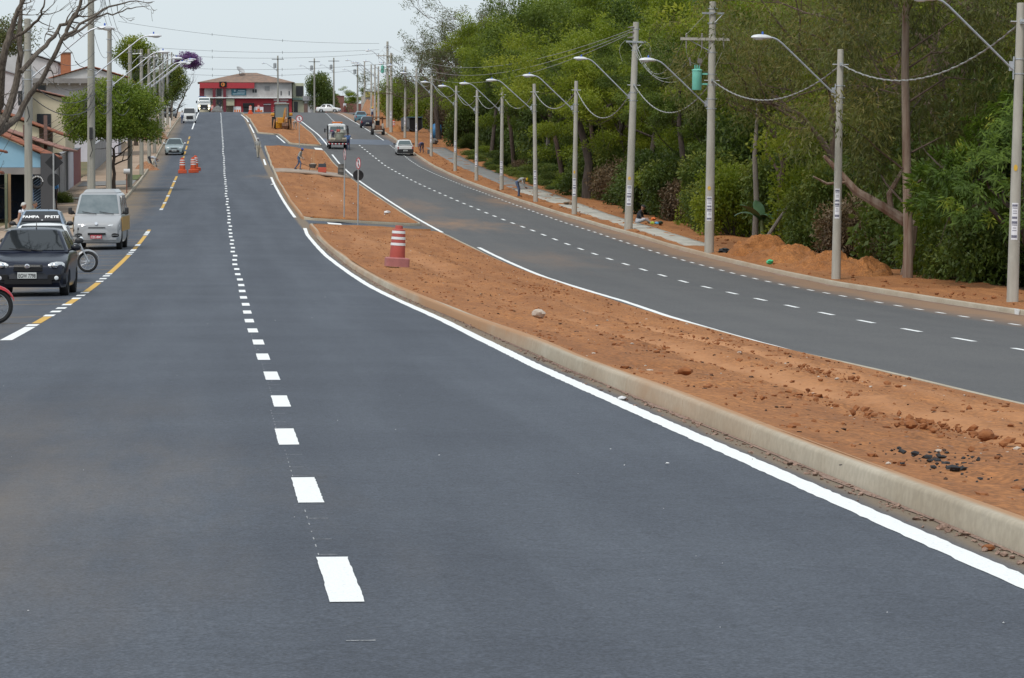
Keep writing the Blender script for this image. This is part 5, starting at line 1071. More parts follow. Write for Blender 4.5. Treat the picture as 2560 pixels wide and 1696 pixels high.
def roof_plane(mb, u_hi, z_hi, u_lo, z_lo, v0, v1, per=.26, amp=.03, rows=8, mat_=0):
    """tiled slope between a high and a low line, ribs running down the slope, courses stepping"""
    nv = max(4, int((v1-v0)/per*4)); vs = np.linspace(v0, v1, nv+1); rings = []
    for k in range(rows*2+1):
        f = (k//2+ (k % 2)*.98)/rows if k < rows*2 else 1.0; f = min(f, 1.0)
        st = .022*(k % 2)
        rings.append([(u_hi+(u_lo-u_hi)*f, v, z_hi+(z_lo-z_hi)*f+st+amp*math.sin(2*math.pi*(v-v0)/per)) for v in vs])
    mb.loft(rings, mat_, False, False)
def house(name, label, u0, u1, v0, v1, eave, ridge_h, wallm, roofm, ur=None, over=.4, wins=(), base=None, cat='house', rows=9):
    """gable house, ridge along the street; u1 is the street side"""
    zg = G(u1, v0)+.1 if base is None else base; ur = (u0+u1)/2 if ur is None else ur
    t = thing(name, label, cat, (u1, v0, zg)); X = lambda u: u-u1; L = v1-v0
    w = MB(); k = (ridge_h-eave)
    prof = [(X(u0),-.5),(X(u0),eave),(X(ur),ridge_h),(X(u1),eave),(X(u1),-.5)]
    w.loft([[(x,0,z) for x, z in prof],[(x,L,z) for x, z in prof]]); w.build('wall', wallm, t, smooth=0)
    s1 = k/(u1-ur) if u1 != ur else 0
    for nm, uu in (('roof_slope', u1),)+((('roof_slope', u0),) if ur != u0 else ()):
        r = MB(); sg = 1 if uu == u1 else -1; sl = k/abs(uu-ur)
        roof_plane(r, X(ur), ridge_h+.10, X(uu)+sg*over, eave+.10-sl*over, -.3, L+.3, rows=rows)
        o = r.build(nm, roofm, t); md = o.modifiers.new('th','SOLIDIFY'); md.thickness = .07; md.offset = -1
    r = MB(); r.tube([(X(ur),-.3,ridge_h+.13),(X(ur),L+.3,ridge_h+.13)],.11,8); r.build('ridge_tiles', roofm, t)
    for (face, a, b, z0, z1) in wins:
        o = MB()
        if face == 'c': o.box((X((a+b)/2),-.02,(z0+z1)/2),(b-a,.08,z1-z0))
        else: o.box((.02,(a+b)/2-v0,(z0+z1)/2),(.08,b-a,z1-z0))
        wf = o.build('window', M_WIN, t)
        q = MB()
        if face == 'c': q.box((X((a+b)/2),-.05,z0-.05),(b-a+.2,.14,.08))
        else: q.box((.05,(a+b)/2-v0,z0-.05),(.14,b-a+.2,.08))
        q.build('sill', M_GWALL, wf)
    return t
# tyre shop
zg = G(-9.5, 172)+.12
ts = thing('tyre_shop', 'tyre repair shop with light blue sloping end wall and open dark front', 'building', (-9.2, 172, zg))
b = MB(); b.poly([(0,2.35),(0,2.92),(-4.6,5.0),(-4.6,2.35)][::-1],.18); b.build('upper_wall', M_BLUEW, ts, smooth=0)
b = MB(); b.box((-2.3,.05,2.17),(4.9,.42,.34)); b.build('beam', M_SLAB, ts); b = MB(); b.box((.0,5.5,1.2),(.2,10.6,3.3)); b.build('street_wall', M_GWALL, ts)
b = MB(); b.box((-2.3,6.0,1.2),(4.4,.2,3.0)); b.build('back_wall', M_NAVYW, ts); b = MB(); b.box((-4.6,5.5,2.2),(.2,11,5.2)); b.build('far_wall', M_GWALL, ts)
b = MB(); roof_plane(b, -4.9, 5.2, .35, 2.83, -.25, 11.2, rows=10); o = b.build('roof_slope', M_TILE, ts); o.modifiers.new('th','SOLIDIFY').thickness = .08
for x in (-.55, -.05): b = MB(); b.box((x,-.1,1.0),(.05,.06,2.0)); b.build('gate_post', mat('gate_blue',(.10,.18,.33),.6), ts)
for k in range(14):
    b = MB(); x0 = -.53; z = .05+k*.14; b.tube([(x0,-.1,z),(-.08,-.1,z+.32 if z+.32 < 2 else 2)],.014,5); b.build('lattice_bar', mat('gate_lattice',(.22,.32,.45),.6), ts)
b = MB(); b.box((.15,-.3,1.6),(.6,.12,2.9)); b.build('dark_pillar', mat('pillar_dark',(.07,.07,.075),.9), ts)
# tyre sign hanging at the shop
ty = thing('tyre', 'black tyre with a ring of white lettering hung on the shop lattice', 'tyre', (-9.52, 171.72, zg+1.62))
Mx = Matrix.Rotation(R(90),4,'X'); o = MB(); rings = []
for k in range(29):
    a = 2*math.pi*k/28; rings.append([((.28+.085*math.cos(q))*math.cos(a), (.28+.085*math.cos(q))*math.sin(a), .09*math.sin(q)) for q in np.linspace(0, 2*math.pi, 10, endpoint=False)])
o.loft(rings, 0, False, True, Mx); o.build('tread', M_TYRE, ty)
for k in range(11):
    a = R(10+160*k/10); o = MB(); o.box((.285*math.cos(a),-.095,.285*math.sin(a)),(.035,.008,.075),0,Matrix.Identity(4)); o.build('white_letter_mark', M_TXTW, ty)
bi = thing('bicycle', 'dark bicycle standing inside the tyre shop opening', 'bicycle', (-11.2, 173.2, zg), R(35))
for x in (-.5,.5):
    o = MB(); Mx = Matrix.Translation((x,0,.33))@Matrix.Rotation(R(90),4,'X'); rings = [[((.31+.02*math.cos(q))*math.cos(a),(.31+.02*math.cos(q))*math.sin(a),.02*math.sin(q)) for q in np.linspace(0,2*math.pi,6,endpoint=False)] for a in np.linspace(0,2*math.pi,25)]; o.loft(rings,0,False,True,Mx); o.build('wheel', M_TYRE, bi)
o = MB(); o.tube([(-.5,0,.33),(-.1,0,.3),(.35,0,.8),(-.2,0,.8),(-.1,0,.3)],.018,6); o.tube([(.5,0,.33),(.33,0,.95)],.018,6); o.build('frame', M_DARK, bi); o = MB(); o.tube([(.3,-.25,1.0),(.36,0,.98),(.3,.25,1.0)],.014,6); o.build('handlebar', M_DARK, bi); o = MB(); o.ball((-.24,0,.88),(.12,.07,.035)); o.build('saddle', M_DARK, bi)
# neighbour at the frame edge: grey wall, painted post, boards, leaning tile canopies
zw = G(-10.5, 150)+.12
o = MB().box((0,0,1.5),(1.6,.25,3.4)).build('boundary_wall', M_GWALL, None, (-11.35,150,zw)); tag(o, 'plain grey wall end beside the painted white post', 'wall')
t = thing('banner_post', 'white painted post with faded pictures and lettering marks', 'post', (-10.25,149.6,zw)); b = MB(); b.box((0,0,1.1),(.30,.2,2.7)); b.build('post', mat('post_white',(.6,.59,.57),.8,(.5,.48,.46),3,4), t)
for k in range(7): b = MB(); b.box((.09,-.106,.35+.27*k),(.05,.01,.14)); b.build('lettering_mark', mat('mark_grey',(.2,.2,.22),.8), t)
b = MB(); b.box((-.04,-.106,.9),(.10,.01,.7)); b.build('picture', mat('mark_pink',(.45,.25,.2),.8,(.55,.45,.4),5,4), t); b = MB(); b.box((-.04,-.106,1.85),(.12,.01,.5)); b.build('picture', mat('mark_green',(.3,.36,.25),.8,(.55,.55,.5),5,4), t)
for k, (x, c) in enumerate(((-9.75,(.24,.26,.17)),(-9.6,(.33,.22,.13)))):
    o = MB().box((0,0,1.2),(.12,.06,2.5)).build('board', mat('board_%d' % k, c, .85), None, (x,150.2,zw)); tag(o, ('upright greenish timber board by the shop pole','upright brown timber board by the shop pole')[k], 'board')
for k, (z, uu) in enumerate(((3.35,-10.2),(2.45,-10.35))):
    b = MB(); roof_plane(b, -.9, .42, .55, 0, 0, 1.8, rows=4); o = b.build('tile_canopy', M_TILE, None, (uu,147.5,zw+z)); o.modifiers.new('th','SOLIDIFY').thickness = .06; tag(o, ('upper small red tiled canopy among the leaves at the wall','lower small red tiled canopy over the painted post')[k], 'canopy')
# houses behind
house('house', 'low cream house with long red tile roof behind the tyre shop', -20, -11.0, 186, 205, 3.7, 4.85, M_CREAM, M_TILEP, ur=-14.5, over=2.1, wins=(('c',-12.6,-11.6,1.2,2.2),), rows=14)
house('house', 'cream house with bright red tile roof farther up the pavement', -20, -11.6, 214, 232, 4.0, 5.4, M_CREAM, M_TILE, ur=-15.3, over=1.5, wins=(('s',220,221.5,1,2),), rows=12)
o = house('house', 'tall two-storey cream house with pink tiled roof', -19, -11.4, 246, 262, 5.7, 6.6, M_CREAM, M_TILEP, ur=-15.2, wins=(('c',-13.4,-12.4,3.6,4.6),('s',250,251.4,3.6,4.7)))
t = thing('building', 'tall blank greyish white building with a sloping parapet', 'building', (-13.7,232.5,G(-14,232)+.1)); b = MB(); b.poly([(0,-.5),(0,7.3),(-3.2,8.3),(-9,8.3),(-9,-.5)][::-1],14); b.build('wall', M_WWALL, t, smooth=0)
for a, c in (((.05,7.35),(-3.2,8.36)),((-3.2,8.36),(-9,8.36))): b = MB(); b.tube([(a[0],-.05,a[1]),(c[0],-.05,c[1])],.09,6); b.build('coping', M_GWALL, t)
t = thing('building', 'white house with a heavy grey slab eave on the hillside', 'building', (-9.2,300,G(-9.5,300)+.1)); b = MB(); b.box((-3.4,5,3.0),(6.8,10,7)); b.build('wall', mat('wall_lilac_white',(.58,.56,.61),.9,(.5,.48,.52),.6,4), t)
b = MB(); b.box((-3.6,4.6,6.6),(8.2,11.6,.42)); b.build('slab_eave', M_SLAB, t)
for k in range(8): b = MB(); b.box((-7+k*.95,-1.0,6.3),(.12,.9,.16)); b.build('eave_bracket', M_SLAB, t)
b = MB(); b.box((-6.7,-.03,5.2),(.9,.1,2.0)); b.build('dark_opening', M_WIN, t)
house('house', 'hillside house with orange tile roof above the slab eave', -17, -9.6, 345, 362, 6.4, 7.5, M_WWALL, M_TILE, rows=8)
t = thing('water_tower', 'orange brick tank room standing on a hillside roof', 'tank room', (-15.8,348,G(-10,345)+.1)); b = MB(); b.box((0,0,4.4),(1.0,1.0,9.2)); b.build('shaft', M_BRICK, t); b = MB(); b.box((0,0,9.05),(1.2,1.2,.12)); b.build('cap', M_SLAB, t)
house('house', 'pale house with a grey pitched roof left of the brick tank room', -26, -16.8, 352, 366, 8.0, 9.4, M_WWALL, mat('roof_grey',(.26,.27,.30),.8,(.2,.2,.22),2,4), rows=8)
# street walls and gates along the pavement
segs = [(184.5,189,2.5,'pillar_dark','dark grey street wall beside the tyre shop'),(189.3,192.5,2.3,'wall_grey','plain grey garden wall with pink edge pillar'),(196.2,203,2.55,'wall_white','white metal sheet gate with red scribbles'),(203.2,205,2.5,'pillar_dark','narrow black gate between the white gates'),(205.2,213,2.45,'wall_white','white garden wall past the black gate'),(213.2,216,2.6,'pillar_dark','dark doorway wall after the white garden wall'),(216.2,224,2.4,'wall_lilac_white','pale lilac garden wall behind the street tree'),(224.2,236,2.3,'maroon','maroon painted front wall behind the street tree'),(262,290,2.0,'wall_grey','long grey block wall on the upper pavement'),(306,340,1.9,'wall_cream','low cream wall along the upper pavement'),(372,440,2.2,'wall_white','long white wall beside the upper trees')]
mat('maroon',(.20,.06,.06),.85,(.26,.09,.08),2,4)
for (a, c, h, mm, lab) in segs:
    t = thing('garden_wall', lab, 'wall', (-9.9,(a+c)/2,G(-9.9,a)+.1), 0, None, slope(-9.9,(a+c)/2)); t.location.z = G(-9.9,(a+c)/2)+.1
    b = MB(); b.box((-.1,0,h/2-.15),(.2,c-a,h+.3)); b.build('wall', MATS[mm], t); b = MB(); b.box((-.1,0,h+.03),(.28,c-a,.07)); b.build('coping', M_GWALL, t)
    if 'gate' in lab:
        for k in range(int((c-a)/.9)): b = MB(); b.box((.012,-(c-a)/2+.5+k*.9,h/2),(.03,.05,h-.2)); b.build('gate_rib', M_GWALL, t)
    if 'scribbles' in lab: b = MB(); b.box((.02,-1.6,1.75),(.03,1.2,.18)); b.build('red_scribble', M_SIGNR, t)
    if 'pink' in lab: b = MB(); b.box((.03,1.5,h/2),(.3,.35,h+.2)); b.build('pink_pillar', mat('pillar_pink',(.42,.30,.29),.9), t)
for k, (u, v, h) in enumerate(((-10.6,180.5,4.6),(-10.3,196,5.0))):
    o = MB().box((0,0,h/2),(.20,.2,h)).build('service_post', mat('post_brown',(.13,.085,.07),.9,(.19,.12,.1),2,4), None, (u,v,G(u,v))); tag(o, ('brown service post rising behind the tyre shop roof','brown service post carrying wires by the white gate')[k], 'post')

# ---- red shop building at the crossroads
zb = G(4,640)-.3
M_RED = mat('shop_red', (.42,.035,.045), .75, (.36,.035,.045), 1.5, 4); M_REDD = mat('shop_dark_red', (.13,.015,.025), .7); M_STAIN = mat('stained_plaster', (.50,.49,.48), .9, (.30,.28,.27), .35, 6); M_ORNG = mat('poster_orange', (.7,.2,.05), .7)
rs = thing('shop_building', 'two-storey corner shop with red ground floor and hipped tile roof', 'building', (-3.7,640,zb))
b = MB(); b.box((8.55,6,4.6),(17.1,12,3.0)); b.build('upper_wall', M_STAIN, rs); b = MB(); b.box((11.7,6,1.5),(10.8,11.9,3.2)); b.build('red_ground_floor', M_RED, rs); b = MB(); b.box((3.1,7,1.5),(6.4,10,3.2)); b.build('ground_floor', M_CREAM, rs)
b = MB(); b.box((8.8,-.35,3.16),(16.6,1.1,.14)); b.build('ledge', M_PAINT, rs)
rf = MB(); rf.add([(-.5,-.7,6.05),(17.7,-.7,6.05),(17.7,12.7,6.05),(-.5,12.7,6.05),(8.0,5.5,8.0),(10.6,5.5,8.0)],[(0,1,5,4),(1,2,5),(2,3,4,5),(3,0,4),(0,3,2,1)]); rf.build('hipped_roof', M_TILEO, rs, smooth=0)
b = MB(); b.box((5.0,-.62,5.45),(10.2,.25,1.05)); b.build('red_fascia', M_RED, rs)
b = MB(); b.box((4.25,-.80,5.65),(1.35,.2,1.0)); lg = b.build('logo_box', M_UNDER, rs); b = MB(); b.lathe([(.36,0),(.36,.03),(.24,.03),(.24,0)],20,0,Matrix.Translation((4.25,-.92,5.62))@Matrix.Rotation(R(90),4,'X'),caps=False); b.build('orange_ring', M_ORNG, lg); b = MB(); b.box((4.3,-.93,5.62),(.16,.03,.4),0); b.build('logo_stroke', mat('logo_gold',(.6,.32,.06),.6), lg)
for x in (2.6,4.55): b = MB(); b.box((x,-.45,2.5),(.55,.5,5.0)); b.build('pillar', M_REDD, rs)
b = MB(); b.box((.3,.0,4.0),(.9,.2,1.9)); b.build('dark_red_panel', M_REDD, rs); b = MB(); b.box((3.55,-.02,4.2),(.85,.1,1.5)); b.build('window', M_WIN, rs); b = MB(); b.box((3.55,-.02,2.4),(1.0,.1,.9)); b.build('window', M_WIN, rs)
b = MB(); b.box((7.2,-.12,4.25),(2.75,.12,1.25)); sg = b.build('shop_sign', mat('sign_teal',(.03,.10,.14),.5,(.05,.16,.2),2,2), rs)
for k, (x, z, w, h) in enumerate(((6.45,4.5,.3,.35),(7.7,4.5,1.3,.12),(7.6,4.22,1.5,.1),(7.2,3.9,2.2,.09))): b = MB(); b.box((x,-.19,z),(w,.02,h)); b.build('lettering_strip', mat('sign_pale',(.45,.55,.6),.6), sg)
b = MB(); b.box((5.55,-.5,2.3),(1.6,.15,1.2)); b.build('cream_sign_box', mat('sign_cream',(.42,.40,.28),.7,(.36,.34,.24),2,3), rs)
for (x0, x1) in ((9.75,10.1),(10.2,10.55)): b = MB(); b.box(((x0+x1)/2,-.02,4.45),(x1-x0,.08,.62)); b.build('window', M_WIN, rs)
b = MB(); b.box((12.5,-.02,4.95),(.95,.08,.78)); b.build('window', mat('win_grey',(.2,.2,.2),.5), rs)
for x in (15.1,16.6): b = MB(); b.box((x,-.02,4.05),(.18,.08,.8)); b.build('window', M_WIN, rs)
b = MB(); b.box((9.0,-.5,1.75),(2.1,.9,.85)); b.build('dark_awning', M_UNDER, rs, bevel=.1); b = MB(); b.box((9.0,-.02,.8),(2.0,.1,1.4)); b.build('shop_window', M_WIN, rs)
b = MB(); b.box((12.5,-.03,1.05),(1.35,.1,2.2)); b.build('door', mat('door_dark_red',(.10,.03,.035),.6), rs); b = MB(); b.box((12.5,-.05,1.95),(1.4,.1,.08)); b.build('door_lintel', M_PAINT, rs)
for (x, w, z) in ((6.9,1.4,.85),(10.9,1.75,.8),(3.6,.9,.9)):
    b = MB(); b.box((x,-.06,z),(w,.06,1.35)); po = b.build('offer_poster', M_SIGNW, rs)
    for q in range(3): b = MB(); b.box((x-w*.3+w*.3*q,-.10,z-.15),(w*.2,.02,.5)); b.build('price_print', M_ORNG, po)
for (x, z, w, h) in ((14.3,2.75,1.2,.3),(15.6,2.75,1.7,.3),(15.0,2.2,2.2,.42),(13.95,1.3,.5,.1),(13.95,1.0,.5,.1),(13.95,.6,.5,.12)): b = MB(); b.box((x,-.03,z),(w,.08,h)); b.build('painted_lettering', mat('lettering_pale',(.6,.5,.5),.7), rs)
b = MB(); b.box((16.1,-.03,.9),(.9,.08,1.2)); b.build('pale_poster', M_PLATE, rs)
# satellite dish
d = thing('satellite_dish', 'large pale satellite dish on the roof of the red shop', 'satellite dish', (-3.7+7.4,644,zb+7.4)); b = MB(); b.tube([(0,0,-.6),(0,0,.8)],.05,8); b.build('mast', M_DARK, d); b = MB(); b.lathe([(.02,0),(.4,.06),(.75,.22),(.9,.36)],20,0,Matrix.Translation((0,0,.9))@Matrix.Rotation(R(35),4,'Y')@Matrix.Rotation(R(25),4,'X'),caps=False); o = b.build('dish', mat('dish_mesh',(.42,.42,.42),.7), d); o.modifiers.new('th','SOLIDIFY').thickness = .03
# buildings right of it
t = thing('shop_building', 'pale yellow narrow building joined to the red shop', 'building', (13.6,642,zb)); b = MB(); b.box((1.05,5,2.9),(2.1,10,6.2)); b.build('wall', mat('wall_lemon',(.55,.56,.40),.9,(.48,.48,.36),.6,4), t); b = MB(); b.box((1.3,-.05,4.5),(1.3,.2,1.9)); b.build('window', M_WIN, t); b = MB(); b.box((1.05,-.3,3.0),(2.2,.5,.35)); b.build('awning', mat('awning_green',(.18,.28,.24),.6), t); b = MB(); b.box((.6,-.03,1.3),(.7,.1,2.4)); b.build('door', M_WIN, t)
t = thing('shop_building', 'small white flat-roofed shop beside the dark pole', 'building', (15.75,640,zb)); b = MB(); b.box((1.0,4,1.3),(1.9,8,2.9)); b.build('wall', M_WWALL, t); b = MB(); b.box((.9,3.8,3.1),(2.4,8.6,.9)); b.build('parapet', M_GWALL, t); b = MB(); b.box((.25,-.05,1.1),(.7,.1,2.1)); b.build('door', mat('door_brown',(.16,.1,.08),.7), t)
t = thing('warehouse', 'reddish brick warehouse with a cream panel on its wall', 'building', (20.1,664,G(20,660)-.2)); b = MB(); b.box((2.0,5,1.8),(4.0,10,4.0)); b.build('wall', mat('brick_dull',(.24,.105,.085),.9,(.19,.085,.07),3,5), t); b = MB(); b.box((.6,-.06,2.75),(1.2,.1,1.0)); b.build('cream_panel', M_CREAM, t); b = MB(); b.box((2,5,3.85),(4.2,10.2,.12)); b.build('coping', MATS['brick_dull'], t)
o = MB().box((0,0,1.0),(7.5,.3,2.4)).build('garden_wall', MATS['brick_dull'], None, (28,668,G(28,668))); tag(o, 'low reddish wall right of the brick warehouse', 'wall')
o = MB().box((0,0,.9),(3.4,.3,2.2)).build('garden_wall', MATS['brick_dull'], None, (18.3,668,G(18.3,668))); tag(o, 'low reddish wall left of the brick warehouse', 'wall')
t = thing('kiosk', 'yellow-topped kiosk with orange and white panels far along the right kerb', 'kiosk', (27.8,610,G(28,610))); b = MB(); b.box((0,2,1.4),(5.0,4,3.0)); b.build('wall', mat('kiosk_beige',(.45,.38,.33),.9), t); b = MB(); b.box((-.3,-.1,3.3),(3.4,.4,1.0)); b.build('yellow_fascia', mat('kiosk_yellow',(.45,.38,.10),.7), t); b = MB(); b.box((1.6,-.2,2.0),(.9,.2,3.2)); b.build('orange_panel', M_ORNG, t); b = MB(); b.box((.4,-.05,1.2),(1.1,.1,2.0)); b.build('dark_doorway', M_WIN, t)
# ================================================================ trees and plants
def leaf_mat(name, c1, c2, c3, trans=.35, rough=.5):
    m, n, l = nodes_of(name)
    out = n.new('ShaderNodeOutputMaterial'); p = n.new('ShaderNodeBsdfPrincipled'); tr = n.new('ShaderNodeBsdfTranslucent'); mx = n.new('ShaderNodeMixShader'); mx.inputs[0].default_value = trans
    a = n.new('ShaderNodeAttribute'); a.attribute_name = 'tone'; oi = n.new('ShaderNodeObjectInfo')
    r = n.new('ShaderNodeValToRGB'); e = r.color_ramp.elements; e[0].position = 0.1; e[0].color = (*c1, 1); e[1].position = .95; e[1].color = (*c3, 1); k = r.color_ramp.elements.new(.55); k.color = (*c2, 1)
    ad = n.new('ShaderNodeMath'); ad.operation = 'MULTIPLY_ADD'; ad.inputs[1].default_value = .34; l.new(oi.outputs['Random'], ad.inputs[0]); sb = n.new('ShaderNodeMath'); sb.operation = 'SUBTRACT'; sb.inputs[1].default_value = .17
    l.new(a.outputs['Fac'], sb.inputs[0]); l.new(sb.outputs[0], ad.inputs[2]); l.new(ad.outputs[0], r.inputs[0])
    l.new(r.outputs[0], p.inputs['Base Color']); l.new(r.outputs[0], tr.inputs[0]); p.inputs['Roughness'].default_value = rough; p.inputs['Specular IOR Level'].default_value = .35
    l.new(p.outputs[0], mx.inputs[1]); l.new(tr.outputs[0], mx.inputs[2]); l.new(mx.outputs[0], out.inputs[0]); return m
L_ACA = leaf_mat('leaf_yellow_green', (.095,.135,.012), (.195,.25,.02), (.34,.36,.035), .5)
L_EUC = leaf_mat('leaf_olive', (.07,.085,.024), (.14,.155,.038), (.25,.20,.055), .45)
L_MAN = leaf_mat('leaf_mango', (.065,.115,.012), (.145,.22,.02), (.38,.35,.035), .4, .65)
L_SPA = leaf_mat('leaf_dull', (.07,.085,.03), (.12,.14,.042), (.19,.18,.06), .4)
L_BUSH = leaf_mat('leaf_bush', (.045,.07,.014), (.09,.135,.022), (.21,.23,.035), .38)
L_ROUND = leaf_mat('leaf_street_tree', (.07,.12,.016), (.15,.22,.024), (.27,.32,.04), .45)
L_PURP = leaf_mat('blossom_purple', (.13,.06,.17), (.22,.11,.28), (.30,.17,.36), .4)
L_DRY = leaf_mat('leaf_dry', (.085,.06,.035), (.14,.095,.05), (.20,.14,.07), .25)
B_DARK = mat('bark_dark', (.045,.034,.028), .95, (.095,.072,.058), 3, 5, .6, 10, stretch=(3,3,.7)); B_GREY = mat('bark_grey', (.16,.14,.12), .95, (.26,.22,.19), 2, 5, .4, 8, stretch=(3,3,.5)); B_EUC = mat('bark_eucalypt', (.16,.09,.06), .9, (.30,.235,.185), 1.5, 5, .4, 8, stretch=(4,4,.35)); B_BRN = mat('bark_brown', (.075,.05,.038), .95, (.15,.105,.08), 2, 5, .5, 8, stretch=(3,3,.5)); B_BARE = mat('bark_bare', (.06,.045,.036), .95, (.15,.125,.10), 6, 5, .6, 12, stretch=(3,3,1.2))
def leaf_mesh(name, P, D, N, ln, wd, tone, m):
    n = len(P); ln = np.asarray(ln).reshape(-1, 1); wd = np.asarray(wd).reshape(-1, 1)
    D = D/np.linalg.norm(D, axis=1, keepdims=True); S = np.cross(D, N); S /= np.maximum(np.linalg.norm(S, axis=1, keepdims=True), 1e-6)
    V = np.empty((n, 4, 3)); V[:, 0] = P; V[:, 1] = P+D*ln*.45+S*wd*.5; V[:, 2] = P+D*ln; V[:, 3] = P+D*ln*.45-S*wd*.5
    me = bpy.data.meshes.new(name); me.vertices.add(n*4); me.vertices.foreach_set('co', V.reshape(-1)); me.loops.add(n*4); me.loops.foreach_set('vertex_index', np.arange(n*4))
    me.polygons.add(n); me.polygons.foreach_set('loop_start', np.arange(n)*4)
    at = me.attributes.new('tone', 'FLOAT', 'POINT'); at.data.foreach_set('value', np.repeat(tone, 4))
    me.materials.append(m); me.update(); me.validate(); return me
def rdir(rs, n): d = rs.normal(size=(n, 3)); return d/np.linalg.norm(d, axis=1, keepdims=True)
def skeleton(rs, H, trunk_h, r0, spread, nl=5, depth=4, lean=(0,0), up=.45, bend=.25):
    """returns tubes [(pts, radii)] and twig tips"""
    tubes = []; tips = []
    tp = np.array([0, 0, -.3]); pts = [tp]; rad = [r0*1.25]
    for k in range(1, 6):
        f = k/5; pts.append(np.array([lean[0]*f+rs.normal()*.06*H*.1, lean[1]*f+rs.normal()*.06*H*.1, trunk_h*f])); rad.append(r0*(1-.35*f))
    tubes.append((pts, rad))
    def grow(p, d, L, r, lev):
        n = 4; q = [p]; rr = [r]; dd = d.copy()
        for k in range(n):
            dd = dd+rs.normal(size=3)*bend+np.array([0, 0, up*.12]); dd /= np.linalg.norm(dd); q.append(q[-1]+dd*L/n); rr.append(r*(1-.5*(k+1)/n))
        tubes.append((q, rr))
        if lev >= depth or L < .35: tips.append(q[-1]); tips.append(q[-2]); return
        for k in range(rs.integers(2, 4)):
            i = rs.integers(2, n+1); nd = dd*.7+rs.normal(size=3)*.65+np.array([0, 0, up*.35]); nd[2] *= .8 if lev > 1 else 1; nd /= np.linalg.norm(nd)
            grow(q[i], nd, L*rs.uniform(.55, .78), rr[i]*.72, lev+1)
    for k in range(nl):
        a = 2*math.pi*(k+rs.uniform(-.3, .3))/nl; f = rs.uniform(.6, 1.0); i = 3 if f < .75 else (4 if f < .9 else 5)
        d = np.array([math.cos(a)*spread, math.sin(a)*spread, up+rs.uniform(.2, .6)]); d /= np.linalg.norm(d)
        grow(pts[i], d, (H-trunk_h)*rs.uniform(.5, .68), rad[i]*.6, 1)
    return tubes, np.array(tips)
def tubes_mesh(name, tubes, m, minr=.0, floor=.006):
    b = MB()
    for q, r in tubes:
        if r[0] < minr: continue
        b.tube([tuple(x) for x in q], [max(x, floor) for x in r], 7 if r[0] > .1 else (5 if r[0] > .03 else 3), caps=False)
    return b.mesh(name, m, 50)
def crown(name, rs, tips, n, cr, ln, wd, m, droop=0.0, flat=.7, shell=.35):
    T = tips[rs.integers(0, len(tips), n)]; ct = rs.random(len(tips)); ci = rs.integers(0, len(tips), n); T = tips[ci]
    off = rdir(rs, n)*(rs.random((n, 1))**shell)*cr; off[:, 2] *= flat
    P = T+off
    D = rdir(rs, n)+off/np.maximum(cr, .01)*.9; D[:, 2] -= droop
    N = rdir(rs, n)*.8+np.array([0, 0, .8])
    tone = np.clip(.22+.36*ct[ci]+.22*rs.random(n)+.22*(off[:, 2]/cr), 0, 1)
    return leaf_mesh(name, P, D, N, ln*rs.uniform(.7, 1.3, n), wd*rs.uniform(.7, 1.3, n), tone, m)
def variant(seed, H, trunk_h, r0, spread, nl, depth, nleaf, cr, ln, wd, lm, bm, droop=0, flat=.7, lean=(0,0), up=.45, minr=.012, bend=.25, shell=.35, floor=.006):
    rs = np.random.default_rng(seed); tb, tips = skeleton(rs, H, trunk_h, r0, spread, nl, depth, lean, up, bend)
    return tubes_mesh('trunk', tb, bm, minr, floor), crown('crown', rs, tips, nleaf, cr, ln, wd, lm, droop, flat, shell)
def tree(name, label, cat, vr, u, v, z, rz=0, s=1.0, sz=1.0, group=None, flip=False):
    t = thing(name, label, cat, (u, v, z), rz, group); t.scale = (s, s, s*sz)
    if vr[0]: link_mesh('trunk', vr[0], t)
    link_mesh('crown', vr[1], t); return t
VA = [variant(11+k, 13.5, 5.0, .24, 1.05, 6, 4, 34000, 1.05, .21, .10, L_ACA, B_DARK, flat=.5, up=.42) for k in range(4)]
VB = [variant(31+k, 17, 7.5, .26, .62, 6, 4, 17000, 1.0, .25, .055, L_EUC, B_BRN, droop=.9, flat=.9, up=.6) for k in range(3)]
VD = [variant(51+k, 14.5, 4.2, .34, 1.1, 6, 5, 13000, .55, .15, .085, L_SPA, B_BRN, flat=.7, minr=0, bend=.36, floor=.02) for k in range(2)]
def bush_v(seed, r, h, n, lm, ln=.16, wd=.07, droop=.2):
    rs = np.random.default_rng(seed); k = 26; a = rs.random(k)*6.28; rr = np.sqrt(rs.random(k))*r*.75; z = h*(.2+.62*rs.random(k))*(1-.35*(rr/r)**2)
    tips = np.stack([rr*np.cos(a), rr*np.sin(a), z], -1)
    st = MB()
    for q in tips[:14]: st.tube([(0,0,-.15),(q[0]*.4,q[1]*.4,q[2]*.5),tuple(q)],[.035,.022,.008],4,caps=False)
    return st.mesh('stems', B_DARK, 50), crown('foliage', rs, tips, n, r*.42, ln, wd, lm, droop, .85)
VE = [bush_v(71, 1.7, 2.4, 9000, L_BUSH), bush_v(72, 1.9, 3.4, 11000, L_BUSH, .18, .08), bush_v(73, 1.3, 1.4, 7000, L_BUSH, .13, .06), bush_v(74, 1.8, 3.0, 9000, L_ACA, .17, .075), bush_v(75, 1.6, 2.2, 8000, L_DRY, .16, .06)]
def bush(label, vr, u, v, s=1.0, sz=1.0, z=None, group=None, name='shrub', cat='shrub'):
    t = thing(name, label, cat, (u, v, (G(u, v) if z is None else z)), random.random()*6.28, group); t.scale = (s, s, s*sz)
    link_mesh('stems', vr[0], t); link_mesh('foliage', vr[1], t); return t
def recolour(vr, lm):
    me = vr[1].copy(); me.materials.clear(); me.materials.append(lm); return (vr[0], me)
L_DEEP = leaf_mat('leaf_deep_green', (.05,.085,.012), (.105,.155,.02), (.2,.25,.03), .4)
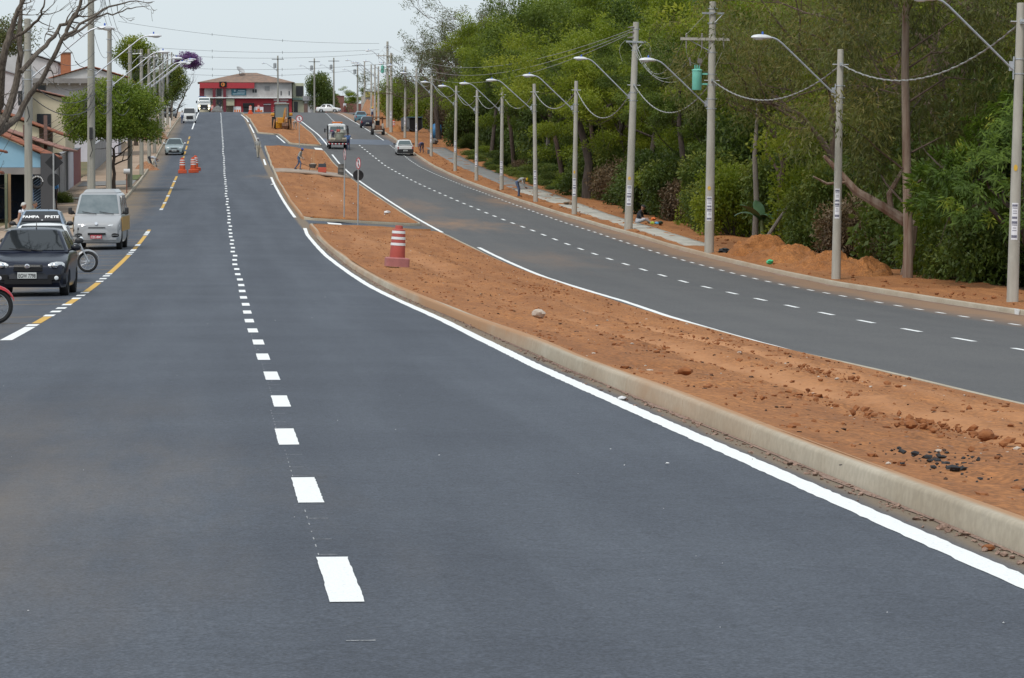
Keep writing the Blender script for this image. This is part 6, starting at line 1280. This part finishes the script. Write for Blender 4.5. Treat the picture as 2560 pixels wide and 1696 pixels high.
VAD = [recolour(VA[0], L_DEEP), recolour(VA[2], L_DEEP)]
def pick(r_):
    if r_.random() < .22: return VAD[r_.randrange(2)], 'tall deep green tree in the forest behind the footpath', 'deep green forest trees'
    return VA[r_.randrange(4)], LAB_A, 'forest trees'
rt = random.Random(12)
LAB_A = 'tall yellow-green feathery tree in the forest behind the footpath'; LAB_B = 'tall olive eucalypt with hanging leaves in the forest'; LAB_D = 'half-bare dark-branched tree at the thin end of the forest'
def fz(u, v): return G(u, v)-(.9 if v < 330 else .1)*min(1, (u-24.3)/20)
# edge row, middle row and back row of the forest
for v in np.arange(150, 352, 10.5):
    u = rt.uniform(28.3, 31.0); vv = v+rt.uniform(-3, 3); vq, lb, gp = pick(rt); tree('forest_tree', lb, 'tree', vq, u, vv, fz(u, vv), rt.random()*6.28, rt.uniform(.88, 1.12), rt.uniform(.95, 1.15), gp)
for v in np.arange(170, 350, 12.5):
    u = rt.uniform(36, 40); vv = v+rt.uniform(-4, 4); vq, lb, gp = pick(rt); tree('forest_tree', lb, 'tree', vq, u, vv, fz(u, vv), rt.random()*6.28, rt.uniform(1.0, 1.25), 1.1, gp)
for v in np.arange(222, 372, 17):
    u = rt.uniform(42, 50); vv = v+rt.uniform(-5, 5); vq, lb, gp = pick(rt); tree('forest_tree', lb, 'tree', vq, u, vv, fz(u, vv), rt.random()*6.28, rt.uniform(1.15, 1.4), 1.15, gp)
for (u, v, s) in ((26.4,122,.95),(27.5,135,1.0),(25.6,143,.9),(30.5,112,1.0),(31.5,126,1.05),(33,104,1.05),(29.3,98,1.0),(28.6,88,1.0),(33.5,90,1.1)):
    tree('forest_tree', LAB_B, 'tree', VB[rt.randrange(3)], u, v, fz(u, v), rt.random()*6.28, s, 1.0, 'forest eucalypts')
for (u, v, s, k) in ((28.5,352,1.0,0),(27.8,374,1.1,1),(32.0,366,1.15,1),(30.0,390,1.15,0),(34,384,1.2,1),(28.5,406,1.0,0),(33,412,1.1,0),(28.6,426,.8,1)):
    tree('forest_tree', LAB_D, 'tree', VD[k], u, v, fz(u, v), rt.random()*6.28, s, 1.0, 'half-bare trees at the forest end')
# eucalypt standing right at the verge, with its pale trunk
rs = np.random.default_rng(91); eu = thing('forest_tree', 'eucalypt with a thick peeling red-brown trunk standing at the verge beside the mango tree', 'tree', (22.75,113.6,G(22.75,113.6)))
b = MB(); b.tube([(0,0,-.2),(.02,0,1.5),(-.05,0,4),(-.12,0,7),(-.1,0,11),(.1,0,16)],[.19,.165,.15,.135,.11,.05],14); b.build('trunk', B_EUC, eu)
tb = []; tips = []
for k in range(22):
    z = 2.6+k*.58; a = rs.random()*6.28; L = rs.uniform(1.6, 3.4); p0 = np.array([-.05,0,z]); d = np.array([math.cos(a), math.sin(a)*.8, .5]); q = [p0, p0+d*L*.4+rs.normal(size=3)*.2, p0+d*L*.75+rs.normal(size=3)*.3, p0+d*L+rs.normal(size=3)*.3]; tb.append((q, [.04,.03,.02,.01])); tips += [q[-1], q[-2], q[-1]+rs.normal(size=3)*.5, q[-2]+rs.normal(size=3)*.5]
link_mesh('limbs', tubes_mesh('limbs', tb, B_BRN), eu); link_mesh('crown', crown('crown', rs, np.array(tips), 24000, .85, .26, .05, L_EUC, .9, 1.0), eu)
# broken limb hanging across
fb = thing('fallen_branch', 'broken red-brown branch slanting across the trunks near the eucalypt', 'branch', (22.9,115.2,G(22.9,115.2)))
b = MB(); b.tube([(.3,-.2,1.9),(-.6,0,2.5),(-1.6,.2,3.1),(-2.3,.3,3.9),(-2.7,.3,4.3)],[.20,.17,.14,.10,.06],9); b.build('main_limb', B_EUC, fb)
b = MB(); b.tube([(-.4,0,2.4),(-.5,-.1,3.0),(-.1,-.1,3.7),(.15,0,4.1)],[.12,.10,.07,.03],7); b.build('side_limb', B_EUC, fb); b = MB(); b.tube([(-1.9,.2,3.4),(-2.6,.2,3.35),(-3.1,.1,3.6)],[.06,.05,.03],6); b.build('side_limb', B_EUC, fb); b = MB(); b.tube([(0,0,.0),(.25,-.15,1.0),(.3,-.2,1.9)],[.14,.16,.19],8); b.build('side_limb', B_EUC, fb)
# mango tree
rs = np.random.default_rng(95); mg = thing('mango_tree', 'dense mango tree with long glossy drooping leaves down to the ground', 'tree', (25.5,106.5,G(25.5,106.5)-.05)); mg.scale = (1.24,1.24,1.28)
tb, _ = skeleton(rs, 5.2, 1.6, .22, 1.2, 6, 3); link_mesh('trunk', tubes_mesh('trunk', tb, B_DARK), mg)
nc = 620; d = rdir(rs, nc); d[:, 2] = np.abs(d[:, 2])*1.0-.28; rad = 3.15*(.80+.24*rs.random((nc, 1)))*(1+.14*np.sin(3*np.arctan2(d[:, 1:2], d[:, 0:1])+1)+.13*np.sin(7*d[:, 2:3]+2)); Cw = d*rad; Cw[:, 2] = np.maximum(Cw[:, 2]*.98+2.75, .2)
per = 26; P = np.repeat(Cw, per, 0); out = np.repeat(d, per, 0); nL = len(P); ang = rs.random(nL)*6.28
t1 = np.cross(out, np.array([0,0,1.0])); t1 /= np.maximum(np.linalg.norm(t1, axis=1, keepdims=True), 1e-5); t2 = np.cross(out, t1)
D = out*.55+(t1*np.cos(ang)[:, None]+t2*np.sin(ang)[:, None])*.9; D[:, 2] -= .55
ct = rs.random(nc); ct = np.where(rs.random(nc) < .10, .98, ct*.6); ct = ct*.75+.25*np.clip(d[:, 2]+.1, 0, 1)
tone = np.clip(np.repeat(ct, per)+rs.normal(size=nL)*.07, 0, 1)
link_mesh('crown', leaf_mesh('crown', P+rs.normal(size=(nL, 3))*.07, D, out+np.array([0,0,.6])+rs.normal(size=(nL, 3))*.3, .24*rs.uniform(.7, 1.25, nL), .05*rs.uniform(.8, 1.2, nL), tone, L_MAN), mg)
# dark thick trunks at the edge
def trunk_tree(label, u, v, pts, rad, bm, vr, off, s):
    t = thing('forest_tree', label, 'tree', (u, v, G(u, v)+.05)); b = MB(); b.tube(pts, rad, 12); b.build('trunk', bm, t)
    c = link_mesh('crown', vr[1], t, off); c.scale = (s, s, s); l_ = link_mesh('limbs', vr[0], t, off); l_.scale = (s, s, s); return t
trunk_tree('big forked tree with a dark thick trunk beside the pavement', 23.45, 220, [(0,0,-.2),(-.05,0,1.2),(.1,0,2.4),(-.2,.1,3.8),(-.7,.1,5.4),(-1.0,.2,7)], [.42,.33,.29,.25,.2,.12], B_DARK, VA[1], (2.2,.2,1.2), .8)
trunk_tree('dark leaning tree trunk standing before the blue tarpaulin', 23.2, 368.0, [(.15,0,-.2),(.05,0,1.5),(-.1,0,3),(-.15,0,5),(-.3,0,7)], [.34,.28,.26,.24,.16], B_DARK, VD[0], (2.0,0,1.5), .85)
trunk_tree('slim mottled grey tree just behind the transformer pole', 23.6, 152, [(0,0,-.2),(.1,0,2),(.0,0,4),(.15,0,6.5)], [.15,.13,.11,.06], B_GREY, VB[1], (1.2,0,-.6), .7)
b = MB(); b.tube([(0,0,-.1),(.9,.2,1.2),(1.7,.4,2.3)],[.10,.08,.04],8); o = b.build('dead_trunk', B_GREY, None, (22.9,146.5,G(22.9,146.5)+.1)); tag(o, 'pale bare slanting trunk behind the tallest soil heap', 'trunk')
rq = random.Random(8)
for (u, v, sx) in ((25.0,182,-.8),(24.7,201,.9),(25.6,233,-.6),(25.2,252,-1.2),(25.9,274,.5),(25.4,297,-.7),(25.0,318,.6)):
    t = trunk_tree('dark slanting trunk of an edge tree rising out of the undergrowth', u, v, [(0,0,-.3),(sx*.25,0,1.6),(sx*.45+rq.uniform(-.2,.2),.1,3.2),(sx*.9,.2,5.2),(sx*1.2+rq.uniform(-.3,.3),.3,7.2)], [.22,.19,.17,.13,.08], rq.choice((B_DARK, B_BRN, B_GREY)), VAD[rq.randrange(2)], (sx*.6+1.8,.2,2.2), .62); t['group'] = 'slanting edge trunks'
# banana plant by the soil heap
bp = thing('banana_plant', 'banana plant with broad torn leaves behind the soil heaps', 'plant', (23.7,150.5,G(23.7,150.5)))
b = MB(); b.tube([(0,0,-.1),(.02,0,.9),(0,0,1.3)],[.11,.09,.06],10); b.build('stem', mat('banana_stem',(.14,.17,.06),.7), bp)
for k, (a, l_, dr) in enumerate(((.3,1.7,.5),(1.6,1.9,.3),(2.7,1.6,.7),(3.8,1.8,.4),(5.0,1.5,.8),(5.8,2.0,.2))):
    b = MB(); rings = []
    for i in range(9):
        f = i/8; x = l_*f*.8; z = 1.25+l_*(f*.75-dr*f*f*.9); w = .24*math.sin(math.pi*min(1, f*.93+.07))**.7+.012
        rings.append([(x*math.cos(a)-w*math.sin(a), x*math.sin(a)+w*math.cos(a), z-.05),(x*math.cos(a), x*math.sin(a), z),(x*math.cos(a)+w*math.sin(a), x*math.sin(a)-w*math.cos(a), z-.05)])
    b.loft(rings, 0, False, False); b.build('leaf', mat('banana_leaf',(.035,.085,.03),.45,(.05,.11,.04),2,3), bp)
# undergrowth along the edge
LAB_U = ('dark green shrub in the undergrowth along the forest edge', 'yellow-green shrub in the undergrowth along the forest edge', 'dry brown shrub in the undergrowth along the forest edge')
for v in np.arange(96, 350, 3.1):
    if rt.random() < .22: continue
    k = rt.choice([0,0,1,1,1,3,3,4,2]); u = rt.uniform(23.9, 25.6)+(.5 if v < 150 else 0)+(.6 if 228 < v < 345 else 0); vv = v+rt.uniform(-1.2, 1.2)
    q_ = .62 if 228 < v < 345 else 1.0
    bush(LAB_U[2 if k == 4 else (1 if k == 3 else 0)], VE[k], u, vv, rt.uniform(.8, 1.25)*q_, rt.uniform(.9, 1.35)*q_, fz(u, vv), 'undergrowth shrubs')
for v in np.arange(100, 400, 4.2):
    k = rt.choice([1,1,3,0,1]); u = rt.uniform(27, 31); vv = v+rt.uniform(-1.5, 1.5)
    bush(LAB_U[1 if k == 3 else 0], VE[k], u, vv, rt.uniform(1.2, 1.7), rt.uniform(1.1, 1.7), fz(u, vv), 'undergrowth shrubs')
for v in np.arange(356, 520, 6.5):
    k = rt.choice([4,4,0,3,2]); u = rt.uniform(24.8, 30); vv = v+rt.uniform(-2, 2)
    bush(LAB_U[2 if k == 4 else (1 if k == 3 else 0)], VE[k], u, vv, rt.uniform(1.0, 1.7), rt.uniform(.9, 1.5), fz(u, vv), 'undergrowth shrubs')
for v in np.arange(240, 330, 2.2):
    u = rt.uniform(23.2, 24.6); bush('low dull green ground plant at the pavement back edge', VE[2], u, v, rt.uniform(.45, .8), rt.uniform(.4, .7), None, 'low ground plants', 'ground_plant', 'plant')
# brown scrub and trees beyond the forest end and around the crossroads
for (u, v, s, k) in ((28,440,.75,0),(33,455,.8,1),(30,480,.7,2),(37,500,.8,3)):
    tree('tree', 'rounded green tree beyond the half-bare forest end', 'tree', VA[k], u, v, G(u, v), rt.random()*6, s*.75, .8, 'trees past the forest end')
for (u, v, s, k) in ((25.5,690,.62,0),(29.5,700,.6,1),(33,690,.55,2),(38,705,.7,3),(43,690,.7,1),(20.5,705,.66,3),(18.6,690,.42,2),(48,660,.8,0),(52,640,.8,2),(15.8,720,.5,1)):
    tree('tree', 'distant green tree behind the brick warehouse and far walls', 'tree', VA[k], u, v, G(u, v)-.5, rt.random()*6, s, .72, 'distant trees at the crossroads')
tree('tree', 'slender dark small tree between the far lamp poles', 'tree', VD[1], 26.3, 575, G(26,575), 1.0, .55, .9)
tree('tree', 'green bushy tree right of the small white flat-roofed shop', 'tree', VE[1], 18.9, 640, zb, 0, 1.6, 1.6)
# ---- house side trees
rs = np.random.default_rng(61); rtb, tp_ = skeleton(rs, 4.6, 2.5, .13, 1.0, 5, 2, up=.5)
nc = 170; d = rdir(rs, nc); d[:, 2] = np.where(d[:, 2] < -.55, -.3, d[:, 2]); Cw = d*(2.35+.5*rs.random((nc, 1)))*np.array([1.06,1.06,.80]); Cw[:, 2] += 4.45
t = thing('street_tree', 'round bright green street tree among the poles on the pavement', 'tree', (-6.94,212.8,G(-6.94,212.8)+.13)); link_mesh('trunk', tubes_mesh('trunk', rtb, B_DARK), t); link_mesh('crown', crown('crown', rs, np.concatenate([Cw, Cw*np.array([.7,.7,.85])+np.array([0,0,.6])]), 52000, .62, .15, .08, L_ROUND, .1, .85), t)
def small_tree(label, u, v, H, cz, rx, rz_, n, lm, seed, th=1.8, ln=.2, lean=(0,0), r0=.13, cr=.7):
    rs = np.random.default_rng(seed); tb, _ = skeleton(rs, cz, th, r0, 1.0, 5, 3, lean); nc = 80; d = rdir(rs, nc); Cw = d*(rs.random((nc, 1))**.4)*np.array([rx, rx, rz_])*.8+np.array([lean[0], lean[1], cz])
    t = thing('street_tree', label, 'tree', (u, v, G(u, v)+.13)); link_mesh('trunk', tubes_mesh('trunk', tb, B_DARK), t); link_mesh('crown', crown('crown', rs, Cw, n, cr, ln, ln*.5, lm, .1, .85), t); return t
small_tree('dark green rounded tree beside the white minibus', -6.6, 452, 8, 5.0, 2.7, 2.7, 15000, L_BUSH, 62, ln=.22)
small_tree('second dark green tree behind the minibus tree', -7.4, 470, 8, 4.8, 2.4, 2.2, 9000, L_MAN, 63, ln=.24)
small_tree('purple flowering tree behind the dark green roadside tree', -6.6, 500, 10, 7.9, 2.6, 1.5, 6500, L_PURP, 64, ln=.22, lean=(1.8,0), th=4, cr=.42)
small_tree('tall green tree standing behind the row of house side poles', -8.3, 330, 11, 8.6, 2.5, 2.2, 14000, L_ACA, 65, ln=.2, th=4, r0=.2)
small_tree('leafy tree rising behind the blank white building', -16.3, 262, 12, 10.4, 2.6, 1.6, 5000, L_SPA, 66, ln=.2, th=6, r0=.2)
small_tree('dark tree over the long white upper wall', -9.2, 395, 9, 5.5, 2.3, 2.3, 9000, L_BUSH, 67, ln=.22)
small_tree('slim tree between the upper poles', -7.0, 372, 9, 4.2, 1.7, 1.9, 7000, L_BUSH, 68, ln=.2)
small_tree('leafy dark shrub tree hanging over the painted white post', -10.9, 146, 5, 3.55, .95, .9, 7000, L_ROUND, 69, ln=.12, th=1.4, r0=.07, cr=.35)
bush('low rose bush with dark leaves by the grey garden wall', VE[2], -9.3, 191, .6, .9)
# ---- bare tree overhanging the black hatchback
LIMBS = [([(-6.05,76,-1.4),(-5.88,76,.05),(-5.75,76,1.2),(-5.62,76,2.21)],(.27,.22,.20,.19)),
 ([(-5.67,76,1.64),(-5.4,75.6,2.69),(-5.26,75.2,3.21),(-5.13,74.8,4.16),(-5.01,74.8,4.59),(-4.88,74.8,4.94),(-4.69,74.8,5.33),(-4.53,74.8,5.8)],(.15,.13,.115,.10,.08,.065,.05,.03)),
 ([(-5.62,76,2.21),(-5.33,76.1,2.59),(-5.24,76.3,2.7),(-4.98,76.4,3.5),(-4.87,76.4,4.18),(-4.89,76.4,4.77),(-4.85,76.4,5.36),(-4.74,76.4,5.98)],(.14,.12,.115,.095,.08,.065,.05,.03)),
 ([(-5.62,76,2.21),(-5.34,76.3,2.44),(-5.1,76.7,2.65),(-4.95,77,2.82),(-4.7,77,3.3),(-4.48,77,3.55),(-4.29,77,3.94),(-4.01,77,4.48),(-3.89,77,4.71),(-3.67,77,5.06),(-3.56,77,5.4),(-3.38,77,5.94)],(.12,.10,.095,.09,.075,.07,.065,.06,.055,.05,.045,.03)),
 ([(-4.85,76,3.76),(-4.57,76.4,4.12),(-4.34,76.8,4.36),(-4.09,77.2,4.72),(-3.84,77.2,4.92),(-3.66,77.2,5.15),(-3.23,77.2,5.41),(-3.04,77.2,5.48)],(.07,.065,.06,.05,.045,.035,.02,.012)),
 ([(-3.9,76,4.47),(-3.65,76.5,4.65),(-3.32,77.1,4.94),(-3.0,77.6,5.13),(-2.66,77.6,5.17),(-2.35,77.6,5.27),(-2.05,77.6,5.3)],(.04,.036,.03,.024,.018,.013,.008)),
 ([(-3.86,76,4.57),(-3.38,76.2,4.92),(-2.92,76.4,5.22),(-2.46,76.6,5.35),(-1.96,76.6,5.33)],(.042,.034,.026,.017,.008)),
 ([(-5.08,76,4.46),(-4.61,75.7,4.74),(-4.39,75.3,4.94),(-4.29,75,5.15),(-4.26,75,5.38)],(.05,.042,.033,.025,.015))]
bt = thing('bare_tree', 'leafless dark-branched tree leaning over the black hatchback', 'tree', (-6.05,76,G(-6.05,76)+.13)); rs = np.random.default_rng(5); o0 = np.array([-6.05,76,G(-6.05,76)+.13])
b = MB()
for pts, rr in LIMBS[:1]: b.tube([tuple(np.array(p)-o0) for p in pts], rr, 12)
b.build('trunk', B_BARE, bt)
for pts, rr in LIMBS[1:]:
    c = MB(); P = [np.array(p)-o0 for p in pts]
    # subdivide with slight kinks
    Q = []; RR = []
    for i in range(len(P)-1):
        for k in range(3): f = k/3; Q.append(P[i]*(1-f)+P[i+1]*f+(rs.normal(size=3)*.018 if k else 0)); RR.append((rr[i]*(1-f)+rr[i+1]*f)*.82)
    Q.append(P[-1]); RR.append(rr[-1]); c.tube([tuple(q) for q in Q], RR, 9)
    def twig(p, d, L, r, lev):
        q = [p]; r_ = [r]
        for k in range(4): d = d+rs.normal(size=3)*.3+np.array([.04,0,.06]); d /= np.linalg.norm(d); q.append(q[-1]+d*L/4); r_.append(r*(1-.2*(k+1)))
        c.tube([tuple(x) for x in q], [max(x, .004) for x in r_], 4, caps=False)
        if lev < 2:
            for k in range(rs.integers(1, 4)): twig(q[rs.integers(1, 5)], d+rs.normal(size=3)*.8, L*rs.uniform(.45, .75), r*.6, lev+1)
    for i in range(5, len(Q)):
        if rs.random() < (.42 if rr[0] < .1 else .30): d = (Q[i]-Q[i-1]); d /= np.linalg.norm(d); twig(Q[i], d*.6+rs.normal(size=3)*.75+np.array([.25,0,.25]), rs.uniform(.3, .9), min(RR[i]*.5, .02), 0)
    c.build('limb', B_BARE, bt)
# ================================================================ soil heaps, stones, litter
def heap(label, u, v, rx, ry, h, seed, m=M_SOIL, dz=.12):
    n = 44; k = 16; b = MB(); rings = []
    for i in range(k+1):
        f = i/k; row = []
        for j in range(n):
            a = 2*math.pi*j/n; w = 1+.30*float(vnoise(math.cos(a)*1.6+seed*3.1, math.sin(a)*1.6+seed)); r = (1-f)*w
            x = rx*r*math.cos(a); y = ry*r*math.sin(a); z = h*(1-(1-f)**2.3)*(1+1.0*float(vnoise(x*1.5+seed, y*1.1)))+float(vnoise(x*4+seed, y*4))*.34*min(1, f*5+.1)+float(vnoise(x*12, y*12+seed))*.12*min(1, f*6)
            row.append((x, y, z-.05 if i == 0 else z))
        rings.append(row)
    b.loft(rings); o = b.build('soil_heap', m, None, (u, v, G(u, v)+dz), smooth=40); return tag(o, label, 'soil heap')
heap('tall pointed heap of red soil beside the transformer pole', 21.45, 137.0, 1.45, 1.9, .62, 1)
heap('broad low heap of red soil behind the green plastic bag', 21.6, 131.0, 1.6, 3.8, .42, 2)
heap('lumpy red soil heap close to the mango side lamp pole', 21.7, 122.5, 1.5, 4.6, .42, 3)
heap('small red soil ridge joining the lumpy heap to the pole', 22.0, 116.6, .8, 2.0, .40, 4)
heap('brown soil heap beside the trench worker on the house side', -5.9, 263.0, .9, 1.0, .38, 5, M_SOILP, .0)
heap('long rubble heap under the trees past the silver saloon', -6.9, 352, 1.3, 6, .7, 6, M_SOILP)
heap('big brown soil heap far along the right kerb', 23.6, 520, 2.3, 6, 2.2, 7, M_SOILP)
heap('low red soil heap beside the far lamp poles', 21.9, 480, 1.2, 8, .8, 8)
heap('grey gravel pile at the red shop corner', -.5, 602, 1.1, 1.5, .9, 9, mat('gravel_grey',(.12,.12,.12),.95,(.2,.2,.19),4,4))
heap('red soil heap before the dark container', 20.55, 400, .9, 3.0, .6, 10)
# clods and pebbles scattered over the bare soil
M_CLOD = mat('soil_clod', (.19,.066,.02), .95, (.30,.115,.04), 6, 4, .5, 20, coords='World'); M_STONE = mat('pale_stone', (.40,.32,.25), .9, (.52,.46,.40), 5, 4); M_TARB = mat('tar_crumb', (.02,.02,.022), .8); M_LIT = mat('litter_white', (.62,.62,.62), .7)
def scatter(name, label, n, pos, r0, r1, m, seed, flat=.65):
    rs = np.random.default_rng(seed); V = []; Fc = []
    ico = [(0,0,1),(.89,0,.45),(.28,.85,.45),(-.72,.53,.45),(-.72,-.53,.45),(.28,-.85,.45),(.72,.53,-.45),(-.28,.85,-.45),(-.89,0,-.45),(-.28,-.85,-.45),(.72,-.53,-.45),(0,0,-1)]
    fcs = [(0,1,2),(0,2,3),(0,3,4),(0,4,5),(0,5,1),(1,6,2),(2,7,3),(3,8,4),(4,9,5),(5,10,1),(6,7,2),(7,8,3),(8,9,4),(9,10,5),(10,6,1),(11,7,6),(11,8,7),(11,9,8),(11,10,9),(11,6,10)]
    ico = np.array(ico)
    for k in range(n):
        u, v, z = pos(rs); r = r0+(r1-r0)*rs.random()**3; q = ico*(1+.35*rs.normal(size=(12, 1)))*r; q[:, 2] *= flat; q[:, 0] *= rs.uniform(.8, 1.5)
        o = len(V); V += (q+np.array([u, v, z+r*.25])).tolist(); Fc += [tuple(o+i for i in f) for f in fcs]
    me = bpy.data.meshes.new(name); me.from_pydata(V, [], Fc); me.materials.append(m); me.update(); o = link_mesh(name, me); return tag(o, label, 'soil', kind='stuff')
def on_med(v0, v1, bias=1.6):
    def f(rs):
        v = v0+(v1-v0)*rs.random()**bias; a = IL1(v)+.25; c = IR1(v)-.25; u = a+(c-a)*rs.random(); s = (u-a)/(c-a)
        n_ = float(vnoise(u*.9, v*.5))*.10+float(vnoise(u*2.3+3, v*1.9))*.06
        return u, v, G(u, v)+.14+min(1, min(s, 1-s)*6)*(n_+.07*math.sin(math.pi*s)-.05*s-.08*math.exp(-((s-.40)/.06)**2)-.08*math.exp(-((s-.68)/.06)**2)+.03*math.exp(-((s-.54)/.05)**2))
    return f
scatter('soil_clods', 'small red clods strewn over the bare median soil', 4600, on_med(14, 150, 1.3), .005, .034, M_CLOD, 1)
scatter('pebbles', 'small pale pebbles strewn over the bare median soil', 380, on_med(16, 150,1.2), .006, .022, M_STONE, 2)
scatter('soil_crumbs', 'dark crumbs strewn over the bare median soil', 1400, on_med(16, 150,1.3), .005, .024, mat('dark_crumb',(.07,.035,.02),.95), 3)
for cu, cv, nn, sd_ in ((5.2,27,150,31),(5.9,24,130,32),(4.6,31,110,33),(6.6,40,120,34),(5.0,47,110,35),(7.4,52,110,36),(8.0,88,120,37)):
    scatter('soil_clods', 'cluster of turned-up red clods on the median soil', nn, (lambda cu, cv: lambda rs: (lambda u, v: (u, v, G(u, v)+.165))(cu+rs.normal()*.28, cv+rs.normal()*cv*.035))(cu, cv), .006, .036, M_CLOD, sd_, .8)
scatter('tar_crumbs', 'black tar crumbs on the soil near the big kerb', 160, lambda rs: (lambda u, v: (u, v, G(u, v)+.17))(4.15+rs.normal()*.25, 20.5+rs.normal()*.9), .006, .026, M_TARB, 4)
scatter('soil_clods', 'red clods strewn along the forest side verge', 1200, lambda rs: (lambda v: (lambda u: (u, v, G(u, v)+.16))(UKR(v)+.3+rs.random()*3.4))(75+rs.random()*260), .015, .085, M_CLOD, 5)
scatter('soil_clods', 'red clods strewn over the second median', 800, lambda rs: (lambda u, v: (u, v, G(u, v)+.18))(3.9+5.3*rs.random(), 163+165*rs.random()), .01, .045, M_CLOD, 6)
scatter('litter', 'pale scraps of litter on the second median', 28, lambda rs: (lambda u, v: (u, v, G(u, v)+.24))(3.9+5.3*rs.random(), 163+165*rs.random()), .02, .045, M_LIT, 7)
scatter('gutter_pebbles', 'pebbles and crumbs lying in the median gutter', 900, lambda rs: (lambda v: (lambda u: (u, v, G(u, v)+.004))(IL1(v)-.02-abs(rs.normal())*.07))(14+120*rs.random()**1.8), .005, .022, M_GRAV, 8)
scatter('road_grit', 'tiny pale grit specks on the fresh asphalt', 46, lambda rs: (lambda u, v: (u, v, G(u, v)+.002))(-3+6*rs.random(), 13+70*rs.random()**1.5), .002, .007, M_LIT, 9)
# stones that can be told apart
rk = random.Random(3)
for k, (u, v, r, lab, m) in enumerate(((5.15,24.8,.06,'largest round red stone on the median soil',M_CLOD),(5.4,23.6,.042,'round red stone next to the largest one',M_CLOD),(4.75,25.6,.05,'flat red-brown lump left of the largest stone',M_CLOD),(4.55,19.9,.07,'pale orange lump beside the black tar crumbs',M_SOILP),(4.9,57.5,.11,'pale grey flattened stone on the median soil',M_STONE),(5.9,25.9,.05,'small clod above the largest stone on the median',M_CLOD),(3.22,16.3,.025,'red pebble lying in the gutter against the kerb',M_CLOD),(4.1,33.5,.06,'low dark lump of turned soil on the median',M_CLOD))):
    rs = random.Random(k+40); b = MB(); rings = []
    for a in np.linspace(R(-85), R(85), 9): rings.append([(r*(1+.16*rs.uniform(-1,1))*math.cos(a)*math.cos(q)*1.3, r*(1+.16*rs.uniform(-1,1))*math.cos(a)*math.sin(q), r*.7*math.sin(a)*(1+.12*rs.uniform(-1,1))+r*.45) for q in np.linspace(0, 2*math.pi, 14, endpoint=False)])
    b.loft(rings); o = b.build('stone', m, None, (u, v, G(u, v)+(.19 if u > 3.6 else .004)), (0,0,rk.random()*3)); tag(o, lab, 'stone')
for k, (u, v, w, lab) in enumerate(((2.42,22.2,.018,'tiny white paper scrap lying on the fresh asphalt'),(3.12,30.6,.05,'crumpled white cup lying at the kerb foot'),(3.05,224,.16,'white paper scrap at the second median kerb'),(8.2,176,.25,'white paper on the second median by the posts'))):
    crumple('litter', lab, 'litter', u, v, G(u, v)+(.005 if k < 3 else .22), w*.7, M_LIT, 60+k, .5)
for k, (u, v) in enumerate(((20.15,86.0),)):
    b = MB(); b.loft([[(-.22,-.005,-.02),(.18,-.005,-.02),(.24,-.005,.145),(-.28,-.005,.145)],[(-.22,.02,-.02),(.18,.02,-.02),(.24,.02,.145),(-.28,.02,.145)]]); o = b.build('drain_plate', M_PAINT, None, (UKR(86)-.025,86.0,G(UKR(86),86)), (0,0,R(-90))); tag(o, 'white painted plate on the forest side kerb face', 'plate')
